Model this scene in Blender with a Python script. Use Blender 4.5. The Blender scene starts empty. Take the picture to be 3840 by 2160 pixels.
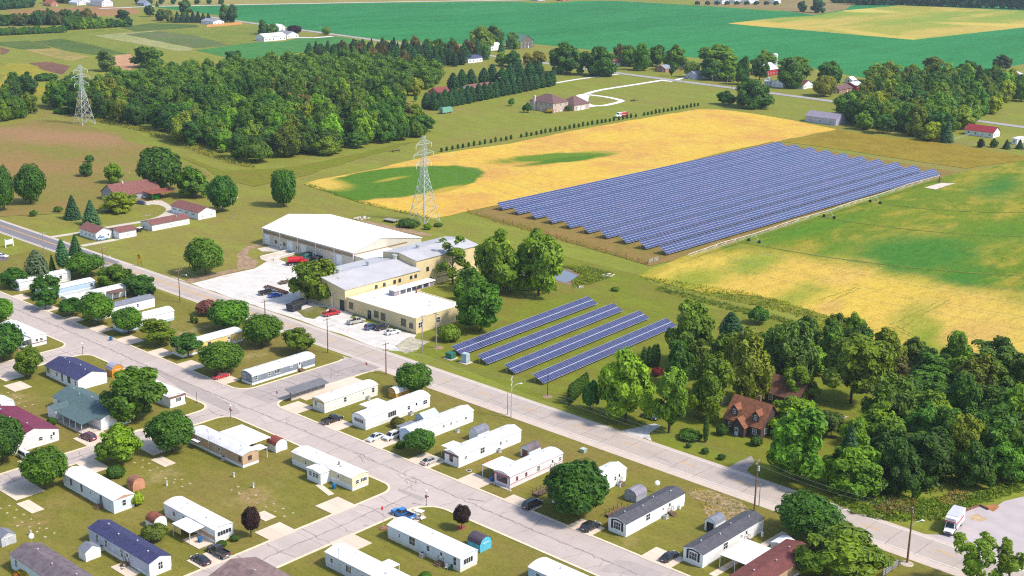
import bpy, math, random
from mathutils import Vector, Matrix
rnd = random.Random(11)
S = bpy.context.scene
COL = S.collection
R = math.radians
# ------------------------------------------------------------------ camera (drone at 122 m; X = south, Y = east)
HC, FPX, PITCH, ROLL, YAW = 122.0, 3315.0, R(16.4126), R(0.8), R(42.1468)
r_ = Vector((math.cos(YAW), math.sin(YAW), 0)); f_ = Vector((-math.sin(YAW), math.cos(YAW), 0)); u_ = Vector((0, 0, 1))
fwd = f_*math.cos(PITCH) - u_*math.sin(PITCH); up0 = f_*math.sin(PITCH) + u_*math.cos(PITCH)
rc = r_*math.cos(ROLL) + up0*math.sin(ROLL); uc = up0*math.cos(ROLL) - r_*math.sin(ROLL)
cam = bpy.data.cameras.new('camera'); camo = bpy.data.objects.new('camera', cam); COL.objects.link(camo)
camo.matrix_world = Matrix(((rc.x, uc.x, -fwd.x, 0), (rc.y, uc.y, -fwd.y, 0), (rc.z, uc.z, -fwd.z, HC), (0, 0, 0, 1)))
cam.sensor_width = 36; cam.lens = 36*FPX/2576; cam.clip_start = 1; cam.clip_end = 9000
S.camera = camo
# ------------------------------------------------------------------ sky, sun, exposure
SUN_EL, SUN_AZ = R(50), R(22)          # azimuth measured from +X towards +Y
W = bpy.data.worlds.new('World'); S.world = W; W.use_nodes = True
nt = W.node_tree; sky = nt.nodes.new('ShaderNodeTexSky'); sky.sky_type = 'NISHITA'; sky.sun_disc = False
sky.sun_elevation = SUN_EL; sky.sun_rotation = math.pi/2 - SUN_AZ; sky.dust_density = 1.5; sky.air_density = 1.0
nt.nodes['Background'].inputs[1].default_value = 0.15
nt.links.new(sky.outputs[0], nt.nodes['Background'].inputs[0])
sl = bpy.data.lights.new('sun', 'SUN'); sl.energy = 2.9; sl.angle = R(7); sl.color = (1, .93, .82)
so = bpy.data.objects.new('sun', sl); COL.objects.link(so)
sd = Vector((math.cos(SUN_EL)*math.cos(SUN_AZ), math.cos(SUN_EL)*math.sin(SUN_AZ), math.sin(SUN_EL)))
so.rotation_euler = sd.to_track_quat('Z', 'Y').to_euler(); so.location = (-150, 200, 300)
S.view_settings.view_transform = 'Standard'; S.view_settings.look = 'None'; S.view_settings.gamma = 1
S.view_settings.exposure = 0.66
S.render.engine = 'CYCLES'; S.cycles.max_bounces = 5; S.cycles.transparent_max_bounces = 4
S.cycles.use_denoising = False; S.cycles.filter_width = 1.15
# ------------------------------------------------------------------ photo pixel -> ground point
TX = (0, 960, 1920, 2840); TY = (0, 540, 1080, 1600)
def gp(px, py, h=0.0):
    x, y = px - 1288, py - 724.5
    c, s = math.cos(ROLL), math.sin(ROLL); x, y = x*c + y*s, -x*s + y*c
    d = r_*x - up0*y + fwd*FPX
    t = (HC - h)/-d.z
    return Vector((d.x*t, d.y*t))
def g(t, x, y, h=0.0):
    return gp((TX[t % 10] + x/2.576)*.67083, (TY[t//10] + y/2.576)*.67083, h)
def hgt(base, t, x, y):
    """height of a pixel that stands straight above a ground point"""
    px, py = (TX[t % 10] + x/2.576)*.67083 - 1288, (TY[t//10] + y/2.576)*.67083 - 724.5
    c, s = math.cos(ROLL), math.sin(ROLL); px, py = px*c + py*s, -px*s + py*c
    d = r_*px - up0*py + fwd*FPX
    dh = math.hypot(d.x, d.y)
    return HC + d.z*math.hypot(base[0], base[1])/dh
# ------------------------------------------------------------------ mesh helper
class MB:
    def __init__(s): s.v = []; s.f = []; s.m = []
    def poly(s, pts, m=0):
        n = len(s.v); s.v += [tuple(p) for p in pts]; s.f.append(tuple(range(n, n+len(pts)))); s.m.append(m); return s
    def box(s, x0, x1, y0, y1, z0, z1, m=0):
        n = len(s.v)
        s.v += [(x0,y0,z0),(x1,y0,z0),(x1,y1,z0),(x0,y1,z0),(x0,y0,z1),(x1,y0,z1),(x1,y1,z1),(x0,y1,z1)]
        for q in ((0,3,2,1),(4,5,6,7),(0,1,5,4),(1,2,6,5),(2,3,7,6),(3,0,4,7)):
            s.f.append(tuple(n+i for i in q)); s.m.append(m)
        return s
    def frustum(s, a, b, m=0):
        """two rings of equal length joined and capped"""
        n = len(s.v); k = len(a); s.v += [tuple(p) for p in a] + [tuple(p) for p in b]
        for i in range(k):
            j = (i+1) % k; s.f.append((n+i, n+j, n+k+j, n+k+i)); s.m.append(m)
        s.f.append(tuple(n+i for i in range(k-1, -1, -1))); s.f.append(tuple(n+k+i for i in range(k))); s.m += [m, m]
        return s
    def prism(s, pts, axis, lo, hi, m=0):
        """extrude an outline: axis x -> pts are (y,z); axis y -> (x,z); axis z -> (x,y)"""
        f = {'x': lambda p, t: (t, p[0], p[1]), 'y': lambda p, t: (p[0], t, p[1]), 'z': lambda p, t: (p[0], p[1], t)}[axis]
        return s.frustum([f(p, lo) for p in pts], [f(p, hi) for p in pts], m)
    def cyl(s, x, y, z0, z1, r0, r1=None, n=10, m=0):
        r1 = r0 if r1 is None else r1
        ring = lambda r, z: [(x+r*math.cos(i*2*math.pi/n), y+r*math.sin(i*2*math.pi/n), z) for i in range(n)]
        return s.frustum(ring(r0, z0), ring(r1, z1), m)
    def tube(s, p, q, r, r1=None, n=5, m=0):
        p, q = Vector(p), Vector(q); d = (q-p).normalized(); a = d.orthogonal().normalized(); b = d.cross(a)
        r1 = r if r1 is None else r1
        ring = lambda c, r: [c + a*r*math.cos(i*2*math.pi/n) + b*r*math.sin(i*2*math.pi/n) for i in range(n)]
        return s.frustum(ring(p, r), ring(q, r1), m)
    def ball(s, c, rx, ry, rz, n=10, k=6, m=0, z0=-1.0):
        rings = []
        for j in range(k+1):
            a = math.asin(z0) + (math.pi/2-math.asin(z0))*j/k; cr, z = math.cos(a), math.sin(a)
            rings.append([(c[0]+rx*cr*math.cos(i*2*math.pi/n), c[1]+ry*cr*math.sin(i*2*math.pi/n), c[2]+rz*z) for i in range(n)])
        b = len(s.v)
        for q in rings: s.v += q
        for j in range(k):
            for i in range(n):
                i2 = (i+1) % n; s.f.append((b+j*n+i, b+j*n+i2, b+(j+1)*n+i2, b+(j+1)*n+i)); s.m.append(m)
        return s
    def mesh(s, name, mats, smooth=False):
        me = bpy.data.meshes.new(name); me.from_pydata(s.v, [], s.f)
        for m in (mats if isinstance(mats, (list, tuple)) else [mats]): me.materials.append(m)
        if any(s.m): me.polygons.foreach_set('material_index', s.m)
        if smooth: me.polygons.foreach_set('use_smooth', [True]*len(s.f))
        me.update(); return me
    def build(s, name, mats, parent=None, loc=None, rz=0, smooth=False):
        return put(name, s.mesh(name, mats, smooth), parent, loc, rz)
def put(name, me, parent=None, loc=None, rz=0, col=None):
    o = bpy.data.objects.new(name, me); COL.objects.link(o)
    if parent: o.parent = parent
    if loc is not None: o.location = (loc[0], loc[1], loc[2] if len(loc) > 2 else 0)
    if rz: o.rotation_euler = (0, 0, rz)
    if col: o.color = (*col, 1)
    return o
def tag(o, label, cat, group=None):
    o['label'] = label; o['category'] = cat
    if group: o['group'] = group
    return o
def thing(name, label, cat, loc, rz=0, group=None):
    o = put(name, None, None, loc, rz); o.empty_display_size = .3
    return tag(o, label, cat, group)
def struct(o, kind='structure'):
    o['kind'] = kind; return o
def clone(root, loc=None, rz=None, label=None, group=None, col=None):
    c = root.copy(); COL.objects.link(c)
    if loc is not None: c.location = (loc[0], loc[1], loc[2] if len(loc) > 2 else 0)
    if rz is not None: c.rotation_euler = (0, 0, rz)
    if label: c['label'] = label
    if group: c['group'] = group
    for ch in list(root.children):
        k = ch.copy(); COL.objects.link(k); k.parent = c
        for s2 in list(ch.children):
            k2 = s2.copy(); COL.objects.link(k2); k2.parent = k
    return c
# ------------------------------------------------------------------ materials
MATS = {}
class NT:
    def __init__(s, name):
        s.m = bpy.data.materials.new(name); s.m.use_nodes = True; s.t = s.m.node_tree; s.n = s.t.nodes
        s.b = s.n['Principled BSDF']; s.pos = s.n.new('ShaderNodeNewGeometry').outputs['Position']
    def link(s, a, b): s.t.links.new(a, b)
    def val(s, x, sock):
        if hasattr(x, 'links'): s.link(x, sock)
        elif isinstance(x, (tuple, list)): sock.default_value = (*x, 1) if len(x) == 3 and len(sock.default_value) == 4 else x
        else: sock.default_value = x
    def noise(s, scale, detail=3, rough=.55, vec=None, dist=0, stretch=None, rot=0):
        v = vec or s.pos
        if stretch or rot:
            mp = s.n.new('ShaderNodeMapping'); s.link(v, mp.inputs[0])
            if stretch: mp.inputs['Scale'].default_value = stretch
            mp.inputs['Rotation'].default_value = (0, 0, rot); v = mp.outputs[0]
        n = s.n.new('ShaderNodeTexNoise'); s.link(v, n.inputs['Vector'])
        n.inputs['Scale'].default_value = scale; n.inputs['Detail'].default_value = detail
        n.inputs['Roughness'].default_value = rough; n.inputs['Distortion'].default_value = dist
        return n.outputs['Fac']
    def ramp(s, f, lo, hi, a=0.0, b=1.0, smooth=True):
        n = s.n.new('ShaderNodeMapRange'); n.interpolation_type = 'SMOOTHSTEP' if smooth else 'LINEAR'
        s.val(f, n.inputs[0]); n.inputs[1].default_value = lo; n.inputs[2].default_value = hi
        n.inputs[3].default_value = a; n.inputs[4].default_value = b; return n.outputs[0]
    def mix(s, f, a, b, mode='MIX'):
        n = s.n.new('ShaderNodeMix'); n.data_type = 'RGBA'; n.blend_type = mode
        s.val(f, n.inputs[0]); s.val(a, n.inputs[6]); s.val(b, n.inputs[7]); return n.outputs[2]
    def math(s, op, a, b=0.0, c=0.0):
        n = s.n.new('ShaderNodeMath'); n.operation = op; s.val(a, n.inputs[0]); s.val(b, n.inputs[1]); s.val(c, n.inputs[2]); return n.outputs[0]
    def sep(s, v=None):
        n = s.n.new('ShaderNodeSeparateXYZ'); s.link(v or s.pos, n.inputs[0]); return n.outputs
    def bump(s, h, strength=.3, dist=.1):
        n = s.n.new('ShaderNodeBump'); n.inputs['Strength'].default_value = strength; n.inputs['Distance'].default_value = dist
        s.link(h, n.inputs['Height']); s.link(n.outputs[0], s.b.inputs['Normal'])
    def done(s, col, rough=.8, spec=.25, metal=0.0):
        s.val(col, s.b.inputs['Base Color']); s.val(rough, s.b.inputs['Roughness'])
        s.b.inputs['Specular IOR Level'].default_value = spec; s.b.inputs['Metallic'].default_value = metal
        return s.m
def sc(c, k): return tuple(min(1, x*k) for x in c)
def M(name, col=None, rough=.75, var=.14, scale=.9, spec=.25, metal=0.0, dirt=None, dirt_amt=.5, ribs=None, bump=0):
    """plain surface: colour with uneven wear; dirt = colour of blotches; ribs = (axis, period) corrugation"""
    if name in MATS: return MATS[name]
    n = NT(name); c = n.mix(n.ramp(n.noise(scale, 4), .3, .7), sc(col, 1-var), sc(col, 1+var))
    if dirt:
        c = n.mix(n.ramp(n.noise(scale*.45, 5, .7), .48, .75, 0, dirt_amt), c, dirt)
    if ribs:
        p = n.sep()[ribs[0]]; w = n.math('SINE', n.math('MULTIPLY', p, 2*math.pi/ribs[1]))
        n.bump(w, .5, .03)
    elif bump: n.bump(n.noise(scale*6, 3), bump, .05)
    MATS[name] = n.done(c, rough, spec, metal); return MATS[name]
def m_paint(name='vehicle_paint', rough=.22):
    if name in MATS: return MATS[name]
    n = NT(name); oi = n.n.new('ShaderNodeObjectInfo'); n.b.inputs['Coat Weight'].default_value = .5; n.b.inputs['Coat Roughness'].default_value = .08
    MATS[name] = n.done(n.mix(n.ramp(n.noise(2.0, 3), .3, .8, 0, .12), oi.outputs['Color'], (.3, .27, .22)), rough, .5); return MATS[name]
def m_leaf():
    if 'foliage' in MATS: return MATS['foliage']
    n = NT('foliage'); oi = n.n.new('ShaderNodeObjectInfo'); ge = n.n.new('ShaderNodeNewGeometry')
    isl = ge.outputs['Random Per Island']
    c = n.mix(n.ramp(isl, 0, 1, 0, 1, False), (1.35, 1.6, .95), (3.1, 3.4, 1.9), 'MIX')
    c = n.mix(1.0, c, oi.outputs['Color'], 'MULTIPLY')
    br = n.mix(n.ramp(n.noise(.55, 2), .45, .7, 0, .55), c, (1.35, 1.28, .75), 'MULTIPLY')      # sun-bleached shoots
    br = n.mix(n.ramp(oi.outputs['Random'], 0, 1, -.02, .22, False), br, (.05, .05, .012))
    br = n.mix(n.ramp(n.noise(.13, 2), .42, .6, 0, .75), br, n.mix(1.0, br, (1.32, 1.3, .8), 'MULTIPLY'))      # crowns of different species and age
    br = n.mix(n.ramp(n.noise(.09, 2, vec=None, stretch=(1, 1, .5), rot=1.1), .52, .66, 0, .6), br, n.mix(1.0, br, (.62, .78, .85), 'MULTIPLY'))
    n.done(br, .55, .3)
    tr = n.n.new('ShaderNodeBsdfTranslucent'); n.link(br, tr.inputs[0]); mx = n.n.new('ShaderNodeMixShader'); mx.inputs[0].default_value = .42
    n.link(n.b.outputs[0], mx.inputs[1]); n.link(tr.outputs[0], mx.inputs[2]); n.link(mx.outputs[0], n.n['Material Output'].inputs[0])
    MATS['foliage'] = n.m; return n.m
WHITE = M('white_siding', (.78, .79, .80), .55, .05, .7, dirt=(.60, .59, .55), dirt_amt=.35)
WROOF = M('white_roof', (.80, .80, .80), .5, .05, .5, dirt=(.58, .55, .52), dirt_amt=.45)
GLASS = M('window_glass', (.035, .045, .06), .08, .3, .8, .6)
TRIMW = M('white_trim', (.80, .80, .79), .5, .04, 2)
CONC = M('concrete', (.56, .49, .42), .85, .12, .5, dirt=(.40, .34, .29), dirt_amt=.4)
WOOD = M('weathered_wood', (.16, .105, .065), .85, .25, 3)
TYRE = M('tyre_rubber', (.018, .018, .02), .8, .2)
RIM = M('wheel_rim', (.45, .46, .48), .35, .1, metal=.7)
STEEL = M('galvanised_steel', (.50, .52, .52), .5, .1, 2, metal=.3)
DARK = M('dark_metal', (.04, .04, .045), .5, .2)
BARK = M('bark', (.075, .055, .04), .9, .3, 3)
LAMPW = M('lamp_globe', (.85, .85, .83), .3, .02)
SOIL = M('bare_soil', (.30, .20, .12), .95, .25, .6)
# ------------------------------------------------------------------ ground, fields, lots
def m_grass(name, a, b, brown, k=1.0, pat=.012, lo=.42, hi=.68, fine=.5, blobs=()):
    n = NT(name); c = n.mix(n.ramp(n.noise(.035*k, 6, .65), .40, .60), a, b)
    c = n.mix(n.ramp(n.noise(pat, 6, .68), lo, hi, 0, .85), c, brown)
    for (p0, rx, ry, col) in blobs: c = n.mix(n.math('MULTIPLY', blob_mask(n, p0, rx, ry, 0, .9, .9, .12), n.ramp(n.noise(.35, 4, .7), .36, .6)), c, col)
    c = n.mix(n.ramp(n.noise(.12*k, 5, .75, stretch=(.4, 1, 1), rot=.2), .44, .62, 0, .55), c, sc(a, 1.32))
    c = n.mix(n.ramp(n.noise(.5*k, 4, .8), .45, .64, 0, fine), c, sc(b, .66))
    c = n.mix(n.ramp(n.noise(2.5, 3, .8), .44, .62, 0, fine), c, sc(a, 1.4))
    n.bump(n.noise(3.0, 3, .8), .3, .25)
    return n.done(c, .95, .1)
def blob_mask(n, p0, rx, ry, rot=0, edge=.35, wob=.6, nscale=.03):
    """soft uneven patch, centred on a ground point, metres"""
    mp = n.n.new('ShaderNodeMapping'); mp.vector_type = 'TEXTURE'; n.link(n.pos, mp.inputs[0])
    mp.inputs['Location'].default_value = (p0[0], p0[1], 0); mp.inputs['Rotation'].default_value = (0, 0, rot); mp.inputs['Scale'].default_value = (rx, ry, 1e6)
    ln = n.n.new('ShaderNodeVectorMath'); ln.operation = 'LENGTH'; n.link(mp.outputs[0], ln.inputs[0])
    d = n.math('ADD', ln.outputs['Value'], n.math('MULTIPLY', n.math('SUBTRACT', n.noise(nscale, 4, .65), .5), wob*2))
    return n.ramp(d, 1-edge, 1+edge*.3, 1, 0)
def m_crop(name, a, b, c2, s1=.02, s2=.25, blobs=(), amt=.7, rows=None, fine=.35, stretch=None, rot=0):
    n = NT(name); c = n.mix(n.ramp(n.noise(s1, 6, .66, stretch=stretch, rot=rot), .40, .60), a, b)
    c = n.mix(n.ramp(n.noise(s1*2.3, 6, .72, dist=.4, stretch=stretch, rot=rot), .46, .60, 0, amt), c, c2)
    for (p0, rx, ry, rt, col, *ex) in blobs:
        c = n.mix(blob_mask(n, p0, rx, ry, rt, *(ex or ())), c, col)
    dk = n.mix(1.0, c, (.70, .72, .62), 'MULTIPLY'); lt = n.mix(1.0, c, (1.3, 1.25, 1.1), 'MULTIPLY')
    c = n.mix(n.ramp(n.noise(s2, 5, .8, stretch=stretch, rot=rot), .44, .60, 0, min(1, fine*2)), c, dk)
    c = n.mix(n.ramp(n.noise(s2*4, 3, .8), .46, .62, 0, min(1, fine*1.8)), c, lt)
    if rows:
        ax, per, k = rows
        w = n.math('SINE', n.math('MULTIPLY', n.sep()[ax], 2*math.pi/per)); c = n.mix(n.ramp(w, -.4, .8, 0, k), c, sc(a, .55))
    n.bump(n.noise(1.6, 3, .8), .5, .4)
    return n.done(c, .95, .08)
ZL = [0.015]; STEP = [.004]
def sheet(name, pts, mat, z=None, wob=0, step=14):
    """flat sheet over a ground outline; wob roughens its edge"""
    if z is None: ZL[0] += STEP[0]; z = ZL[0]
    if wob:
        out = []; rr = random.Random(len(pts)*7 + int(abs(pts[0][0])))
        for i, p in enumerate(pts):
            q = pts[(i+1) % len(pts)]; L = (Vector(q)-Vector(p)).length; k = max(1, int(L/step)); nrm = Vector((-(q[1]-p[1]), q[0]-p[0]))/max(L, .01)
            for j in range(k):
                w = rr.uniform(-wob, wob) if j else 0
                out.append(Vector(p).lerp(Vector(q), j/k) + nrm*w)
        pts = out
    return struct(MB().poly([(p[0], p[1], z) for p in pts]).build(name, mat))
def D(*xy): return [gp(x, y) for x, y in xy]
def T(t, *xy): return [g(t, x, y) for x, y in xy]
GREEN, OLIVE, TAN = (.105, .135, .014), (.150, .128, .022), (.215, .140, .052)
ground = struct(MB().poly([(-5200, -900, 0), (700, -900, 0), (700, 6200, 0), (-5200, 6200, 0)]).build('ground', m_grass('rough_grass', (.172, .196, .024), (.188, .178, .030), (.225, .165, .050), 1, .006, .46, .62, .45)))
sheet('park_lawn', [(-430, 60), (-40, 60), (-40, 224), (-430, 224)], m_grass('park_lawn_grass', (.168, .150, .028), (.138, .140, .018), (.200, .142, .045), 1.6, .03, .46, .62, .5, [(g(30, 1530, 470), 4, 6, (.40, .28, .15)), (g(30, 2440, 660), 4, 8, (.34, .21, .11)), (g(31, 60, 740), 5, 5, (.32, .2, .1)), (g(30, 300, 950), 5, 9, (.27, .18, .07)), (g(20, 110, 1080), 4, 7, (.36, .23, .12)), (g(20, 1860, 410), 2.5, 9, (.46, .33, .22)), (g(20, 2480, 640), 2.5, 8, (.46, .33, .22)), (g(30, 650, 700), 4, 8, (.25, .18, .07)), (g(32, 1100, 1130), 3, 6, (.27, .2, .08)), (g(20, 1650, 380), 4, 8, (.24, .17, .07))]))
sheet('roadside_lawn', D((1040, 880), (1175, 660), (1400, 640), (1600, 690), (1760, 770), (2080, 830), (2240, 900), (2576, 980), (2576, 1100), (2030, 1260)), m_grass('roadside_lawn_grass', (.140, .168, .014), (.155, .148, .020), (.185, .140, .035), 1.3, .02, .5, .66, .45))
# far fields
SOY = m_crop('far_soybeans', (.026, .190, .055), (.021, .165, .048), (.034, .205, .062), .004, .05, amt=.6, fine=.3, stretch=(1, .25, 1), rot=.1)
sheet('soybean_field', D((390, 18), (671, 12), (960, 7), (1288, 4), (1366, 8), (1470, 2), (1548, 2), (1757, 14), (1959, 28), (2576, -20), (2760, 40), (2760, 150), (2576, 161), (2457, 182), (2178, 197), (2030, 170), (1725, 143), (1538, 131), (1340, 110), (1191, 112), (1071, 107), (956, 99), (878, 89), (764, 74), (671, 60), (596, 50), (560, 40), (420, 22)), SOY)
FY = m_crop('far_yellow_crop', (.30, .29, .045), (.20, .27, .035), (.46, .34, .08), .006, .06, amt=.8, fine=.15, stretch=(1, .3, 1), rot=.15,
            blobs=[(gp(1890, 60), 60, 34, .4, (.50, .35, .07), .6, .4), (gp(2230, 92), 120, 18, -.45, (.46, .36, .07), .6, .4), (gp(2500, 62), 70, 24, .5, (.50, .38, .08), .6, .5), (gp(2150, 25), 60, 40, 0, (.48, .40, .09), .6, .5)])
sheet('ripening_field', D((1831, 59), (1959, 44), (2046, 40), (2126, 26), (2218, 18), (2267, 13), (2576, 27), (2700, 33), (2700, 55), (2576, 69), (2298, 100), (1905, 66)), FY, wob=.5)
sheet('stubble_field', D((1740, -4), (1905, 0), (2160, 3), (2126, 24), (2046, 38), (2014, 33), (1959, 26), (1757, 12)), m_crop('stubble', (.22, .155, .075), (.26, .19, .085), (.2, .19, .06), .01))
sheet('dry_verge', D((390, 0), (1330, -12), (1300, 0), (960, 4), (671, 9), (390, 14)), m_crop('dry_verge_grass', (.28, .24, .07), (.22, .21, .05), (.3, .25, .09), .01))
sheet('brown_field', T(0, (40, 115), (480, 80), (1000, 62), (1360, 88), (1340, 130), (1140, 150), (880, 165), (560, 120), (200, 135)), m_crop('ploughed_tan', (.32, .17, .075), (.29, .155, .07), (.26, .15, .06), .01), wob=2)
# market-garden strips, top left
CG = [m_crop('crop_strip_%s' % k, a, b, c, .02, .15, rows=rw) for k, a, b, c, rw in (
    ('lime', (.17, .20, .03), (.145, .185, .026), (.20, .20, .045), None), ('moss', (.085, .135, .028), (.07, .12, .024), (.12, .14, .04), (0, 7, .25)),
    ('pale', (.27, .28, .11), (.23, .26, .09), (.33, .30, .16), None), ('sage', (.11, .15, .05), (.09, .14, .04), (.16, .15, .07), (0, 6, .2)),
    ('green', (.055, .19, .045), (.045, .17, .04), (.07, .19, .05), None), ('straw', (.34, .26, .09), (.28, .22, .06), (.2, .2, .05), (0, 8, .3)),
    ('soil', (.14, .07, .055), (.165, .085, .06), (.19, .10, .06), None), ('tan', (.44, .24, .14), (.40, .22, .125), (.47, .28, .17), None), ('weeds', (.34, .25, .02), (.23, .22, .02), (.20, .23, .03), None))]
def strip(i, t, *xy, wob=1.2): sheet('crop_field', T(t, *xy), CG[i], wob=wob)
strip(0, 0, (0, 370), (700, 300), (1130, 275), (1250, 300), (900, 345), (1300, 430), (1120, 500), (900, 470), (600, 370), (0, 405))
strip(1, 0, (310, 400), (600, 372), (1130, 490), (1280, 520), (900, 530), (640, 490))
strip(1, 0, (0, 408), (280, 392), (500, 465), (230, 480), (0, 440))
strip(5, 0, (230, 482), (500, 466), (860, 545), (700, 590), (480, 550))
strip(0, 0, (850, 415), (1020, 395), (1330, 445), (1240, 520), (1130, 500))
strip(2, 0, (915, 345), (1200, 330), (1870, 468), (1840, 490), (1690, 490), (1340, 425))
strip(3, 0, (1200, 326), (1520, 297), (1900, 350), (2230, 440), (1880, 466))
strip(1, 0, (1160, 265), (1450, 225), (1900, 240), (1930, 262), (1300, 305))
strip(0, 0, (1530, 297), (2000, 262), (2480, 255), (2560, 330), (2490, 390), (2230, 436), (1900, 348))
sheet('crop_field', T(0, (1880, 485), (2240, 440), (2500, 405)) + T(1, (30, 408), (250, 405), (400, 372), (760, 352), (1100, 402), (740, 450), (330, 525), (0, 570)) + T(0, (2440, 575), (2160, 548)), CG[4], wob=1)
strip(6, 0, (280, 610), (480, 598), (680, 640), (600, 720), (400, 665))
strip(7, 0, (1110, 540), (1260, 520), (1330, 640), (1180, 720), (1090, 690))
strip(6, 0, (0, 455), (100, 490), (40, 525), (0, 525))
strip(8, 0, (0, 610), (270, 620), (560, 720), (560, 880), (380, 950), (0, 850), wob=4)
sheet('farm_track', T(0, (915, 342), (1200, 320), (1510, 298), (1515, 303), (1210, 331), (920, 349)), CG[2])
# meadow with reddish dry patches, left
sheet('dry_meadow', D((-120, 350), (0, 318), (110, 300), (235, 320), (420, 380), (530, 440), (470, 470), (300, 520), (110, 540), (0, 545), (-150, 520)), m_crop('meadow', (.185, .178, .034), (.215, .168, .045), (.255, .155, .060), .02, .3, amt=.6, fine=.22,
      blobs=[(gp(150, 345), 75, 26, .5, (.30, .172, .085), .9, .6), (gp(60, 420), 45, 25, .3, (.26, .16, .06), .9, .6), (gp(380, 330), 60, 20, -.4, (.17, .19, .026), .8, .5)]), wob=4)
sheet('mown_strip', D((420, 385), (560, 430), (690, 425), (860, 395), (1000, 362), (1060, 355), (900, 400), (780, 440), (640, 470), (540, 440)), m_crop('mown_grass', (.145, .175, .014), (.165, .165, .018), (.185, .155, .026), .03, .3), wob=3)
# orange soybean field with green patches
YF = m_crop('ripe_soybeans', (.57, .37, .06), (.51, .285, .075), (.57, .41, .07), .02, .3, amt=.7, fine=.32,
            blobs=[(gp(1000, 458), 26, 50, .02, (.075, .165, .012), .10, .3), (gp(1118, 458), 13, 18, .2, (.075, .165, .012), .12, .3), (gp(950, 445), 13, 26, .1, (.075, .165, .012), .12, .3),
                   (gp(1120, 478), 4, 16, .1, (.38, .28, .04), .6, .5), (gp(980, 452), 3, 12, 0, (.30, .26, .03), .6, .5),
                   (gp(1395, 396), 11, 38, -.36, (.11, .19, .014), .4, .5, .06), (gp(1430, 402), 6, 30, -.2, (.07, .16, .012), .4, .5, .06), (gp(1835, 386), 5, 26, 0, (.20, .24, .02), .6, .5),
                   (gp(800, 465), 18, 14, .3, (.52, .36, .07), .6, .5)])
sheet('ripe_soybean_field', D((764, 463), (900, 508), (1087, 551), (1175, 532), (1253, 516), (1968, 354), (2106, 326), (1959, 297), (1850, 280), (1809, 276), (1757, 275), (1500, 318), (1288, 361), (1110, 386), (1032, 404), (950, 425), (870, 440), (800, 452)), YF, wob=1.0, step=9)
# dry corn, array yard, big irrigated field
sheet('dry_corn_field', D((2106, 328), (2382, 362), (2576, 392), (2650, 400), (2576, 404), (2430, 424), (2348, 412), (2140, 380), (1968, 357)), m_crop('dry_corn', (.25, .185, .02), (.21, .155, .016), (.27, .215, .03), .05, .5, amt=.6, fine=.55, rows=(1, 1.6, .25)), wob=.6)
sheet('array_yard', [(-262, 361), (-364, 375), (-366, 610), (-258, 602), (-254, 480), (-257, 400)], m_crop('array_yard_grass', (.25, .155, .055), (.21, .15, .04), (.17, .155, .03), .05, .5, amt=.6), wob=.5)
pv = gp(2366, 450)
BF = m_crop('irrigated_beans', (.145, .190, .012), (.105, .170, .010), (.30, .245, .030), .02, .35, amt=.8, fine=.42, stretch=(1, .4, 1), rot=.35, blobs=[
    (g(13, 1500, 1080), 26, 58, .1, (.05, .16, .018), .7, .55), (g(13, 2350, 420), 14, 34, .2, (.055, .16, .02), .8, .5), (g(13, 500, 820), 10, 50, -.1, (.085, .18, .012), .8, .5), (g(13, 1900, 1330), 14, 40, .2, (.05, .16, .015), .8, .5),
    (g(13, 2400, 850), 18, 30, 0, (.09, .18, .012), .8, .5), (g(13, 700, 1080), 9, 26, .3, (.09, .18, .012), .7, .5),
    (g(12, 1950, 1300), 26, 48, .1, (.50, .37, .06), .5, .5), (g(23, 300, 30), 34, 44, .1, (.52, .35, .065), .5, .5), (g(13, 300, 1330), 26, 50, .1, (.51, .35, .065), .5, .5), (g(23, 1100, 160), 30, 50, .15, (.52, .37, .06), .5, .45), (g(23, 1900, 420), 30, 55, .2, (.52, .345, .07), .5, .45), (g(23, 2600, 500), 34, 50, .2, (.50, .36, .07), .5, .45),
    (g(12, 2350, 1160), 10, 26, .2, (.22, .26, .03), .9, .9), (g(23, 300, 120), 8, 30, .1, (.24, .26, .03), .9, .9), (g(12, 1700, 1330), 10, 24, .1, (.25, .27, .03), .9, .9), (g(23, 1500, 300), 9, 30, .3, (.30, .28, .04), .9, .9), (g(23, 1700, 620), 6, 40, .5, (.2, .24, .02), .9, .9), (g(23, 2000, 430), 6, 18, .1, (.47, .31, .08), .8, .6), (g(23, 700, 190), 5, 12, .1, (.47, .31, .08), .8, .6), (g(23, 2250, 440), 7, 16, .1, (.47, .31, .08), .8, .6), (g(13, 850, 1290), 7, 16, 0, (.51, .34, .08), .8, .6)])
sheet('irrigated_field', D((1606, 694), (1640, 675), (1720, 645), (1809, 622), (1905, 590), (2100, 525), (2191, 496), (2330, 458), (2426, 432), (2576, 404), (2700, 385), (2800, 700), (2700, 985), (2576, 945), (2373, 910), (2217, 868), (2139, 832), (2087, 797), (1983, 766), (1905, 745), (1760, 735), (1680, 715)), BF, wob=1.2, step=7)
WT = M('wheel_track_green', (.12, .145, .014), .95, .3, .5)
for rad_px, a0, a1 in (((13, 600, 1085), -8, 62), ((13, 1400, 822), -14, 60), ((13, 1700, 635), -20, 55)):
    q = g(*rad_px); rr = (q-pv).length; b = MB(); base = math.atan2(q.y-pv.y, q.x-pv.x)
    for k in range(60):
        t0, t1 = [base + R(-18 + (58)*(k+j)/60) for j in (0, 1)]
        w = .35 + .25*rnd.random()
        b.poly([(pv.x+(rr+s*w)*math.cos(t), pv.y+(rr+s*w)*math.sin(t), .2) for t, s in ((t0, -1), (t0, 1), (t1, 1), (t1, -1))])
    struct(b.build('wheel_track', WT))
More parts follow.
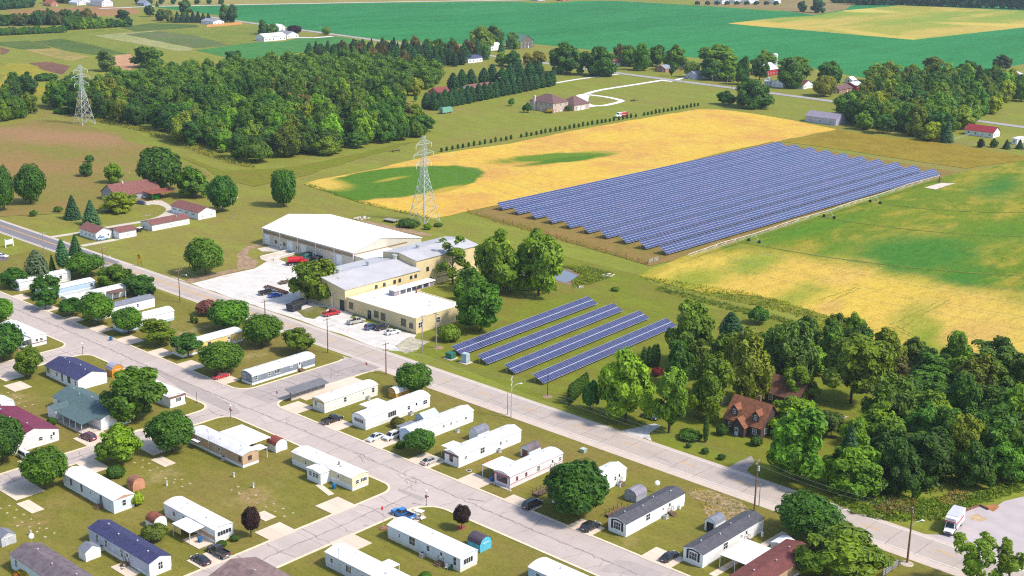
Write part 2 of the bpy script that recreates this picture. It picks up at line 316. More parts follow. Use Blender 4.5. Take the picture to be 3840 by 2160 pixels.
for pp in (((600, 120), (960, 0)), ((690, 140), (1000, 5)), ((1290, 360), (1800, 110)), ((1390, 390), (1500, 320), (1870, 110)), ((860, 285), (1100, 340)), ((1290, 385), (1480, 470)), ((1350, 370), (1500, 460))):
    b = MB()
    for i in range(len(pp)-1):
        A, B = g(23, *pp[i]), g(23, *pp[i+1]); n = (B-A).normalized().orthogonal()
        for k in range(12):
            w = rnd.uniform(.05, .25); P, Q = A.lerp(B, k/12), A.lerp(B, (k+1)/12); j = n*rnd.uniform(-.4, .4)
            b.poly([(*(P+n*w+j), .21), (*(P-n*w+j), .21), (*(Q-n*w+j), .21), (*(Q+n*w+j), .21)])
    struct(b.build('tyre_track', M('tyre_track_green', (.27, .25, .03), .95, .2)))
# gravel lots and yards
ZL[0], STEP[0] = .0245, .0004
GRAV = M('white_gravel', (.60, .56, .52), .95, .09, .3, dirt=(.44, .39, .34), dirt_amt=.6, bump=.3)
sheet('factory_gravel_lot', D((483, 713), (560, 693), (640, 676), (664, 662), (690, 648), (720, 660), (900, 670), (1000, 700), (880, 800), (1048, 843), (1026, 868), (1040, 886)) + [Vector((-261, 236.4)), Vector((-373, 236.4))], GRAV, wob=.5, step=5)
sheet('verge_patch', T(21, (395, 225), (560, 175), (700, 190), (640, 260), (560, 300), (470, 285)), m_grass('verge_patch_grass', (.13, .13, .02), (.11, .12, .02), (.3, .26, .2), 2, .1), wob=.5, step=2)  # olive grass patch in the gravel, with pale tan blotches
sheet('weedy_gravel', T(21, (1340, 560), (1500, 470), (1680, 520), (1560, 600), (1440, 640)), M('weedy_gravel_mix', (.42, .38, .28), .95, .25, .5, dirt=(.18, .18, .05), dirt_amt=.8), wob=.6, step=2)
sheet('dirt_track', T(10, (2290, 1180), (2300, 1060), (2380, 990), (2560, 945), (2570, 960), (2400, 1030), (2390, 1080), (2500, 1150), (2460, 1200), (2300, 1220)), SOIL, wob=.8, step=3)
sheet('dirt_verge', T(10, (1760, 1340), (1850, 1290), (2100, 1240), (2250, 1210), (2340, 1220), (2100, 1280), (1950, 1320), (1850, 1345)), SOIL, wob=.6, step=3)
sheet('bare_strip', T(11, (990, 735), (1100, 745), (1700, 875), (1690, 890), (1560, 880), (1100, 775)), SOIL, wob=.8, step=3)
LOTM = M('pink_asphalt', (.44, .385, .39), .9, .06, .3, dirt=(.34, .28, .25), dirt_amt=.3)
sheet('truck_lot', T(33, (1480, 1035), (1800, 1045), (1830, 1000), (1970, 840), (2150, 770), (2320, 765), (2380, 720), (2576, 675), (2900, 620), (2900, 1500), (2000, 1420), (1880, 1330)), LOTM, wob=.3, step=4)
sheet('sand_patch', T(33, (2050, 860), (2130, 840), (2230, 895), (2160, 920), (2060, 900)), M('sand', (.46, .34, .21), .95, .15, .8), wob=.3, step=2)
sheet('clay_patch', T(33, (2170, 775), (2290, 745), (2340, 775), (2280, 825)), M('clay', (.34, .15, .06), .95, .15, .8), wob=.3, step=2)
sheet('gravel_drive', T(22, (1020, 1385), (1200, 1350), (1380, 1310), (1440, 1330), (1330, 1400), (1300, 1443), (1180, 1460)) , M('grey_gravel', (.50, .49, .47), .95, .2, .7), wob=.5, step=2)
sheet('gravel_drive', T(32, (1050, 40), (1300, 0), (1330, 80), (1350, 140), (1200, 85)), MATS['grey_gravel'], wob=.4, step=2)
sheet('side_drive', T(32, (2080, 400), (2310, 280), (2340, 330), (2270, 430), (2440, 560), (2250, 500)), M('worn_asphalt', (.30, .27, .25), .95, .15, .6), wob=.3, step=2)
sheet('clearing_gravel', T(23, (440, 1380), (600, 1290), (780, 1230), (890, 1240), (700, 1280), (600, 1340), (560, 1390)), M('pale_gravel', (.42, .36, .30), .95, .2, .7), wob=.7, step=2)
sheet('scrub_patch', T(32, (1690, 640), (1830, 605), (2080, 680), (2230, 740), (2310, 820), (2060, 920), (1900, 880), (1850, 800), (1900, 740), (1750, 690)), M('dead_weeds', (.30, .22, .12), .95, .35, .9, dirt=(.12, .13, .02), dirt_amt=.8), wob=.8, step=2)
POND = NT('pond_water'); POND.bump(POND.noise(1.5, 3), .05, .05)
sheet('pond_bank', T(12, (60, 1200), (300, 1170), (560, 1210), (660, 1270), (560, 1370), (420, 1330), (200, 1290)), M('mud', (.20, .14, .09), .9, .2, .6), wob=.8, step=3)
sheet('pond', T(12, (80, 1215), (300, 1185), (520, 1222), (645, 1275), (520, 1340), (420, 1310), (120, 1280)), POND.done((.16, .18, .21), .08, .6), wob=.5, step=3)
# driveways of the houses outside the park
PALE = M('pale_drive', (.52, .46, .37), .9, .08, .4)
def path(name, pts, w, mat, z=None):
    """paved ribbon along ground points"""
    b = MB(); ZL[0] += STEP[0]; z = z or ZL[0]; n = len(pts); L = []
    for i, p in enumerate(pts):
        d = (pts[min(i+1, n-1)] - pts[max(i-1, 0)]).normalized(); nn = Vector((-d.y, d.x)); ww = w[i] if isinstance(w, (list, tuple)) else w
        L.append((p+nn*ww/2, p-nn*ww/2))
    for (a, c), (a2, c2) in zip(L, L[1:]): b.poly([(*a, z), (*c, z), (*c2, z), (*a2, z)])
    return struct(b.build(name, mat))
def smooth(pts, k=5):
    out = []
    for i in range(len(pts)-1):
        p0, p1, p2, p3 = pts[max(i-1, 0)], pts[i], pts[i+1], pts[min(i+2, len(pts)-1)]
        for j in range(k):
            t = j/k; out.append(.5*((2*p1) + (p2-p0)*t + (2*p0-5*p1+4*p2-p3)*t*t + (3*p1-p0-3*p2+p3)*t**3))
    return out + [pts[-1]]
path('farmhouse_drive', smooth(T(10, (-60, 695), (200, 655), (420, 615), (620, 598), (800, 605), (1000, 632), (1120, 628))), 3, PALE)
path('farmhouse_drive', smooth(T(10, (1380, 580), (1500, 560), (1600, 590), (1640, 640), (1560, 700), (1400, 745), (1100, 795), (780, 855), (560, 890), (470, 905))), [8, 7, 6, 5.5, 5.5, 4, 3, 3, 3, 3]+[3]*60, PALE)
sheet('garage_apron', T(10, (1480, 545), (1560, 545), (1660, 600), (1670, 650), (1760, 690), (1650, 715), (1560, 690), (1620, 620), (1540, 590), (1420, 580)), PALE, wob=.2, step=3)
path('shed_drive', smooth(T(10, (790, 985), (950, 955), (1140, 920))), 3.0, PALE)
HW = M('white_drive', (.70, .68, .65), .9, .05, .4)
path('looping_drive', smooth(T(2, (1480, 770), (1200, 815), (880, 865), (740, 900), (680, 930), (700, 970), (740, 1010), (850, 1022), (960, 1005), (1050, 980), (1040, 965), (900, 935), (740, 915))), [4]*18+[8, 8.5, 9, 9, 8, 7, 6, 5]+[4]*60, HW)
sheet('house_apron', T(2, (700, 1010), (860, 1020), (740, 1038), (640, 1060), (560, 1070), (690, 1040)), HW)
path('side_track', smooth(T(2, (400, 805), (640, 765), (870, 735), (1030, 715))), 3.2, HW)
sheet('road_apron', T(2, (1430, 780), (1450, 765), (1560, 770), (1700, 735), (1730, 740), (1600, 775), (1540, 790)), HW)
path('white_farm_drive', T(1, (380, 365), (560, 367), (740, 352)), 6, HW, .2)
# ------------------------------------------------------------------ streets
def m_slab(name, col, var, dirt):
    n = NT(name); oi = n.n.new('ShaderNodeObjectInfo')
    c = n.mix(n.ramp(n.noise(.35, 5, .65), .3, .7), sc(col, 1-var), sc(col, 1+var))
    c = n.mix(n.ramp(n.noise(.12, 4, .6, stretch=(.3, 1, 1)), .5, .75, 0, .5), c, dirt)
    c = n.mix(n.ramp(oi.outputs['Random'], 0, 1, 0, .45, False), c, sc(col, .78))
    c = n.mix(n.ramp(n.noise(1.1, 4, .7), .56, .70, 0, .4), c, sc(col, .6))
    n.bump(n.noise(8, 3), .2, .02); return n.done(c, .9, .2)
SLAB = m_slab('street_concrete', (.49, .415, .375), .06, (.37, .32, .29))
MAINM = m_slab('main_road_surface', (.47, .395, .345), .07, (.33, .285, .26))
DARKA = m_slab('new_asphalt', (.21, .195, .21), .06, (.17, .16, .17))
SHOU = m_slab('shoulder_concrete', (.58, .48, .41), .08, (.47, .38, .31))
KERBM = M('kerb_concrete', (.70, .58, .42), .85, .1, .6, dirt=(.42, .35, .27))
TAR = M('crack_tar', (.25, .205, .19), .9, .25, 2)
YEL = M('yellow_paint', (.62, .34, .06), .8, .12, 1.5)
WPT = M('white_paint', (.68, .66, .62), .8, .1, 1.5)
JOINT = M('joint_dirt', (.24, .19, .17), .95, .2, 1)
def rect(name, x0, x1, y0, y1, mat, z): return struct(MB().poly([(x0, y0, z), (x1, y0, z), (x1, y1, z), (x0, y1, z)]).build(name, mat))
def slabs(root, x0, x1, y0, y1, nx, ny, z, mat, gap=.05, th=.02, name='slab'):
    ys = [y0+(y1-y0)*j/ny for j in range(ny+1)]; xs = [x0+(x1-x0)*i/nx for i in range(nx+1)]
    for i in range(nx):
        for j in range(ny):
            a = [xs[i]+gap/2, xs[i+1]-gap/2, ys[j]+gap/2, ys[j+1]-gap/2]
            put(name, MB().box(*a, z-th, z+rnd.uniform(-.004, .004)).mesh(name, mat), root)
def crack(root, pts, w=.16, z=.062, jit=.22, step=1.4, name='crack'):
    b = MB(); P = []
    for i in range(len(pts)-1):
        A, B = Vector(pts[i][:2]), Vector(pts[i+1][:2]); k = max(2, int((B-A).length/step)); n = (B-A).normalized(); n = Vector((-n.y, n.x))
        for j in range(k): P.append((A.lerp(B, j/k)+n*rnd.gauss(0, jit), n, w*rnd.uniform(.45, 1.5)))
    P.append((B, n, w*.5))
    for (p, n, a), (q, n2, c) in zip(P, P[1:]):
        b.poly([(*(p+n*a/2), z), (*(p-n*a/2), z), (*(q-n2*c/2), z), (*(q+n2*c/2), z)])
    return put(name, b.mesh(name, TAR), root)
rd = rect('main_road', -395, 120, 226.2, 234.9, MAINM, .045)
rect('main_road_resurfaced', -900, -395, 226.2, 234.9, DARKA, .045)
rect('road_shoulder', -262, 120, 223.7, 226.2, SHOU, .042)
rect('road_shoulder', -900, -262, 225.4, 226.2, SHOU, .042); rect('road_shoulder', -900, 120, 234.9, 235.9, SHOU, .041)
for x0, x1, y in ((-900, 120, 226.5), (-900, 120, 234.55)):
    put('edge_line', MB().poly([(x0, y, .054), (x1, y, .054), (x1, y+.2, .054), (x0, y+.2, .054)]).mesh('edge_line', WPT), rd)
for y in (230.75, 231.15): put('centre_line', MB().poly([(-900, y, .054), (-292, y, .054), (-292, y+.22, .054), (-900, y+.22, .054)]).mesh('centre_line', YEL), rd)
dm = MB().poly([(0, -.13, 0), (4.2, -.13, 0), (4.2, .13, 0), (0, .13, 0)]).mesh('centre_dash', YEL)
for x in (-281, -265.7, -250, -234.7, -220, -204.3, -188.3, -172.7, -157, -142.2, -126.6, -111.3, -95.6, -80, -64): put('centre_dash', dm, rd, (x, 231, .054))
x = -385
while x < 60:
    sk = rnd.uniform(-.5, .5); crack(rd, [(x, 226.4), (x+sk, 234.8)], .11, .058, .12)
    if rnd.random() < .4: crack(rd, [(x, 229), (x+rnd.uniform(3, 7), 229+rnd.uniform(-.4, .4))], .09, .059, .15)
    x += rnd.uniform(5, 8.5)
pr = rect('park_street', -470, -60, 176.9, 188.2, JOINT, .03)
slabs(pr, -470, -60, 176.9, 188.2, 68, 2, .055, SLAB)
crack(pr, [(x, 182.6+.5*math.sin(x*.05)) for x in range(-430, -60, 18)], .24, .064, .16, 1.0)
x = -420
while x < -70:
    y0, y1 = rnd.choice(((177, 182.5), (182.5, 188.1), (177, 188.1)))
    crack(pr, [(x, y0), (x+rnd.uniform(-1.5, 1.5), (y0+y1)/2), (x+rnd.uniform(-.5, .5), y1)], .11, .063, .28)
    if rnd.random() < .3:
        q = rnd.uniform(178, 187); crack(pr, [(x, q), (x+rnd.uniform(2, 5), q+rnd.uniform(-2, 2)), (x+rnd.uniform(4, 9), q+rnd.uniform(-3, 3))], .11, .065, .35)
    x += rnd.uniform(5, 9)
for px in ((31, 1460, 500), (31, 1560, 545), (31, 1500, 590), (31, 2050, 700), (31, 1010, 300)):
    p = g(*px)
    for k in range(3): crack(pr, [p, p+Vector((rnd.uniform(-4, 4), rnd.uniform(-3, 3)))], .16, .066+.001*k, .3, .8)
PATCH = m_slab('asphalt_patch', (.39, .335, .31), .06, (.31, .265, .245))
for t, q in ((20, ((1420, 770), (1490, 762), (2250, 1130), (2330, 1210), (2250, 1225), (1800, 1010))), (32, ((990, 1290), (1150, 1300), (1480, 1420), (1400, 1470), (840, 1400))), (31, ((1380, 600), (1640, 690), (1600, 720), (1360, 620)))):
    o = sheet('asphalt_patch', T(t, *q), PATCH, .0595)
CROSS = []
for nm, x0, x1, y0, y1, nx, ny in (('bus_street', -263.3, -251.8, 188.2, 225.6, 2, 5), ('cross_street', -192.4, -183.3, 50, 176.9, 2, 18), ('cross_street', -327, -318.5, 50, 176.9, 1, 18), ('cross_street', -259.7, -253.6, 50, 176.9, 1, 18)):
    c = rect(nm, x0, x1, y0, y1, JOINT, .029); slabs(c, x0, x1, y0, y1, nx, ny, .054, SLAB if nm != 'bus_street' else PATCH)
    xm = (x0+x1)/2; crack(c, [(xm, y0), (xm+.3, (y0+y1)/2), (xm, y1)], .2, .062, .2)
    y = y0+4
    while y < y1:
        crack(c, [(x0, y), (xm+rnd.uniform(-1, 1), y+rnd.uniform(-1, 1)), (x1, y+rnd.uniform(-.6, .6))], .15 if nm != 'bus_street' else .22, .063, .25); y += rnd.uniform(5, 9)
    CROSS.append(c)
for k in range(10):
    p = Vector((rnd.uniform(-262, -253), rnd.uniform(192, 220))); crack(CROSS[0], [p, p+Vector((rnd.uniform(-5, 5), rnd.uniform(-6, 6)))], .2, .064+.0003*k, .35)
def arc(cx, cy, sx, sy, r, n=8, off=0.0):
    """corner arc, from the leg along Y to the leg along X"""
    ox, oy = cx+sx*r, cy+sy*r
    return [(ox - sx*(r-off)*math.cos(a), oy - sy*(r-off)*math.sin(a)) for a in [math.pi/2*i/n for i in range(n+1)]]
def kerb(pts, w=.55):
    b = MB(); n = len(pts); L = []
    for i, p in enumerate(pts):
        p = Vector(p); d = (Vector(pts[min(i+1, n-1)])-Vector(pts[max(i-1, 0)])).normalized(); q = Vector((-d.y, d.x))*w/2; L.append((p+q, p-q))
    for (a, c), (a2, c2) in zip(L, L[1:]):
        b.frustum([(*a, 0), (*c, 0), (*c, .12), (*a, .12)], [(*a2, 0), (*c2, 0), (*c2, .12), (*a2, .12)])
    return struct(b.build('kerb', KERBM))
K = .28
def cor(cx, cy, sx, sy, r): # kerb arc shifted onto the lawn + road fillet
    a = arc(cx, cy, sx, sy, r); sheet('street_corner', [(cx-sx*.1, cy-sy*.1), *a], SLAB, .052)
    return arc(cx, cy, sx, sy, r, 8, K)
NY, SY = 188.2+K, 176.9-K
kerb([(-470, NY)] + cor(-263.3, 188.2, -1, 1, 5)[::-1] + cor(-263.3, 224.6, -1, -1, 4)[:4])
kerb(cor(-251.8, 224.2, 1, -1, 4)[:4][::-1] + cor(-251.8, 188.2, 1, 1, 4.5) + [(-60, NY)])
kerb([(-470, SY)] + cor(-327, 176.9, -1, -1, 4)[::-1] + [(-327-K, 50)])
kerb([(-318.5+K, 50)] + cor(-318.5, 176.9, 1, -1, 4) + cor(-259.7, 176.9, -1, -1, 4)[::-1] + [(-259.7-K, 50)])
kerb([(-253.6+K, 50)] + cor(-253.6, 176.9, 1, -1, 4) + cor(-192.4, 176.9, -1, -1, 4)[::-1] + [(-192.4-K, 50)])
kerb([(-183.3+K, 50)] + cor(-183.3, 176.9, 1, -1, 6) + [(-60, SY)])
DRV = m_slab('driveway_concrete', (.68, .56, .44), .05, (.57, .45, .35))
def drive(*pts, nx=2, ny=2, y0=None, y1=None, x0=None, x1=None, name='driveway'):
    P = [g(*p) for p in pts]; a0, a1 = min(p.x for p in P), max(p.x for p in P); b0, b1 = min(p.y for p in P), max(p.y for p in P)
    a0 = a0 if x0 is None else x0; a1 = a1 if x1 is None else x1; b0 = b0 if y0 is None else y0; b1 = b1 if y1 is None else y1
    ZL[0] += .0006
    r = rect(name, a0, a1, b0, b1, JOINT, .036); slabs(r, a0, a1, b0, b1, nx, ny, .128, DRV, .04, .1); return r
for q in (((20, 45, 95), (20, 140, 135), (20, 290, 90)), ((20, 310, 205), (20, 385, 248), (20, 550, 190)), ((20, 560, 300), (20, 665, 345), (20, 800, 300)), ((20, 815, 400), (20, 930, 445), (20, 1060, 385)),
          ((20, 1070, 510), (20, 1215, 560), (20, 1370, 500)), ((20, 1385, 630), (20, 1510, 685), (20, 1660, 620)), ((20, 1680, 745), (20, 1820, 808), (20, 1955, 740)), ((20, 2010, 890), (20, 2150, 940), (20, 2300, 880)),
          ((21, 210, 1160), (21, 375, 1225), (21, 545, 1150)), ((21, 590, 1320), (21, 765, 1390), (21, 920, 1310)), ((31, 1005, 145), (31, 1185, 225), (31, 1400, 140)), ((31, 1445, 330), (31, 1650, 415), (31, 1840, 330)),
          ((31, 1920, 525), (31, 2120, 615), (31, 2300, 530)), ((32, -130, 725), (32, 180, 825), (32, 290, 770)), ((32, 500, 980), (32, 720, 1060), (32, 900, 985)), ((32, 1210, 1270), (32, 1470, 1375), (32, 1680, 1280))):
    drive(*q, y0=188.0)
for q in (((31, 600, 770), (31, 760, 860), (31, 790, 680)), ((31, 5, 1020), (31, 155, 1115), (31, 230, 925)), ((30, 1820, 1290), (30, 1960, 1390), (30, 2080, 1190))): drive(*q, x1=-192.2)
drive((30, 1780, 1090), (30, 1900, 1175), (30, 2080, 1120), nx=1, ny=1, name='patio')
drive((31, 930, 1035), (31, 1085, 1130), (31, 985, 1190), (31, 760, 1160), x0=-183.5); drive((31, 1300, 880), (31, 1450, 815), (31, 1650, 880), x0=-183.5)
for q in (((30, 790, 380), (30, 1050, 390), (30, 900, 455)), ((30, 30, 640), (30, 400, 600), (30, 190, 705)), ((30, 1370, 210), (30, 1480, 280), (30, 1640, 190))): drive(*q, x0=-253.8)
for q in (((30, 1455, 325), (30, 1700, 355), (30, 1590, 388)), ((30, 155, 750), (30, 430, 800), (30, 310, 840)), ((31, -10, 850), (31, 90, 918), (31, 190, 870)), ((30, 1065, 1360), (30, 1300, 1443), (30, 1260, 1360)), ((20, 60, 940), (20, 140, 1005), (20, 305, 955))): drive(*q, nx=1, name='patio')
drive((30, 730, 110), (30, 840, 190), (30, 900, 80), (20, 1000, 1390), nx=3, x1=-259.5)
drive((30, 165, 340), (30, 250, 380), (30, 330, 300), x1=-259.5); drive((20, -60, 850), (20, 150, 810), (20, 240, 855), x0=-318.7)
drive((21, 560, 1050), (21, 640, 940), (21, 930, 860), (21, 1020, 900), (21, 480, 1090), nx=3, name='mailbox_pad', x0=-252)
def walk(label, a, b, w):
    A, B = g(*a), g(*b); n = max(1, int((B-A).length/1.5)); d = (B-A)/n; nn = Vector((-d.y, d.x)).normalized()*w/2
    r = path('footpath', [A, B], w, JOINT, .02)
    for i in range(n):
        p, q = A+d*(i+.03), A+d*(i+.97); put('slab', MB().frustum([(*(p+nn), .02), (*(p-nn), .02), (*(q-nn), .02), (*(q+nn), .02)], [(*(p+nn), .07), (*(p-nn), .07), (*(q-nn), .07), (*(q+nn), .07)]).mesh('slab', DRV), r)
walk('', (32, 1930, 1440), (33, 270, 1025), 1.5); walk('', (31, 730, 660), (31, 600, 560), 1.4); walk('', (20, 1250, 1395), (20, 1450, 1355), 1.2)
# country roads and far road
GREYR = M('country_asphalt', (.33, .31, .31), .9, .08, .05)
path('country_road', [gp(520, 42), Vector((-1122, 818)), Vector((-885, 799)), Vector((-603, 778)), Vector((-480, 772)), Vector((-407, 767)), Vector((-100, 745))], 7.5, GREYR, .15)
path('far_road', [gp(250, 22), g(0, 1500, 62), g(0, 2576, 42), g(1, 1300, 20), g(1, 2570, 1), gp(1700, -14)], 9, M('pale_road', (.52, .48, .45), .9, .08, .05), .16)
# round footing pads left in the lawns
padm = MB().cyl(0, 0, -.05, .07, .30, .28, 10).mesh('footing_pad', M('stained_pad', (.44, .36, .25), .9, .15, 2))
def pads(label, group, *q):
    for p in q:
        o = put('footing_pad', padm, None, g(*p), rnd.random()); s = rnd.uniform(.75, 1.15); o.scale = (s, s, 1); tag(o, label, 'concrete pad', group)
pads('round concrete pad in bare lawn in front of the faded red barn shed', 'pads by the red barn shed', *[(30, x, y) for x, y in ((1380, 325), (1300, 350), (1440, 357), (1375, 392), (1522, 400), (1450, 425), (1560, 432), (1600, 500), (1690, 510), (1757, 513), (1680, 540), (1760, 580), (1835, 552))])
pads('round concrete pad in lawn patch beside the purple-leaved tree', 'pads by the purple tree', *[(30, x, y) for x, y in ((2300, 582), (2237, 613), (2305, 637), (2310, 650), (2395, 692), (2470, 663), (2555, 705), (2483, 735))], *[(31, x, y) for x, y in ((8, 737), (97, 778), (173, 747), (263, 792), (185, 822), (357, 835), (275, 867), (82, 705))])
pads('round concrete pad in worn lawn west of the navy-roofed home', 'pads west of the navy home', *[(30, x, y) for x, y in ((90, 765), (68, 835), (160, 805), (230, 850), (140, 880), (300, 895), (212, 925), (375, 938), (168, 960), (285, 970), (450, 985), (382, 982), (357, 1017), (525, 1030), (437, 1066), (8, 790))])
pads('round concrete pad in lawn south of the blue double-wide home', 'pads by the blue roof home', *[(20, x, y) for x, y in ((80, 1010), (10, 1028), (68, 1055), (135, 1037), (158, 1055), (195, 1068), (125, 1088), (180, 1113), (255, 1095), (315, 1127), (240, 1145))])
# ------------------------------------------------------------------ building kit
def shell(root, wall, roof, ext, h, axis, prof, over=.22, thick=.1, z0=0.0, end=.2, wname='wall', rname='roof'):
    """walls with shaped gable ends + a roof of real thickness; prof = [(across, height)...] of the roof line"""
    x0, x1, y0, y1 = ext
    lo, hi = (x0, x1) if axis == 'x' else (y0, y1)
    u0, u1 = (y0, y1) if axis == 'x' else (x0, x1)
    MB().prism([(u0, z0)] + prof + [(u1, z0)], axis, lo, hi).build(wname, wall, root)
    (a, za), (b, zb) = prof[0], prof[1]; s0 = (zb-za)/max(.01, b-a)
    (c, zc), (d, zd) = prof[-2], prof[-1]; s1 = (zd-zc)/max(.01, d-c)
    P = [(a-over, za-over*s0)] + prof[1:-1] + [(d+over, zd+over*s1)] if len(prof) > 2 else [(a-over, za-over*s0), (d+over, zd+over*s1)]
    m = MB(); lo2, hi2 = lo-end, hi+end
    for (p, q), (r, t) in zip(P, P[1:]):
        m.prism([(p, q+.012), (r, t+.012), (r, t+thick), (p, q+thick)], axis, lo2, hi2)
    return m.build(rname, roof, root)
def gable(u0, u1, h, rise, peak=.5): return [(u0, h), (u0+(u1-u0)*peak, h+rise), (u1, h)]
def bow(u0, u1, h, rise, n=8): return [(u0+(u1-u0)*i/n, h+rise*math.sin(math.pi*i/n)**.8) for i in range(n+1)]
def gambrel(u0, u1, h, rise):
    w = u1-u0; return [(u0, h), (u0+w*.08, h+rise*.45), (u0+w*.22, h+rise*.75), (u0+w*.5, h+rise), (u0+w*.78, h+rise*.75), (u0+w*.92, h+rise*.45), (u1, h)]
def fbox(m, face, ext, a0, a1, z0, z1, d0, d1):
    x0, x1, y0, y1 = ext
    if face == 'R': m.box(x1+d0, x1+d1, a0, a1, z0, z1)
    elif face == 'L': m.box(x0-d1, x0-d0, a0, a1, z0, z1)
    elif face == 'F': m.box(a0, a1, y0-d1, y0-d0, z0, z1)
    else: m.box(a0, a1, y1+d0, y1+d1, z0, z1)
    return m
def opening(root, face, ext, c, z0, w, h, kind='window', frame=None, pane=None, bars=1, cross=1, d=.0):
    """window or door standing proud of a wall; c = position along the wall"""
    frame = frame or TRIMW; pane = pane or GLASS; fr = .09; m = MB()
    if kind == 'door':
        fbox(m, face, ext, c-w/2, c+w/2, z0, z0+h, d-.02, d+.05); o = m.build('door', frame, root)
        fbox(MB(), face, ext, c-w*.28, c+w*.28, z0+h*.5, z0+h*.85, d+.052, d+.07).build('door_pane', pane, o)
        fbox(MB(), face, ext, c+w*.33, c+w*.41, z0+h*.45, z0+h*.5, d+.052, d+.1).build('handle', DARK, o); return o
    for a0, a1, b0, b1 in ((c-w/2-fr, c+w/2+fr, z0-fr, z0), (c-w/2-fr, c+w/2+fr, z0+h, z0+h+fr), (c-w/2-fr, c-w/2, z0, z0+h), (c+w/2, c+w/2+fr, z0, z0+h)):
        fbox(m, face, ext, a0, a1, b0, b1, d-.02, d+.06)
    for k in range(bars): q = c-w/2+w*(k+1)/(bars+1); fbox(m, face, ext, q-.03, q+.03, z0, z0+h, d, d+.05)
    for k in range(cross): q = z0+h*(k+1)/(cross+1); fbox(m, face, ext, c-w/2, c+w/2, q-.03, q+.03, d, d+.045)
    o = m.build('window', frame, root)
    fbox(MB(), face, ext, c-w/2, c+w/2, z0, z0+h, d-.015, d+.025).build('pane', pane, o)
    return o
def canopy(root, ext, z, mat, posts=(), drop=0.0, name='canopy', pm=None):
    x0, x1, y0, y1 = ext
    MB().frustum([(x0, y0, z), (x1, y0, z-drop), (x1, y1, z-drop), (x0, y1, z)], [(x0, y0, z+.1), (x1, y0, z+.1-drop), (x1, y1, z+.1-drop), (x0, y1, z+.1)]).build(name, mat, root)
    for (x, y) in posts: MB().box(x-.05, x+.05, y-.05, y+.05, 0, z-drop*(x-x0)/max(.1, x1-x0)).build('post', pm or TRIMW, root)
def steps(root, face, ext, c, z, w=1.1, mat=None):
    """landing with treads and rails at a door"""
    mat = mat or WOOD; n = 3
    for i in range(n): fbox(MB(), face, ext, c-w/2, c+w/2, 0, z*(n-i)/n, .06+.32*i+(.5 if i else 0), .06+.32*(i+1)+.5).build('step', mat, root)
    for s in (-1, 1):
        m = MB(); a = c+s*w/2
        for dd in (.1, .55, 1.2): fbox(m, face, ext, a-.03, a+.03, 0, (z+.9) if dd < .6 else z*.3+.8, dd, dd+.06)
        fbox(m, face, ext, a-.03, a+.03, z+.85, z+.92, .08, .62); m.build('railing', mat, root)
def vents(root, pts, mat=None):
    for (x, y, z) in pts: MB().cyl(x, y, z-.2, z+.28, .11, .11, 8).cyl(x, y, z+.28, z+.36, .19, .14, 8).build('roof_vent', mat or STEEL, root)
# ------------------------------------------------------------------ mobile homes
def col(name, c, **k): return M(name, c, **k)
RF_NAVY = M('navy_shingles', (.045, .047, .115), .9, .18, 1.5); RF_BLK = M('charcoal_shingles', (.085, .085, .10), .9, .16, 1.5, dirt=(.14, .12, .12), dirt_amt=.3)
RF_GRN = M('green_shingles', (.085, .135, .14), .9, .12, 1.5); RF_MAR = M('maroon_metal', (.17, .022, .055), .5, .1, .6, ribs=(0, .5))
RF_GREY = M('grey_shingles', (.19, .20, .24), .9, .15, 1.2); RF_BRN = M('brown_shingles', (.16, .085, .07), .9, .18, 1.2)
RF_PURP = M('weathered_shingles', (.14, .11, .125), .9, .22, .8, dirt=(.22, .18, .19), dirt_amt=.6)
SID_B = M('blue_siding', (.50, .52, .64), .6, .05, .6); SID_BW = M('pale_blue_siding', (.62, .68, .74), .55, .05, .6, dirt=(.5, .52, .52), dirt_amt=.3); SKIRT = M('white_skirting', (.72, .72, .70), .6, .07, .8, ribs=(1, .4))
SID_GREY = M('slate_panel', (.20, .23, .27), .6, .06, .8); CREAM = M('cream_siding', (.72, .64, .42), .6, .07, .6); SID_YEL = M('yellow_siding', (.72, .56, .20), .6, .06, .6)
TANB = M('tan_siding', (.50, .34, .22), .65, .08, .6, dirt=(.36, .25, .17)); PINKT = M('mauve_trim', (.45, .20, .24), .6, .08); BRT = M('brown_trim', (.20, .10, .075), .6, .1); OCHT = M('ochre_trim', (.55, .38, .16), .6, .08)
SID_PINK = M('pale_pink_siding', (.74, .69, .70), .6, .05, .6); RF_DIRTY = M('streaked_white_roof', (.70, .69, .67), .6, .08, .7, dirt=(.42, .33, .27), dirt_amt=.6); BLACKT = M('black_trim', (.02, .02, .025), .5, .1); LBLUE = M('sky_blue_trim', (.45, .58, .74), .5, .05)
SEAM = M('roof_seam', (.60, .59, .58), .6, .1)
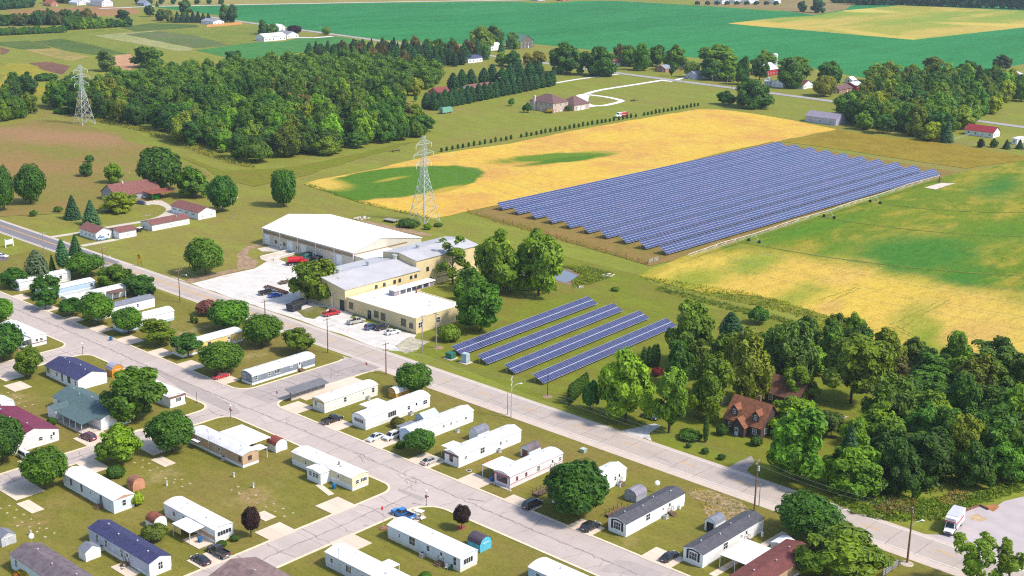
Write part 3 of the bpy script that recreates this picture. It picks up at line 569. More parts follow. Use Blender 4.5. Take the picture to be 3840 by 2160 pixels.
def home(label, a, b0, L, W=4.4, side='NE', wall=None, roof=None, skirt=None, kind='bow', h=2.95, rise=.45, wins=(), doors=(), vent=3, band=None, endtrim=None, back=True, rise_peak=.5, name='mobile_home', step_mat=None, over=.14):
    """long box home. NE: a = X of the south side, b0 = Y of the street end. SW: a = X of the north end, b0 = Y of the street-facing long side"""
    wall = wall or WHITE; roof = roof or WROOF; skirt = skirt or SKIRT
    if side == 'NE': loc, rz = (a-W/2, b0+L/2), 0
    else: loc, rz = (a+L/2, b0+W/2), -math.pi/2
    r = thing(name, label, 'mobile home', loc, rz); ext = (-W/2, W/2, -L/2, L/2)
    prof = bow(-W/2, W/2, h, rise) if kind == 'bow' else gable(-W/2, W/2, h, rise, rise_peak)
    MB().box(-W/2+.05, W/2-.05, -L/2+.05, L/2-.05, 0, .72).build('skirting', skirt, r)
    shell(r, wall, roof, ext, h, 'y', prof, over, .09, .70, .12)
    if roof in (WROOF, RF_DIRTY) or 'roof' in roof.name:
        m = MB(); k = int(L/2.6)
        for i in range(1, k):
            y = -L/2+i*L/k
            for (p, q), (s, t) in zip(prof, prof[1:]): m.prism([(p, q+.088), (s, t+.088), (s, t+.115), (p, q+.115)], 'y', y-.05, y+.05)
        struct(m.build('roof_seams', SEAM, r), 'stuff')
    if band:
        z0, z1, bm = band; m = MB()
        fbox(m, 'R', ext, -L/2, L/2, z0, z1, -.01, .02); fbox(m, 'L', ext, -L/2, L/2, z0, z1, -.01, .02); m.build('wall_band', bm, r)
    if endtrim:
        e = 'F' if side == 'NE' else 'B'; m = MB()
        fbox(m, e, ext, -W/2, W/2, h-.55, h-.02, -.01, .03); fbox(m, e, ext, -W/2, -W/2+.22, .7, h-.5, -.01, .03); fbox(m, e, ext, W/2-.22, W/2, .7, h-.5, -.01, .03); m.build('end_trim', endtrim, r)
    for (f, q, z, w, hh, *o) in wins:
        c = (-L/2+q*L) if f in 'RL' else ((-W/2+q*W) if f == 'F' else (W/2-q*W)); kw = o[0] if o else {}
        opening(r, f, ext, c, z, w, hh, 'window', **kw)
        if back and f in 'RL': opening(r, 'L' if f == 'R' else 'R', ext, -c*.9, z, w, hh)
    for (f, q, *o) in doors:
        c = (-L/2+q*L) if f in 'RL' else -W/2+q*W
        opening(r, f, ext, c, .75, .9, 2.0, 'door', **(o[1] if len(o) > 1 else {}))
        if not (o and o[0] == 'nostep'): steps(r, f, ext, c, .7, 1.2, step_mat)
    top = lambda x: (h+rise*math.sin(math.pi*(x+W/2)/W)**.8) if kind == 'bow' else h+rise*(1-abs(x)/(W/2))
    vents(r, [(x, -L/2+L*(k+.6)/(vent+.2), top(x)+.05) for k in range(vent) for x in ((.55 if k % 2 else -.4),)])
    return r, ext
B1 = dict(bars=0, cross=1); B3 = dict(bars=3, cross=0); B2 = dict(bars=1, cross=1)
home('white mobile home with slate grey side panels on the corner by the bus street', -265.3, 193, 21, 4.5, wall=SID_GREY, roof=RF_DIRTY, skirt=WHITE, band=(2.35, 2.95, WHITE), wins=(('R', .06, 1.3, 1.1, 1.1), ('R', .27, 1.3, .7, 1.1, B1), ('R', .40, 1.3, 1.9, 1.1, B3), ('R', .62, 1.7, .6, .5, B1), ('F', .3, 1.25, 1.2, 1.2, B3)), doors=(('R', .75),))
r, e = home('cream white mobile home with ochre trim beside the mailbox shelter', -236.8, 193.5, 17.6, 4.6, wall=M('ivory_siding', (.76, .74, .66), .6, .05), endtrim=OCHT, wins=(('R', .38, 1.3, .8, 1.2, B1), ('R', .72, 1.6, .45, .6, B1), ('R', .91, 1.3, .8, 1.2, B1), ('F', .3, 1.3, .8, 1.1, B1)), vent=2, rise=.5)
fbox(MB(), 'R', e, -8.8, 8.8, 2.75, 2.92, -.01, .03).build('eave_trim', OCHT, r)
r, e = home('bright white rounded-roof mobile home with a band of dark front windows', -221.5, 193.4, 21.4, 4.8, rise=.7, wins=(('R', .40, 1.2, 2.6, 1.3, dict(bars=3, cross=0)), ('R', .66, 1.4, .8, .9, B1), ('R', .92, 1.3, 1.3, 1.0, B2), ('F', .5, 1.5, 3.2, .9, dict(bars=4, cross=0))), doors=(('R', .78, 'nostep'),))
canopy(r, (-6.4, -2.5, -5, 1), 2.6, WROOF, ((-6.2, -4.8), (-6.2, .8)))
r, e = home('white mobile home with pale blue gabled front behind the round clipped tree', -207.0, 195, 20.4, 4.4, kind='gable', rise=.75, skirt=WHITE, wins=(('R', .50, 1.5, .5, .6, B1), ('R', .72, 1.6, .35, .35, B1), ('R', .87, 1.4, .6, .6, B1), ('R', .62, 1.5, .5, .6, B1), ('F', .35, 1.2, .8, 1.2, B1), ('F', .7, 1.2, .8, 1.2, B1)))
MB().prism([(-2.15, .75), (-2.15, 2.9), (0, 3.6), (2.15, 2.9), (2.15, .75)], 'y', e[2]-.03, e[2]+.02).build('front_panel', LBLUE, r)
canopy(r, (-4.6, -2.3, -9, -4), 2.5, RF_GREY, ((-4.5, -8.8), (-4.5, -4.2)))
r, e = home('white gabled mobile home with brown trimmed street end and a porch roof', -190.3, 193.3, 20.9, 4.6, kind='gable', rise=.7, skirt=WHITE, endtrim=BRT, wins=(('R', .11, 1.6, .6, .6, B1), ('R', .37, 1.3, 1.3, 1.3, B2), ('R', .66, 1.5, .6, .7, B1), ('R', .76, 1.6, .4, .5, B1), ('F', .5, 1.0, .9, 1.5, dict(frame=BRT, cross=1, bars=0))))
canopy(r, (-5.2, -2.4, -8.5, -4.5), 2.6, WROOF, ((-5.1, -8.4), (-5.1, -4.6)))
r, e = home('white mobile home with mauve trim lines and bowed front window', -174.7, 193.2, 17.6, 4.6, rise=.55, wall=SID_PINK, skirt=SID_PINK, endtrim=PINKT, wins=(('R', .13, 1.4, .5, .8, dict(frame=PINKT, bars=0)), ('R', .53, 1.3, .8, 1.2, B2), ('R', .30, 1.4, .5, .8, dict(frame=PINKT, bars=0)), ('R', .95, 1.4, .7, .9, B2), ('F', .5, 1.0, 3.0, 1.6, dict(bars=4, cross=0, frame=PINKT))), doors=(('R', .8),))
for z in (1.0, 2.72): fbox(MB(), 'R', e, -8.8, 8.8, z, z+.14, -.01, .03).build('trim_stripe', PINKT, r)
canopy(r, (-6.3, -2.4, -8.5, -2), 2.9, WROOF, ((-6.2, -8.4), (-6.2, -2.1)))
home('plain white mobile home half hidden behind the huge dark green maple', -159.3, 194.5, 19.7, 4.6, kind='gable', rise=.8, skirt=WHITE, wins=(('R', .80, 1.4, .6, .9, B1), ('R', .4, 1.4, .8, 1, B1), ('F', .5, 1.3, 1.2, 1.1)), doors=(('R', .87),))
def dark_home(label, a, L):
    r, e = home(label, a, 192.7, L, 4.5, kind='gable', rise=.75, roof=RF_BLK, skirt=WHITE, wins=(('R', .36, 1.3, 1.3, 1.3, B2), ('R', .62, 1.7, .5, .5, B1), ('F', .5, 1.1, 1.7, 1.5, dict(bars=2, cross=1))), doors=(('R', .73 if a < -130 else .7),), vent=4)
    for s in (-1, 1): fbox(MB(), 'F', e, s*1.28-.22, s*1.28+.22, 1.0, 2.75, -.01, .05).build('shutter', BLACKT, r)
    MB().prism([(-1.7, 2.72), (-1.1, 3.05), (0, 3.25), (1.1, 3.05), (1.7, 2.72), (1.2, 2.78), (0, 2.95), (-1.2, 2.78)], 'y', e[2]-.06, e[2]-.005).build('arch_trim', BLACKT, r)
    return r, e
dark_home('white mobile home with charcoal shingle roof beside the grey metal barn', -142.8, 20.2)
dark_home('white mobile home with charcoal roof next to the long concrete footpath', -124.4, 21.6)
r, e = home('yellow-sided mobile home with rust-streaked white roof under the street trees', -296.3, 192.8, 20.4, 5, wall=SID_YEL, roof=RF_DIRTY, skirt=WHITE, wins=(('R', .44, 1.5, .9, .9, dict(frame=BRT)), ('R', .2, 1.4, .9, 1, B1), ('F', .5, 1.3, 1.5, 1.0, B3)), doors=(('R', .76),), vent=2)
home('blank white mobile home with rounded roof beside the pink flowering shrub', -326.7, 193, 17.6, 5, skirt=LBLUE, rise=.7, wins=(('F', .5, 1.3, 1.6, 1.0, B3), ('R', .2, 1.4, .8, 1, B1)), doors=(('R', .5, 'nostep'),), vent=2)
home('white mobile home with grey shingle roof between the dense street maples', -342.2, 194, 20, 4.6, kind='gable', rise=.6, roof=RF_GREY, skirt=WHITE, wins=(('R', .5, 1.5, .5, .8, B1), ('R', .7, 1.3, .6, .9, B1), ('F', .5, 1.3, 1.2, 1.1)))
r, e = home('white mobile home with rusty roof edge and a brown porch roof', -358.6, 194.3, 20, 4.5, roof=RF_DIRTY, skirt=WHITE, wins=(('R', .8, 1.4, .5, .9, dict(frame=BRT)), ('F', .5, 1.3, 1.2, 1.1)), vent=2)
canopy(r, (2.3, 5.4, 3, 8), 2.7, RF_BRN, ((5.3, 3.2), (5.3, 7.8)))
home('white mobile home with light blue end wall near the tall spruces', -371.6, 193, 18, 4.6, wall=LBLUE, skirt=SID_BW, band=(.75, 1.2, WHITE), wins=(('R', .93, 1.3, .9, 1.1, B1), ('F', .5, 1.3, 1.2, 1.1)), vent=2)
home('low white mobile home with faded roof at the spruce corner', -386.5, 193, 18, 4.6, roof=RF_DIRTY, wins=(('R', .8, 1.3, .9, 1.1, B1),), vent=2)
# south-west side, long axis along the street grid
r, e = home('white double-wide home with midnight blue shingle roof by the orange barn shed', -310, 159.8, 16.3, 8.3, 'SW', roof=RF_NAVY, skirt=WHITE, kind='gable', rise=1.3, wins=(('R', .1, 1.1, 1.2, 1.5, B2), ('R', .36, 1.3, .9, 1.0, B2), ('R', .73, 1.1, 1.2, 1.5, dict(frame=BLACKT)), ('R', .93, 1.2, .6, 1.1, B1)), doors=(('R', .52, 'nostep', dict(frame=RF_GREY)),), vent=4, over=.3)
r, e = home('white home with slate green roof, side wing and pillared porch', -287.8, 149.6, 22, 8.0, 'SW', roof=RF_GRN, skirt=WHITE, kind='gable', rise=1.5, wins=(('R', .13, 1.2, 1.2, 1.3, B2), ('R', .3, 1.2, 1, 1.2, B2), ('B', .62, 1.1, .8, 1.5, dict(frame=RF_GRN)), ('B', .8, 1.1, .8, 1.5, dict(frame=RF_GRN))), vent=5, over=.3)
canopy(r, (3.9, 8.2, -2, 9.6), 3.1, RF_GRN, [(8.1, y) for y in (-1.8, 1, 3.8, 6.6, 9.4)], .7, 'porch_roof')
MB().box(4.0, 8.2, -2, 10, 0, .3).build('porch_floor', CONC, r)
shell(r, WHITE, RF_GRN, (3.98, 8.0, -6.5, -2.6), 2.7, 'x', gable(-6.5, -2.6, 2.7, .7), rname='wing_roof', wname='wing_wall')
r, e = home('pale pink double-wide home with maroon metal roof', -288, 128, 20, 12, 'SW', wall=SID_PINK, roof=RF_MAR, skirt=WHITE, kind='gable', rise=1.8, wins=(('B', .62, 1.4, .9, .8, B1), ('B', .84, 1.0, .5, 1.0, B1), ('R', .5, 1.2, 1.2, 1.2, B2)), vent=3, over=.3)
opening(r, 'B', e, -4.7, .75, .9, 2, 'door')
r, e = home('white mobile home with rust red gable trim half behind the big maple', -286, 169, 19.4, 4.7, 'SW', roof=RF_DIRTY, endtrim=BRT, kind='gable', rise=.55, wins=(('B', .55, 1.3, 1.4, 1.0, B3), ('R', .8, 1.3, .8, 1, dict(frame=BRT))), vent=2)
r, e = home('white mobile home with brown lower stripe and covered carport at the street corner', -351, 168.5, 17.7, 4.5, 'SW', roof=WROOF, kind='gable', rise=.5, wins=(('B', .35, 1.5, .8, .7, B1), ('B', .65, 1.5, .8, .7, B1)), vent=1)
fbox(MB(), 'B', e, -2.25, 2.25, .95, 1.2, -.01, .03).build('stripe', BRT, r); canopy(r, (2.2, 6.2, 2, 8.8), 2.6, WROOF, ((6.1, 2.2), (6.1, 8.7)), .3)
r, e = home('tan-sided mobile home with patchy white roof and wide white carport', -245.3, 160, 20.6, 4.4, 'SW', wall=TANB, roof=M('patched_white_roof', (.62, .62, .64), .6, .1, .6, dirt=(.40, .40, .44), dirt_amt=.6), skirt=WHITE, wins=(('R', .2, 1.7, .7, .7, B1), ('R', .50, 1.6, .5, .6, B1), ('R', .58, 1.4, .9, 1.0, B2), ('R', .95, 1.4, .7, 1.0, dict(frame=BRT)), ('B', .45, 1.5, .9, .9, dict(frame=BRT))), vent=3)
canopy(r, (-8.6, -2.3, -4.5, 6.5), 3.0, WROOF, ((-8.5, 6.3), (-8.5, -4.3), (-8.5, 1)), name='carport_roof'); canopy(r, (-5.2, -2.3, 6.8, 9.6), 2.5, WROOF, ((-5.1, 9.5),), name='porch_roof')
fbox(MB(), 'R', e, -7.6, -5.2, 1.9, 2.0, .05, 1.2).build('awning', TRIMW, r); MB().tube((2.5, -2, 0), (2.5, -2, 5.6), .05).tube((2.5, -2.5, 5.2), (2.5, -1.5, 5.2), .03).build('antenna', STEEL, r)
r, e = home('cream and white mobile home with side porch room on the street corner', -218.7, 169, 20.5, 4.6, 'SW', wall=CREAM, skirt=WHITE, roof=RF_DIRTY, wins=(('R', .24, 1.5, .4, .8, B1), ('R', .42, 1.3, .9, 1.1, B1), ('B', .3, 1.4, .8, .8, B1), ('B', .7, 1.4, 1.6, .8, B3)), doors=(('R', .78, 'nostep'),), vent=2, band=(.72, 1.25, WHITE))
shell(r, WHITE, WROOF, (2.28, 5.0, -1.6, 3.0), 2.7, 'x', gable(-1.6, 3.0, 2.7, .25), rname='porch_roof', wname='porch_wall')
for c in (-.4, .9, 1.9): opening(r, 'R', (0, 5.0, 0, 0), c, 1.3, .8, 1.0, bars=1)
MB().cyl(.2, 3.5, 3.3, 4.2, .16, .16, 8).build('flue', BRT, r)
r, e = home('long white mobile home with orange gable end beside the small terracotta barn', -245, 128, 20, 4.8, 'SW', wall=SID_BW, skirt=WHITE, kind='gable', rise=.6, wins=(('R', .17, 1.2, .6, 1.3, dict(frame=SID_GREY)), ('R', .38, 1.1, .5, 1.5, dict(frame=BRT)), ('R', .56, 1.6, .4, .6, B1), ('B', .5, 1.2, .8, 1.2, B1)), doors=(('R', .76, None, dict(frame=SID_GREY)),), vent=1)
MB().prism([(-2.3, 2.95), (0, 3.5), (2.3, 2.95)], 'y', e[3]+.005, e[3]+.05).build('gable_panel', M('terracotta_panel', (.52, .26, .17), .7, .1), r)
r, e = home('white mobile home with a square porch canopy and four-pane end window', -216.8, 134.6, 17.5, 4.3, 'SW', wall=WHITE, skirt=WHITE, roof=RF_DIRTY, endtrim=None, wins=(('R', .2, 1.4, .7, .8, B1), ('R', .42, 1.3, 1.2, 1.0, B2), ('B', .5, 1.4, 3.2, .9, dict(bars=4, cross=0))), vent=2)
canopy(r, (2.2, 5.8, -.5, 5.6), 2.7, WROOF, ((5.7, -.3), (5.7, 5.4)), .2, 'porch_roof'); MB().box(5.6, 5.66, -.4, 2.2, 1.0, 2.4).build('canvas_screen', SID_YEL, r)
fbox(MB(), 'R', e, 3.0, 8.75, .75, 1.5, -.01, .03).build('tan_panel', TANB, r)
r, e = home('lavender blue mobile home with dark navy shingle roof and a wooden stoop', -218, 118.2, 21.2, 4.7, 'SW', wall=SID_B, roof=RF_NAVY, skirt=WHITE, kind='gable', rise=.8, wins=(('R', .15, 1.0, .9, 1.6, B2), ('R', .30, 1.0, .9, 1.6, B2), ('R', .56, 1.0, .8, 1.6, B2), ('B', .5, 1.1, .9, 1.4, B2)), doors=(('R', .65),), vent=4)
MB().prism([(-2.36, .7), (-2.36, 2.96), (0, 3.75), (2.36, 2.96), (2.36, .7)], 'y', e[3]-.02, e[3]+.008).build('end_siding', WHITE, r)
r, e = home('white home with weathered purple-grey shingle roof behind the orange shrub', -218.8, 102.4, 22, 6.2, 'SW', wall=SID_BW, roof=RF_PURP, skirt=WHITE, kind='gable', rise=1.1, wins=(('R', .1, 1.1, .9, 1.4, B2), ('R', .6, 1.1, .9, 1.4, B2)), vent=3)
r, e = home('white mobile home with pale blue side beside the turquoise barn shed', -176.8, 159.6, 20.2, 4.7, 'SW', wall=SID_BW, skirt=M('cream_skirting', (.68, .64, .52), .7, .08), rise=.5, wins=(('R', .17, 1.4, .35, .8, B1), ('R', .35, 1.1, 1.6, 1.6, B2), ('R', .57, 1.4, .8, 1.1, dict(bars=0)), ('R', .93, 1.1, .8, 1.6, B1), ('B', .45, 1.3, 2.4, 1.1, B3)), doors=(('R', .75, None, dict(frame=TRIMW)),), vent=1)
r, e = home('white and pale blue mobile home in front of the brown shingle roof', -177, 143.8, 21, 4.6, 'SW', wall=SID_BW, skirt=SID_BW, kind='gable', rise=.6, wins=(('R', .09, 1.4, .7, .8, B1), ('R', .32, 1.1, 1.4, 1.4, B3), ('R', .52, 1.3, .7, .8, B1)), vent=2)
canopy(r, (-4.4, -2.2, 0, 3), 2.7, WROOF, ((-4.3, .1), (-4.3, 2.9))); MB().tube((2.6, -6.2, 0), (2.6, -6.2, 5.4), .05).tube((2.6, -6.8, 5.2), (2.6, -5.6, 5.2), .03).build('antenna', STEEL, r)
p = g(31, 560, 1295, 4.4)
r, e = home('brown shingle-roofed house at the end of the cross street', p.x-11, p.y-16, 24, 11, 'SW', wall=TANB, roof=M('mottled_brown_shingles', (.20, .135, .13), .9, .2, 1.0, dirt=(.27, .20, .19), dirt_amt=.5), kind='gable', rise=1.7, wins=(('R', .3, 1.2, 1.2, 1.2),), vent=2)
p = g(32, 330, 1240, 3.5)
r, e = home('white-roofed mobile home with sky blue siding beside the park street', p.x, p.y-5.0, 20, 5, 'SW', wall=LBLUE, skirt=WHITE, rise=.5, wins=(('R', .12, 1.2, .9, 1.3, B2), ('R', .3, 1.2, .9, 1.3, B2), ('R', .6, 1.2, .9, 1.3, B2)), vent=2)
p = g(33, 130, 1330, 3.0)
r, e = home('maroon brown-roofed home with square white patio canopy', p.x+3.2, p.y-9, 20, 6.4, roof=M('maroon_shingles', (.16, .055, .05), .9, .15, 1), kind='gable', rise=.6, wall=TANB, wins=(('R', .3, 1.2, 1.2, 1.2), ('F', .5, 1.2, 1.2, 1.2)), vent=3)
canopy(r, (-9.4, -3.4, -4, 5), 2.7, WROOF, ((-9.3, -3.9), (-9.3, 4.9), (-6, -3.9)), name='patio_canopy')
# ------------------------------------------------------------------ sheds
def shed(label, px, W, L, h=1.9, rise=.9, axis='x', wall=None, roof=None, kind='gambrel', door=None, trim=None, name='garden_shed', dx=0, dy=0):
    p = g(*px); r = thing(name, label, 'shed', (p.x-W/2+dx, p.y+L/2+dy)); ext = (-W/2, W/2, -L/2, L/2)
    u = ext[2:] if axis == 'x' else ext[:2]
    prof = gambrel(*u, h, rise) if kind == 'gambrel' else (bow(*u, h, rise) if kind == 'bow' else gable(*u, h, rise))
    shell(r, wall or WHITE, roof or RF_BRN, ext, h, axis, prof, .08, .06, 0, .08)
    f = door or ('R' if axis == 'x' else 'F'); w2 = .8 if kind != 'x' else .6
    for s in (-1, 1):
        fbox(MB(), f, ext, s*.42-.4, s*.42+.4, .08, h*.92, -.01, .04).build('door', trim or wall or WHITE, r)
    fbox(MB(), f, ext, -.9, .9, h*.93, h*.93+.08, -.01, .05).build('door_header', trim or TRIMW, r)
    return r
shed('orange plywood barn shed with grey metal roof', (20, 1085, 866), 3.0, 3.4, 2.0, 1.3, 'x', M('orange_plywood', (.58, .25, .03), .7, .12), M('grey_metal_roof', (.36, .35, .42), .5, .1, .5, ribs=(1, .4)))
r = shed('white barn shed with rusty red roof and satellite dish', (31, 192, 256), 3.2, 3.3, 1.9, 1.1, 'x', WHITE, M('rust_red_roof', (.24, .06, .04), .7, .2))
shed('small terracotta barn shed with white edge trim', (30, 1287, 632), 2.3, 3.0, 1.6, 1.3, 'x', M('terracotta', (.50, .24, .14), .75, .1), M('tan_brown_roof', (.27, .13, .08), .8, .15), trim=M('terracotta', (0, 0, 0)))
shed('rust-coloured barn shed beside the leafy shrub', (30, 1490, 1008), 3.0, 3.0, 1.7, 1.1, 'x', WHITE, M('rust_metal_roof', (.21, .07, .04), .7, .25))
shed('white shed with grey gable roof beside the lavender home', (30, 832, 1310), 2.6, 3.2, 2.0, .9, 'x', WHITE, RF_GREY, 'gable')
shed('turquoise barn shed with dark shingle roof', (31, 2165, 1222), 3.4, 3.2, 1.8, 1.2, 'x', M('turquoise_panel', (.10, .44, .60), .6, .08), M('dark_plum_roof', (.085, .065, .085), .85, .15))
shed('barn shed with ochre front and white roof under the maple', (21, 1352, 1082), 2.8, 4.6, 1.8, 1.2, 'y', M('ochre_ply', (.50, .29, .05), .7, .12), WROOF)
shed('blue grey metal shed behind the white mobile home', (21, 1640, 1345), 3.2, 5.0, 2.0, 1.0, 'y', M('blue_grey_metal', (.45, .52, .60), .45, .06), M('blue_grey_metal', (0, 0, 0)), 'gable', dx=-.6)
shed('white shed with slate roof behind the brown-trimmed home', (31, 2140, 150), 2.8, 4.0, 2.1, 1.1, 'y', WHITE, RF_GREY)
shed('white barn shed with brown roof and brown door frames', (32, 165, 312), 2.6, 4.0, 1.9, 1.0, 'y', WHITE, RF_PURP, trim=BRT)
shed('grey weathered metal barn shed behind the charcoal-roofed home', (32, 1200, 742), 3.2, 3.6, 1.7, 1.0, 'y', M('weathered_metal', (.34, .36, .41), .5, .12), M('weathered_metal_roof', (.25, .23, .27), .5, .2))
shed('white shed with bold black door frames and grey roof', (32, 1962, 1036), 2.6, 3.6, 2.1, .9, 'y', WHITE, RF_GREY, trim=BLACKT)
shed('plain white metal shed beside the square patio canopy', (33, 252, 1255), 3.0, 4.0, 2.0, .5, 'y', M('white_metal_siding', (.74, .74, .74), .5, .06, ribs=(0, .3)), WROOF, 'gable')
shed('small grey gabled shed alone beside the worn lawn', (30, 20, 1168), 3.0, 3.0, 1.9, .8, 'x', M('pale_grey_siding', (.50, .50, .52), .6), RF_GREY, 'gable')
shed('white shed end wall beside the footing pads', (20, 20, 1208), 5, 3.2, 2.4, .5, 'x', WHITE, WROOF, 'gable')
# mailbox shelter
p = g(21, 320, 1112); r = thing('mailbox_shelter', 'open mailbox shelter with grey shingle roof on the corner pad', 'shelter', (p.x-1.0, p.y+6.6))
shell(r, STEEL, M('slate_grey_shingles', (.15, .15, .165), .9, .12, 1.2), (-.2, .2, -5.6, 5.6), 2.4, 'y', [(-.2, 2.5), (.2, 2.42)], 1.3, .14, 2.3, .3, wname='beam')
for y in (-5.4, 0, 5.4): MB().box(-.08, .08, y-.08, y+.08, 0, 2.4).build('post', WOOD, r)
bm = MB().box(-.3, .3, -.42, .42, .75, 1.95).mesh('mailbox_unit', M('mailbox_grey', (.40, .41, .42), .5, .08)); bp = MB().box(.31, .33, -.34, .34, .85, 1.85).mesh('mailbox_door', M('mailbox_door', (.24, .24, .25), .5, .1))
for k in range(10): o = put('mailbox_unit', bm, r, (0, -4.9+k*1.08 + (.5 if k > 4 else 0), 0)); put('mailbox_door', bp, o)
MB().box(-.25, .25, -5.3, 5.6, .0, .74).build('plinth', CONC, r)
# ------------------------------------------------------------------ factory
FCREAM = M('cream_panel', (.64, .55, .38), .6, .05, .3, ribs=(0, .6)); FYEL = M('yellow_block', (.68, .55, .31), .75, .06, .35, dirt=(.55, .43, .24), dirt_amt=.5); FGREY = M('grey_metal_panels', (.47, .455, .47), .45, .07, .15, dirt=(.33, .32, .36), dirt_amt=.5); FWHITE = M('bright_roof_membrane', (.82, .82, .82), .6, .03, .2)
FBAND = M('translucent_band', (.27, .20, .13), .5, .15, .8); FDOOR = M('white_roller_door', (.74, .77, .80), .5, .04, ribs=(2, .25)); FGREYW = M('greige_panel', (.54, .50, .42), .6, .05, .3, ribs=(0, .6))
r = thing('warehouse', 'long white-roofed metal warehouse with roller doors along the gravel lot', 'warehouse', (-356, 301)); ext = (-25, 25, -16, 16)
shell(r, FGREYW, FWHITE, ext, 6, 'x', [(-16, 6.0), (-3.8, 9.0), (16, 5.6)], .3, .18, 0, .25)
for k in range(5): fbox(MB(), 'F', ext, -24.6+k*9.95, -15.0+k*9.95, 4.3, 5.4, -.01, .05).build('window_band', FBAND, r)
for x in (-22.6, -9.5, -1.8, 17.5): fbox(MB(), 'F', ext, x-1.5, x+1.5, .3, 3.9, -.01, .06).build('roller_door', FDOOR, r)
for x in (-14.6, 4.2): opening(r, 'F', ext, x, .1, 1, 2.2, 'door')
for x in (-17.5, -12.6, -5.2): opening(r, 'F', ext, x, 1.6, .9, 1.0, 'window', DARK)
for x in (-24.9, -15, -5, 5, 15, 24.9): fbox(MB(), 'F', ext, x-.12, x+.12, 0, 5.9, .01, .14).build('downpipe', TRIMW, r)
fbox(MB(), 'R', ext, -15.6, 9, 5.0, 5.5, -.01, .06).build('gable_band', FBAND, r)
r = thing('production_hall', 'grey-roofed yellow production hall with ridge vents behind the willow tree', 'factory', (-308, 268)); ext = (-11, 11, -16, 16)
shell(r, FYEL, FGREY, ext, 7, 'y', gable(-11, 11, 6.9, 1.7), .3, .16, 0, .25)
for y in (-9, 3.5, 15.0):
    m = MB().cyl(0, y, 8.4, 9.9, .75, .75, 12).cyl(0, y, 9.9, 10.2, .95, .9, 12); m.build('ridge_vent', STEEL, r)
for y in (-3.2, .2, 4.6, 6.8, 11.8, 13.8): opening(r, 'R', ext, y, 4.75, .9, 1.0, 'window', DARK)
opening(r, 'F', ext, 9.6, 0, 2.2, 3.4, 'door', M('dark_entrance', (.03, .04, .06), .5)); opening(r, 'F', ext, 4.5, 3.5, .9, 1.1, 'window', DARK)
MB().tube((5.5, -16.6, 0), (5.5, -16.6, 5.5), .12).build('drainpipe', TRIMW, r)
r = thing('tall_hall', 'tallest cream factory hall with pale grey roof behind the sparse poplar', 'factory', (-307, 298.6)); ext = (-8, 8, -14.5, 14.5)
shell(r, FYEL, FGREY, ext, 9.6, 'y', gable(-8, 8, 9.5, 1.2), .3, .16, 0, .25)
for y in (-6, 4.5): MB().cyl(0, y, 10.5, 11.8, .8, .8, 12).cyl(0, y, 11.8, 12.1, 1.0, .95, 12).build('ridge_vent', STEEL, r)
for y, z in ((-9.5, 5.2), (-8.3, 1.4), (6, 5.2)): opening(r, 'R', ext, y, z, 1.0, 1.3, 'window', DARK)
fbox(MB(), 'R', ext, -5, 9, 2.0, 2.3, -.01, .1).build('cable_tray', SID_GREY, r)
r = thing('link_building', 'low cream link building with white roof between warehouse and hall', 'factory', (-325, 293)); ext = (-5.9, 5.9, -7.5, 7.5)
shell(r, FCREAM, FWHITE, ext, 4.6, 'y', [(-5.9, 4.9), (5.9, 4.5)], .15, .16, 0, .15); opening(r, 'F', ext, 0, 0, 1.1, 2.2, 'door')
r = thing('office_block', 'flat-roofed yellow block office with white roof facing the road', 'office', (-281.1, 262.2)); ext = (-15.4, 15.4, -10.1, 10.1)
MB().box(*ext, 0, 4.5).build('wall', FYEL, r); MB().box(-15.1, 15.1, -9.8, 9.8, 4.45, 4.56).build('roof', FWHITE, r)
for f in 'FRB': fbox(MB(), f, ext, *((-15.4, 15.4) if f in 'FB' else (-10.1, 10.1)), 4.52, 4.78, -.3, .05).build('parapet', FYEL if f != 'F' else M('cream_coping', (.74, .64, .42), .7), r)
for x, z, w, h, b in ((-13.2, 1.5, 1.7, 1.9, 1), (-1.8, 1.2, 1.8, 2.0, 1), (1.2, 1.0, 1.9, 2.2, 1), (10.1, 1.2, 2.0, 2.2, 1), (13.4, 1.3, 1.5, 1.5, 1)): opening(r, 'F', ext, x, z, w, h, 'window', M('olive_frame', (.20, .18, .11), .6), M('dim_glass', (.11, .11, .09), .25, .2), 2, 2)
opening(r, 'F', ext, -4.9, .1, 1.6, 2.6, 'door', M('dark_entrance', (0, 0, 0)))
for y in (-8.3, -1.2): opening(r, 'R', ext, y, 1.6, 1.6, 1.6, 'window')
mr = MB().box(-8.2, -5.8, 1.0, 18.0, 4.56, 6.2).build('roof_monitor', M('monitor_wall', (.30, .25, .27), .6, .1), r); MB().box(-8.6, -5.4, .8, 18.3, 6.2, 6.45).build('monitor_roof', FWHITE, mr)
for y in (4.6, 7.2, 9.4, 11.6, 14.4): MB().box(-5.8, -5.72, y-.9, y+.9, 4.95, 5.9).build('monitor_window', GLASS, mr)
for y in (3.2, 6.0, 8.2, 10.4, 13.0, 16): MB().box(-5.8, -5.7, y-.12, y+.12, 4.6, 6.2).build('mullion', TRIMW, mr)
MB().cyl(-3.6, 8.2, 4.5, 6.4, .28, .28, 8).build('flue', BRT, r); MB().cyl(13.5, 7.0, 4.5, 5.4, .12, .12, 8).build('vent_pipe', STEEL, r)
for x, y in ((-9, -4), (6, 5), (9, 2)): MB().box(x-.5, x+.5, y-.35, y+.35, 4.5, 4.95).build('roof_hatch', TRIMW, r)
MB().cyl(13.9, -10.4, 3.2, 3.25, .35, .35, 10).build('dish', STEEL, r)
fbox(MB(), 'F', ext, -15.4, 15.4, 0, .35, .005, .05).build('plinth', M('grey_plinth', (.36, .33, .28), .85), r)
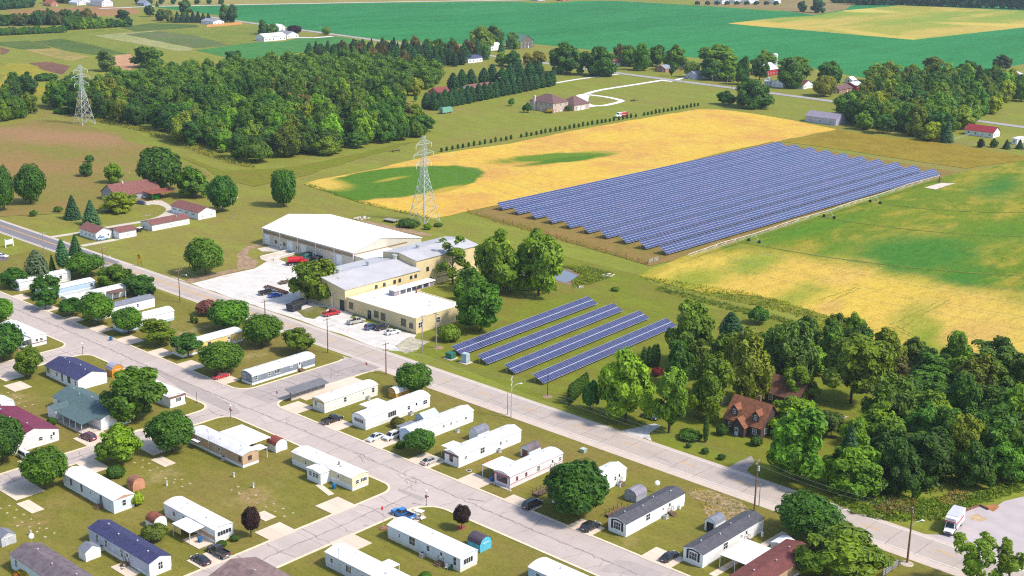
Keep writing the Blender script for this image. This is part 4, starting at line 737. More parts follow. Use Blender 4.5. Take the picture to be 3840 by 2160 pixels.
sheet('loading_slab', T(11, (10, 1010), (150, 985), (290, 1035), (230, 1040), (60, 1040)), CONC); sheet('loading_ramp', T(11, (40, 1110), (310, 1040), (380, 1065), (130, 1145)), CONC)
for a, b in (((40, 1108), (310, 1040)), ((170, 1125), (390, 1065))):
    A, B = g(11, *a), g(11, *b); d = (B-A); r = thing('ramp_wall', 'low concrete side wall of the loading ramp ' + ('by the lawn strip' if a[0] == 40 else 'by the red tanker truck'), 'wall', ((A+B)/2), math.atan2(d.y, d.x))
    MB().box(-d.length/2, d.length/2, -.15, .15, 0, .8).build('wall', CONC, r); MB().box(-d.length/2, d.length/2, -.2, .2, .8, .88).build('coping', FWHITE, r)
# ------------------------------------------------------------------ houses outside the park
def house(name, label, x0, x1, y0, y1, h, rise, axis, wall, roof, cat='house', wins=None, rz=0, over=.35, kind='gable', win=(1.0, 1.2), door=True, wm=None):
    r = thing(name, label, cat, ((x0+x1)/2, (y0+y1)/2), rz); W2, L2 = (x1-x0)/2, (y1-y0)/2; ext = (-W2, W2, -L2, L2)
    if kind == 'hip':
        MB().box(*ext, 0, h).build('wall', wall, r); o = over; k = min(W2, L2)*.98
        a = [(-W2-o, -L2-o, h), (W2+o, -L2-o, h), (W2+o, L2+o, h), (-W2-o, L2+o, h)]
        rx, ry = max(.05, W2-k), max(.05, L2-k)
        MB().frustum([(p[0], p[1], h+.01) for p in a], [(p[0], p[1], h+.15) for p in a]).frustum([(p[0], p[1], h+.151) for p in a], [(-rx, -ry, h+rise), (rx, -ry, h+rise), (rx, ry, h+rise), (-rx, ry, h+rise)]).build('roof', roof, r)
    else:
        shell(r, wall, roof, ext, h, axis, gable(*(ext[2:] if axis == 'x' else ext[:2]), h, rise), over, .14, 0, over)
    n = wins or (max(1, int(2*W2/4)), max(1, int(2*L2/4)))
    for f, cnt, half in (('F', n[0], W2), ('B', n[0], W2), ('R', n[1], L2), ('L', n[1], L2)):
        for i in range(cnt):
            c = -half + 2*half*(i+.5)/cnt
            if door and f in 'FR' and i == cnt//2 and cnt > 1: opening(r, f, ext, c, .05, 1.0, 2.1, 'door', wm)
            else: opening(r, f, ext, c, 1.0, *win)
            if h > 4.6: opening(r, f, ext, c, 3.7, *win)
    return r, ext
DKR = M('reddish_brown_shingles', (.20, .085, .075), .9, .14, 1.0); HB = M('house_white', (.74, .74, .76), .6, .05)
A, B = g(10, 1040, 395, 6.5), g(10, 1472, 332, 6.5); dv = B-A; rz = math.atan2(dv.y, dv.x); mid = (A+B)/2; Lr = dv.length
r, e = house('farmhouse', 'large house with long reddish brown roof and attached carport', mid.x-Lr/2, mid.x+Lr/2, mid.y-6.3, mid.y+6.3, 2.8, 3.7, 'x', M('house_grey', (.35, .34, .36), .7), DKR, rz=rz, wins=(4, 2))
MB().box(-Lr*.2, -Lr*.17, -.6, .6, 5.6, 7.3).build('chimney', CONC, r)
canopy(r, (Lr*.10, Lr*.62, -13.5, -6.2), 3.0, M('red_brown_metal', (.27, .09, .06), .6, .1), ((Lr*.12, -13.3), (Lr*.36, -13.3), (Lr*.6, -13.3), (Lr*.6, -6.4)), 0, 'carport_roof', WOOD)
r = thing('green_tarp_stack', 'bright green tarpaulin bundle stored under the carport', 'tarp', g(10, 1495, 522)); MB().ball((0, 0, .3), 2.6, 1.6, 1.7, 12, 6, 0, -.2).build('tarp', M('vivid_green_tarp', (.02, .42, .01), .5, .1), r); MB().box(-2.2, 2.2, -1.2, 1.2, 0, .4).build('pallet', WOOD, r)
r, e = house('garage', 'white garage with brown roof and four roller doors beside the curved drive', -447, -428.5, 289.8, 298, 2.9, 1.7, 'x', HB, DKR, 'garage', (1, 2), door=False, win=(.6, .5))
for x in (-6.8, -2.6, 1.6, 5.8): o = fbox(MB(), 'F', e, x-1.4, x+1.4, 0, 2.3, .06, .1).build('garage_door', FDOOR, r); fbox(MB(), 'F', e, x-1.1, x+1.1, 1.6, 1.95, .11, .13).build('door_window', GLASS, o)
r, e = house('long_shed', 'long low white shed with brown roof and plain side wall', -433, -425.4, 267, 283.6, 2.5, .9, 'y', HB, DKR, 'shed', (1, 1), door=False, win=(.5, .5)); MB().cyl(1.5, 4, 2.8, 4.0, .15, .15, 8).build('flue', STEEL, r)
r, e = house('cottage', 'small white cottage with brown gable roof beside the road spruces', -438.6, -427.3, 244.5, 251.2, 2.9, 1.6, 'x', HB, DKR, 'house', (4, 2), win=(.7, .8))
house('cottage_wing', 'white outbuilding with brown roof joined to the small cottage', -430.4, -423.2, 251.6, 258.8, 2.7, .8, 'y', HB, DKR, 'outbuilding', (1, 1), door=False, win=(.5, .5))
BK = M('pinkish_brick', (.52, .40, .34), .8, .1, 1); HR = M('plum_brown_shingles', (.15, .085, .085), .9, .12, .8)
r, e = house('brick_house', 'large pale brick house with plum brown hipped roof at the looping drive', -530, -511, 599, 613, 5.4, 4.2, 'x', BK, HR, 'house', (5, 3), kind='hip')
MB().box(-5.6, -4.4, -8.0, -6.9, 0, 9.0).build('chimney', M('light_stone', (.58, .5, .45), .8), r)
r, e = house('house_wing', 'brick garage wing with hipped plum roof on the house by the looping drive', -519, -506.5, 613.3, 628, 3.4, 4.4, 'y', BK, HR, 'garage', (2, 3), kind='hip')
for y in (-3, 1.2): fbox(MB(), 'R', e, y-1.3, y+1.3, 0, 2.4, .06, .1).build('garage_door', FDOOR, r)
# cape cod house in the right-hand trees
BRW = M('dark_brown_siding', (.075, .05, .045), .8, .15, .8); ORS = M('orange_brown_shingles', (.24, .095, .05), .9, .22, 1.2, dirt=(.16, .07, .042), dirt_amt=.5)
r, e = house('cape_house', 'dark brown cottage with orange-brown roof, two dormers and porch gable', -160.6, -150.4, 254.6, 263.2, 3.0, 4.6, 'x', BRW, ORS, 'house', (3, 2), door=False)
for x in (-2.9, 3.0):
    shell(r, BRW, ORS, (x-.9, x+.9, -3.6, -.6), 6.0, 'y', gable(x-.9, x+.9, 5.6, .9), .25, .1, 3.6, .25, 'dormer_wall', 'dormer_roof'); opening(r, 'F', (x-.9, x+.9, -3.6, 0), x, 4.3, .7, 1.1)
shell(r, BRW, ORS, (-2.0, 1.6, -6.2, -4.2), 2.8, 'y', gable(-2.0, 1.6, 2.7, 1.9), .3, .12, 0, .3, 'porch_wall', 'porch_roof'); opening(r, 'F', (-2, 1.6, -6.2, 0), -.4, .1, 1.0, 2.1, 'door', LBLUE)
MB().box(.6, 1.3, .8, 1.5, 6.5, 8.6).build('chimney', BRT, r)
house('brown_roof_garage', 'garage with plain brown roof behind the dormered cottage', -164, -154, 277, 286, 2.8, 3.4, 'x', BRW, M('earth_brown_shingles', (.155, .07, .045), .9, .15, 1), 'garage', (2, 1))
# far houses and barns: base pixel of the near corner, size X, Y, eaves, rise
def far(name, label, px, W, L, h, rise, axis, wall, roof, cat='house', kind='gable', door=True, wins=None):
    p = g(*px); return house(name, label, p.x-W, p.x, p.y, p.y+L, h, rise, axis, wall, roof, cat, wins, kind=kind, door=door)
REDW = M('barn_red', (.40, .03, .035), .7, .1, .5); SLATE = M('slate_roof', (.26, .27, .33), .8, .1, .4); ORW = M('red_brick_far', (.36, .17, .11), .8, .1, .5); MET = M('pale_metal_roof', (.55, .56, .60), .5, .06, .3); LIL = M('lilac_metal', (.42, .42, .55), .5, .06, .3)
far('church', 'white church with grey slate roof beside the brown field', (0, 985, 66), 24, 14, 5, 5, 'x', HB, SLATE, 'church')
far('red_barn', 'rust-roofed barn among trees beyond the brown field', (0, 490, 64), 16, 10, 3, 4, 'x', ORW, M('rust_tile', (.36, .13, .06), .8), 'barn')
far('white_house', 'white house with pale roof beside the church', (0, 745, 52), 18, 12, 3, 2.4, 'x', HB, MET); far('white_house', 'long low white house directly beside the church', (0, 868, 50), 22, 9, 3, 1.6, 'x', HB, WROOF)
far('blue_house', 'small blue grey house beside the far road', (0, 1390, 58), 14, 9, 3, 3, 'x', M('far_blue', (.22, .27, .40), .7), SLATE)
far('metal_barn', 'white metal barn with grey roof behind the orange fence', (0, 2060, 243), 20, 13, 3.2, 2.0, 'x', HB, SLATE, 'barn')
r = thing('orange_fence', 'orange board fence beside the white metal barn', 'fence', g(0, 2170, 250)); A, B = g(0, 2005, 260), g(0, 2345, 232); d = B-A; r.rotation_euler = (0, 0, math.atan2(d.y, d.x)); n = 24
for i in range(n): MB().box(-d.length/2+i*d.length/n+.15, -d.length/2+(i+1)*d.length/n-.15, -.05, .05, .1, 2.6).build('board', M('orange_board', (.62, .30, .10), .8), r)
far('white_long_barn', 'long white farm shed by the crop strips', (1, 80, 402), 12, 24, 4, 2.2, 'y', HB, WROOF, 'barn'); far('grey_roof_house', 'white farmhouse with slate roof near the dark purple tree', (1, 300, 374), 16, 13, 3.2, 2.8, 'x', HB, SLATE); far('white_annex', 'small white outbuilding between the purple tree and the green tree', (1, 225, 300), 9, 7, 4, 2, 'x', HB, WROOF, 'outbuilding')
far('green_barn', 'old dark green barn at the edge of the soybean field', (2, 75, 470), 16, 18, 6, 5, 'x', M('old_barn_wood', (.13, .12, .10), .9), M('green_metal', (.10, .20, .17), .6), 'barn')
far('ranch_house', 'white ranch house with red-brown roof under roadside trees', (2, 1000, 645), 9, 30, 2.8, 2.6, 'y', HB, M('rusty_shingles', (.26, .10, .07), .9)); far('brick_ranch', 'brick ranch house with grey roof across from the looping drive', (2, 1480, 700), 9, 28, 2.8, 2.2, 'y', ORW, SLATE)
far('blue_cottage', 'lavender cottage under the roadside trees opposite the white apron', (2, 1780, 770), 9, 16, 3, 2.4, 'y', LIL, SLATE)
far('big_red_barn', 'bright red barn with pale metal roof among trees', (3, 90, 738), 14, 16, 4.5, 4, 'y', REDW, MET, 'barn', door=False)
r = thing('silo', 'white metal silo behind the bright red barn', 'silo', g(3, 165, 650)); MB().cyl(0, 0, 0, 9.5, 2.2, 2.2, 16).build('tank', MET, r); MB().ball((0, 0, 9.5), 2.2, 2.2, 1.4, 14, 5, 0, 0).build('dome', MET, r)
p = g(3, 105, 822); r = thing('gazebo', 'tiny white gazebo with dark windows beside the country road', 'gazebo', p); shell(r, HB, HB, (-2, 2, -2, 2), 3, 'x', gable(-2, 2, 3, 1.2)); MB().box(-.8, .8, -.8, .8, 4, 5.4).build('cupola', HB, r)
for s in (-1, 1): opening(r, 'F', (-2, 2, -2, 2), s*.9, .5, .9, 1.8); opening(r, 'R', (-2, 2, -2, 2), s*.9, .5, .9, 1.8)
far('white_roadside_house', 'white house with garage door behind the spreading roadside tree', (3, 245, 848), 9, 10, 3, 2.2, 'y', HB, SLATE); far('white_gable_house', 'white gabled house with maroon roof beside the orange-green tree', (3, 445, 862), 12, 12, 3, 2.6, 'x', HB, M('maroon_far', (.15, .06, .06), .9))
far('small_red_barn', 'small red barn with pale roof and white door', (3, 945, 880), 9, 11, 3.6, 2, 'y', REDW, MET, 'barn'); far('brown_ranch', 'low brown-roofed ranch house near the small red barn', (3, 790, 905), 9, 18, 2.6, 2, 'y', ORW, HR); far('white_tent', 'small white peaked tent behind the small red barn', (3, 915, 808), 6, 6, 2.4, 2, 'y', HB, HB, 'tent', door=False)
far('lilac_barn', 'long lilac grey metal barn with slate roof at the corner of the crop field', (3, 755, 1214), 20, 12, 3.6, 2.4, 'x', LIL, M('lilac_slate', (.25, .22, .28), .7, .1), 'barn', door=False, wins=(3, 1))
far('red_roof_house', 'white house with red roof and red patio umbrella', (3, 2275, 1335), 16, 9, 3, 2.6, 'x', HB, M('brick_red_roof', (.28, .03, .04), .8, .1)); far('camper', 'white camper trailer parked beside the red-roofed house', (3, 2505, 1398), 3, 9, 3, .3, 'y', HB, WROOF, 'camper'); far('grey_barn', 'grey metal barn standing on the far meadow', (3, 2500, 795), 14, 16, 4, 2, 'y', LIL, MET, 'barn')
for i, (x, y, W2, L2, lb) in enumerate(((2030, 40, 14, 14, 'white farmhouse at the edge of the stubble field'), (2150, 32, 10, 20, 'low white outbuilding next to the far farmhouse'), (2290, 34, 12, 22, 'long white barn beyond the stubble field'), (2540, 36, 8, 14, 'white domed shed beside two round trees'))): far('far_barn' if i else 'far_farmhouse', lb, (2, x, y), W2, L2, 5 if i == 0 else 3.5, 3, 'y', HB, MET, 'house' if i == 0 else 'barn')
far('far_farmhouse', 'pale house at the near edge of the far road', (2, 250, 10), 10, 14, 4, 2, 'y', LIL, MET); far('red_outbuilding', 'red outbuilding next to the pale far house', (2, 480, 10), 8, 12, 3.5, 2, 'y', REDW, MET, 'barn')
far('pine_house', 'white house with reddish roof standing behind the pine hedge', (1, 2075, 915), 10, 22, 3.2, 2.6, 'y', HB, DKR); far('pine_cottage', 'red-roofed cottage hidden at the end of the pine hedge', (1, 1760, 945), 9, 11, 3.2, 2.6, 'y', ORW, M('dull_red_roof', (.20, .055, .05), .9))
far('blue_roof_house', 'white bungalow with dark blue roof in the conifer plantation', (1, 2050, 612), 9, 16, 3.5, 2, 'y', HB, M('ink_roof', (.07, .075, .16), .8)); far('white_plant_house', 'white house glimpsed between the round trees and the blue spruce', (1, 2270, 490), 8, 12, 4, 2, 'y', HB, WROOF)
p = g(1, 1790, 1100); r = thing('green_container', 'mint green storage trailer standing beside the pine hedge', 'container', p, .06); MB().box(-1.3, 1.3, -.2, 8.6, .5, 3.4).build('box', M('mint_panel', (.16, .36, .26), .5, .06, ribs=(1, .5)), r); MB().box(-.4, .4, -2.2, -.2, .6, .75).build('drawbar', DARK, r)
for y in (1.2, 7): MB().tube((-1.3, y, .45), (1.3, y, .45), .45, n=10).build('wheel', TYRE, r)
# ------------------------------------------------------------------ solar arrays
n = NT('solar_cells'); oi = n.n.new('ShaderNodeObjectInfo')
c = n.mix(n.ramp(oi.outputs['Random'], 0, 1, 0, 1, False), (.024, .031, .095), (.042, .046, .135)); c = n.mix(n.ramp(n.noise(.25, 3), .42, .64, 0, .8), c, (.045, .038, .115))
n.b.inputs['Coat Weight'].default_value = .6; n.b.inputs['Coat Roughness'].default_value = .05; CELL = n.done(c, .25, .5)
n = NT('solar_cells_lilac'); c = n.mix(n.ramp(n.noise(.09, 5, .7), .38, .64), (.021, .036, .125), (.042, .043, .135)); c = n.mix(n.ramp(n.noise(.6, 3, .7), .5, .66, 0, .6), c, (.035, .07, .19))
n.b.inputs['Coat Weight'].default_value = .25; n.b.inputs['Coat Roughness'].default_value = .1; CELL2 = n.done(c, .3, .5)
PFR = M('panel_frame', (.46, .49, .57), .4, .05, metal=.1)
def panel_into(m, T, y0, y1, s0, s1, fr, z0):
    cs, sn = math.cos(T), math.sin(T); P = lambda y, s, w: (-cs*s + sn*w, y, z0 + sn*s + cs*w)
    m.frustum([P(y0, s0, 0), P(y1, s0, 0), P(y1, s1, 0), P(y0, s1, 0)], [P(y0, s0, .04), P(y1, s0, .04), P(y1, s1, .04), P(y0, s1, .04)], 0)
    m.poly([P(y0+fr*.5, s0+fr, .047), P(y1-fr*.5, s0+fr, .047), P(y1-fr*.5, s1-fr, .047), P(y0+fr*.5, s1-fr, .047)], 1)
def rail_into(m, T, y0, y1, s, z0, r=.05):
    cs, sn = math.cos(T), math.sin(T); m.tube((-cs*s - sn*.06, y0, z0+sn*s-cs*.06), (-cs*s - sn*.06, y1, z0+sn*s-cs*.06), r, n=4)
def solar_row(label, group, A, B, T, slant, z0, rows, pitch, fr, cell, indiv, mid_gap=.02, mk=None):
    d = B-A; L = d.length; rz = math.atan2(-d.x, d.y); r = thing('solar_panel_row', label, 'solar panels', (A.x, A.y), rz, group)
    nc = int(L/pitch); sh = slant/rows; stuff = MB()
    ms = [MB() for _ in range(rows)]; meshes = []
    for k in range(rows):
        panel_into(ms[k], T, .012, pitch-.012, k*sh+mid_gap/2, (k+1)*sh-mid_gap/2, fr, z0); meshes.append(ms[k].mesh('panel', [PFR, cell]))
    for i in range(nc):
        for k in range(rows):
            if i*rows < indiv: put('panel', meshes[k], r, (0, i*pitch, 0))
            else: panel_into(stuff, T, i*pitch+.012, (i+1)*pitch-.012, k*sh+mid_gap/2, (k+1)*sh-mid_gap/2, fr, z0)
    if stuff.v: struct(stuff.build('panels_far_end', [PFR, cell], r), 'stuff')
    m = MB()
    for q in (.12, .38, .5, .62, .88): rail_into(m, T, 0, nc*pitch, slant*q, z0, .05 if q != .5 else .09)
    m.build('rails', PFR, r)
    k = int(nc*pitch/4.5)
    for i in range(k+1):
        y = .3+i*(nc*pitch-.6)/k; b = MB()
        for q in (.2, .8): x = -math.cos(T)*slant*q; b.box(x-.06, x+.06, y-.06, y+.06, 0, z0+math.sin(T)*slant*q-.08)
        b.build('post', STEEL, r)
    return r
ORD = ('first', 'second', 'third', 'fourth', 'fifth', 'sixth', 'seventh', 'eighth', 'ninth', 'tenth')
for i, x in enumerate((-210.9, -221.3, -231.7, -242.0)):
    solar_row('short two-panel-high solar row, %s of four counted from the cottage trees' % ORD[i], 'four short solar rows by the road', Vector((x, 246+.35*i)), Vector((x-3.75, 311.6+.2*i)), R(23), 4.35, .6, 2, 1.03, .06, CELL, 9999, .1)
for i in range(10):
    solar_row('long four-panel-high solar row, %s of ten counted from the irrigation pipe' % ORD[i], 'ten long solar rows in the fields', Vector((-265.5-9.93*i, 376.1+1.1*i)), Vector((-261-9.93*i, 588.6+1.15*i)), R(30), 4.4, .8, 4, 1.98, .06, CELL2, 160, .03)
# transformer and meter cabinets by the arrays
for nm, lb, px, mat, dx, h in (('transformer_box', 'dark green transformer box on a concrete pad by the short solar rows', (21, 1880, 680), M('transformer_green', (.03, .15, .10), .5), 1.1, 1.6), ('meter_cabinet', 'tall blue grey electrical cabinet on a round pad', (21, 2025, 720), M('cabinet_blue', (.36, .45, .52), .5), .85, 2.6)):
    p = g(*px); r = thing(nm, lb, 'cabinet', p); MB().box(-1.5, 1.5, -1.5, 1.5, 0, .14).build('base_pad', CONC, r); MB().box(-dx, dx, -dx*.8, dx*.8, .14, h).build('case', mat, r)
    MB().box(-dx-.06, dx+.06, -dx*.8-.06, dx*.8+.06, h, h+.1).build('lid', mat, r)
    for s in (-.5, .5): MB().box(dx, dx+.04, s*dx-.35, s*dx+.35, .3, h-.12).build('door', mat, r)
r = thing('ground_box', 'small green utility box in the lawn beside the main road', 'utility box', g(32, 690, 245)); MB().box(-.6, .6, -.6, .6, 0, .8).build('case', M('sage_box', (.35, .42, .33), .6), r); MB().box(-.65, .65, -.65, .65, .8, .9).build('lid', M('sage_lid', (.42, .50, .42), .6), r)
# ------------------------------------------------------------------ lattice pylons
PYL = M('pylon_steel', (.50, .55, .54), .55, .1, 1, metal=.2)
def pylon(label, c, hw, H, rz):
    r = thing('power_pylon', label, 'pylon', c, rz); zt = H*.60; w = lambda z: hw+(.9-hw)*z/zt if z < zt else .9-.35*(z-zt)/(H-zt)
    for sx in (-1, 1):
        for sy in (-1, 1): MB().tube((sx*hw, sy*hw, 0), (sx*w(zt), sy*w(zt), zt), .16, .13).tube((sx*w(zt), sy*w(zt), zt), (sx*w(H), sy*w(H), H), .12, .09).build('leg', PYL, r)
    lev = [0, H*.17, H*.30, H*.40, H*.48, H*.55, zt] + [zt+(H-zt)*k/6 for k in range(1, 7)]
    for a, b in zip(lev, lev[1:]):
        m = MB(); wa, wb = w(a), w(b); q = .075 if a < zt else .055
        for s in (-1, 1):
            m.tube((-wa, s*wa, a), (wb, s*wb, b), q, n=4).tube((wa, s*wa, a), (-wb, s*wb, b), q, n=4).tube((s*wa, -wa, a), (s*wb, wb, b), q, n=4).tube((s*wa, wa, a), (s*wb, -wb, b), q, n=4)
            m.tube((-wb, s*wb, b), (wb, s*wb, b), q, n=4).tube((s*wb, -wb, b), (s*wb, wb, b), q, n=4)
        m.build('bracing', PYL, r)
    for z, L in ((H*.69, 4.3), (H*.80, 5.6), (H*.91, 4.4)):
        m = MB(); ww = w(z)
        for s in (-1, 1):
            for sx in (-1, 1): m.tube((sx*ww, s*ww, z), (0, s*L, z), .08, n=4).tube((sx*ww, s*ww, z+1.7), (0, s*L, z), .06, n=4)
            m.tube((-ww*.5, s*L*.5, z), (ww*.5, s*L*.5, z), .05, n=4)
        o = m.build('crossarm', PYL, r)
        for s in (-1, 1): MB().cyl(0, s*L, z-1.7, z, .09, .09, 6).build('insulator', LAMPW, o)
    return r
pylon('lattice power pylon at the corner of the ripe field', (-364.6, 350.8), 4.4, 34, .06); pylon('lattice power pylon standing against the woodland edge', (-661, 376.6), 4.2, 32.5, .06)
WIRE = M('wire_grey', (.22, .23, .23), .6)
def wire(label, P, Q, sag, r=.022, name='power_line', group=None):
    P, Q = Vector(P), Vector(Q); b = MB(); k = 14
    pt = lambda t: P.lerp(Q, t) - Vector((0, 0, 4*sag*t*(1-t)))
    for i in range(k): b.tube(pt(i/k), pt((i+1)/k), r, n=3)
    return tag(b.build(name, WIRE), label, 'cable', group)
for z, L in ((.69, 4.3), (.80, 5.6), (.91, 4.4)):
    for s in (-1, 1):
        a = Vector((-364.6, 350.8+s*L, 34*z-1.7)); b = Vector((-661, 376.6+s*L, 32.5*z-1.7)); c = Vector((-80, 326+s*L, 34*z-1.7)); d = Vector((-960, 404+s*L, 34*z-1.7))
        wire('thin transmission cable strung between the two lattice pylons', a, b, 7, .03, group='cables between pylons'); wire('thin transmission cable running from the field pylon over the irrigated field', a, c, 7, .025, group='cables over field'); wire('thin transmission cable leaving the woodland pylon to the far fields', b, d, 7, .025, group='cables to far fields')
# ------------------------------------------------------------------ irrigation machine
r = thing('irrigation_boom', 'long wheeled irrigation pipe along the front of the solar array', 'irrigation', (-254.5, 573), 0); m = MB(); YS = [0, -62, -101, -157, -200]
RUST = M('rusty_steel', (.20, .12, .08), .8, .3, 2); PIPE = M('pale_pipe', (.56, .53, .46), .5, .12, 1)
for a, b in zip(YS, YS[1:]): MB().tube((0, a, 3.4), (0, (a+b)/2, 3.9), .12, n=8).tube((0, (a+b)/2, 3.9), (0, b, 3.4), .12, n=8).build('pipe', PIPE, r); k = 7; m = MB(); [m.tube((0, a+(b-a)*i/k, 3.5), (s*.5, a+(b-a)*(i+.5)/k, 2.7), .03, n=3) for i in range(k) for s in (-1, 1)]; [m.tube((s*.5, a, 2.8), (s*.5, b, 2.8), .03, n=3) for s in (-1, 1)]; m.build('truss', STEEL, r)
for y in YS[1:4]:
    MB().tube((0, y, 3.4), (-2.3, y, .6), .07).tube((0, y, 3.4), (2.3, y, .6), .07).tube((-2.3, y, .6), (2.3, y, .6), .08).build('tower_frame', STEEL, r)
    for s in (-1, 1): MB().tube((s*2.3, y-.2, .62), (s*2.3, y+.2, .62), .62, n=12).build('wheel', TYRE, r)
MB().box(-.5, .5, -.5, .5, 0, .4).cyl(0, 0, .4, 4.2, .35, .2, 10).build('pivot_post', RUST, r)
for sx in (-1, 1): MB().tube((sx*1.2, -1.2, 0), (0, 0, 3.2), .07).tube((sx*1.2, 1.2, 0), (0, 0, 3.2), .07).build('pivot_leg', RUST, r)
sheet('pivot_pad', T(13, (1610, 425), (1780, 380), (1910, 385), (1720, 445)), CONC, .25, wob=.2, step=2)
# ------------------------------------------------------------------ fences
def fence(label, pts, h, step, mat, rails=(.5, 1.0), r=.05, name='fence'):
    f = thing(name, label, 'fence', pts[0]); o = Vector(pts[0])
    for A, B in zip(pts, pts[1:]):
        A, B = Vector(A)-o, Vector(B)-o; k = max(1, int((B-A).length/step))
        for i in range(k+1):
            p = A.lerp(B, i/k); MB().cyl(p.x, p.y, 0, h, r, r, 6).build('post', mat, f)
        for q in rails: MB().tube((*A, h*q), (*B, h*q), .02, n=3).build('rail', mat, f)
fence('wire fence with wooden posts around the west edge of the array yard', [Vector((-364, 374.7)), Vector((-336, 371)), Vector((-263.7, 362))], 1.7, 5, WOOD, (.35, .65, .95), .08)
p = g(12, 1315, 1160); A = g(12, 1420, 1130); r = thing('yard_gate', 'grey board gate at the corner of the array yard', 'gate', p, math.atan2(A.y-p.y, A.x-p.x)); L = (A-p).length
for z in (.3, .7, 1.1, 1.5): MB().box(0, L, -.03, .03, z, z+.2).build('board', M('grey_board', (.36, .32, .28), .9), r)
for x in (0, L/2, L): MB().box(x-.09, x+.09, -.09, .09, 0, 1.9).build('post', WOOD, r)
fence('long fence behind the red-roofed house along the dry corn', [g(3, 1830, 1380), g(3, 2576, 1440), g(3, 2900, 1475)], 1.4, 6, M('grey_fence', (.34, .32, .36), .8), (.2, .4, .6, .8, .98), .1); fence('white board fence on the side of the red-roofed house garden', [g(3, 1830, 1380), g(3, 2060, 1305)], 1.4, 5, TRIMW, (.2, .4, .6, .8, .98), .1)
A, B = g(22, 1925, 1185), g(22, 2085, 1105); d = B-A; r = thing('board_fence', 'grey board fence beside the dormered cottage', 'fence', A, math.atan2(d.y, d.x)); k = int(d.length/.3)
bm = MB().box(.01, .28, -.03, .03, 0, 1.7).mesh('board', M('grey_board2', (.28, .25, .22), .9))
for i in range(k): put('board', bm, r, (i*.3, 0, rnd.uniform(-.03, .03)))
A, B = g(33, 1235, 1440), g(33, 1360, 1355); d = B-A; r = thing('rail_fence', 'short grey rail fence near the wooden lamp pole', 'fence', A, math.atan2(d.y, d.x))
for z in (.35, .85, 1.35): MB().box(-1, d.length, -.04, .04, z, z+.3).build('rail', M('grey_rail', (.25, .25, .27), .8), r)
for x in (0, d.length/2, d.length): MB().box(x-.08, x+.08, -.08, .08, 0, 1.8).build('post', WOOD, r)
# hedge line, timber borders
for a, b in (((33, 1985, 828), (33, 2145, 765)), ((33, 2145, 765), (33, 2270, 825))):
    A, B = g(*a), g(*b); d = B-A; r = thing('timber_kerb', 'dark timber retaining edge of the truck lot ' + ('beside the clay heap' if a[1] > 2000 else 'behind the box truck'), 'retaining wall', A, math.atan2(d.y, d.x))
    for i in range(int(d.length/2.4)): MB().box(i*2.4+.02, i*2.4+2.36, -.12, .12, 0, .45).build('timber', BRT, r)
# ------------------------------------------------------------------ poles, lamps, signs
POLE = M('pole_wood', (.20, .115, .07), .9, .2, 2); POLG = M('pole_grey', (.30, .27, .24), .9, .15, 2)
POLES = []
def upole(label, px, top, mat=None, arms=(.0,), lamp=0, trans=0, r0=.17, yaw=0, name='utility_pole'):
    p = g(*px); h = max(3, hgt(p, *top)); r = thing(name, label, 'pole', p, yaw); mat = mat or POLE
    MB().cyl(0, 0, 0, h, r0, r0*.65, 8).build('pole', mat, r)
    for a in arms:
        o = MB().box(-.06, .06, -1.25, 1.25, h-.5-a, h-.36-a).build('crossarm', mat, r)
        for y in (-1.15, -.5, .5, 1.15): MB().cyl(0, y, h-.36-a, h-.12-a, .05, .03, 6).build('insulator', LAMPW, o)
    if lamp:
        z = h*lamp; o = MB().tube((0, 0, z), (.9, .6, z+.9), .05).tube((.9, .6, z+.9), (1.9, 1.3, z+1.0), .05).build('lamp_arm', STEEL, r); MB().ball((2.1, 1.4, z+.98), .38, .24, .14, 10, 5).build('lamp_head', LAMPW, o)
    if trans: MB().cyl(.3, 0, h-2.2, h-1.2, .25, .25, 10).build('transformer', STEEL, r)
    POLES.append((p, h)); return r
upole('wooden power pole on the corner across from the office', (21, 1257, 835), (21, 1245, 528), arms=(0, 1.6), yaw=.0)
upole('wooden power pole with lamp arm on the grass by the slate grey home', (21, 695, 630), (21, 680, 290), lamp=.72)
upole('power pole at the factory lot entrance by the road maples', (21, 88, 255), (21, 80, 120)); upole('wooden lamp pole beside the park lawn opposite the gravel lot', (20, 1740, 140), (10, 1715, 1210), lamp=.75); upole('wooden lamp pole north of the yellow sign', (10, 1000, 1195), (10, 990, 998), lamp=.45)
upole('pale power pole beside the resurfaced road', (10, 430, 1065), (10, 415, 850), mat=POLG); upole('dark pole with transformer next to the office wall', (21, 1607, 630), (21, 1603, 258), mat=POLG, arms=(0,), trans=1); upole('dark power pole beside the small bush east of the office', (21, 1740, 580), (21, 1735, 230), mat=POLG, arms=(.2,), yaw=1.57)
upole('grey metal pole with lamp arm and three insulator tiers by the road', (21, 2465, 1255), (21, 2478, 860), mat=M('pole_silver', (.46, .47, .46), .6), arms=(0, 1.4), lamp=.72, r0=.15, yaw=.6); upole('short bare stub pole beside the grey metal lamp pole', (21, 2430, 1225), (21, 2432, 1005), mat=POLG, arms=(), r0=.12)
upole('tall reddish wooden power pole with transformer by the scrub patch', (32, 2340, 810), (32, 2392, 330), trans=1, r0=.2, yaw=.3); upole('short stub pole beside the reddish power pole', (32, 2385, 770), (32, 2393, 552), mat=POLG, arms=(), r0=.12)
upole('thick reddish wooden pole with a street lamp opposite the box truck', (33, 1447, 1315), (33, 1520, 790), arms=(.1,), lamp=.66, r0=.22, yaw=.5); upole('thin dark pole in front of the short solar rows', (22, 343, 1045), (22, 343, 772), mat=DARK, arms=(), r0=.1)
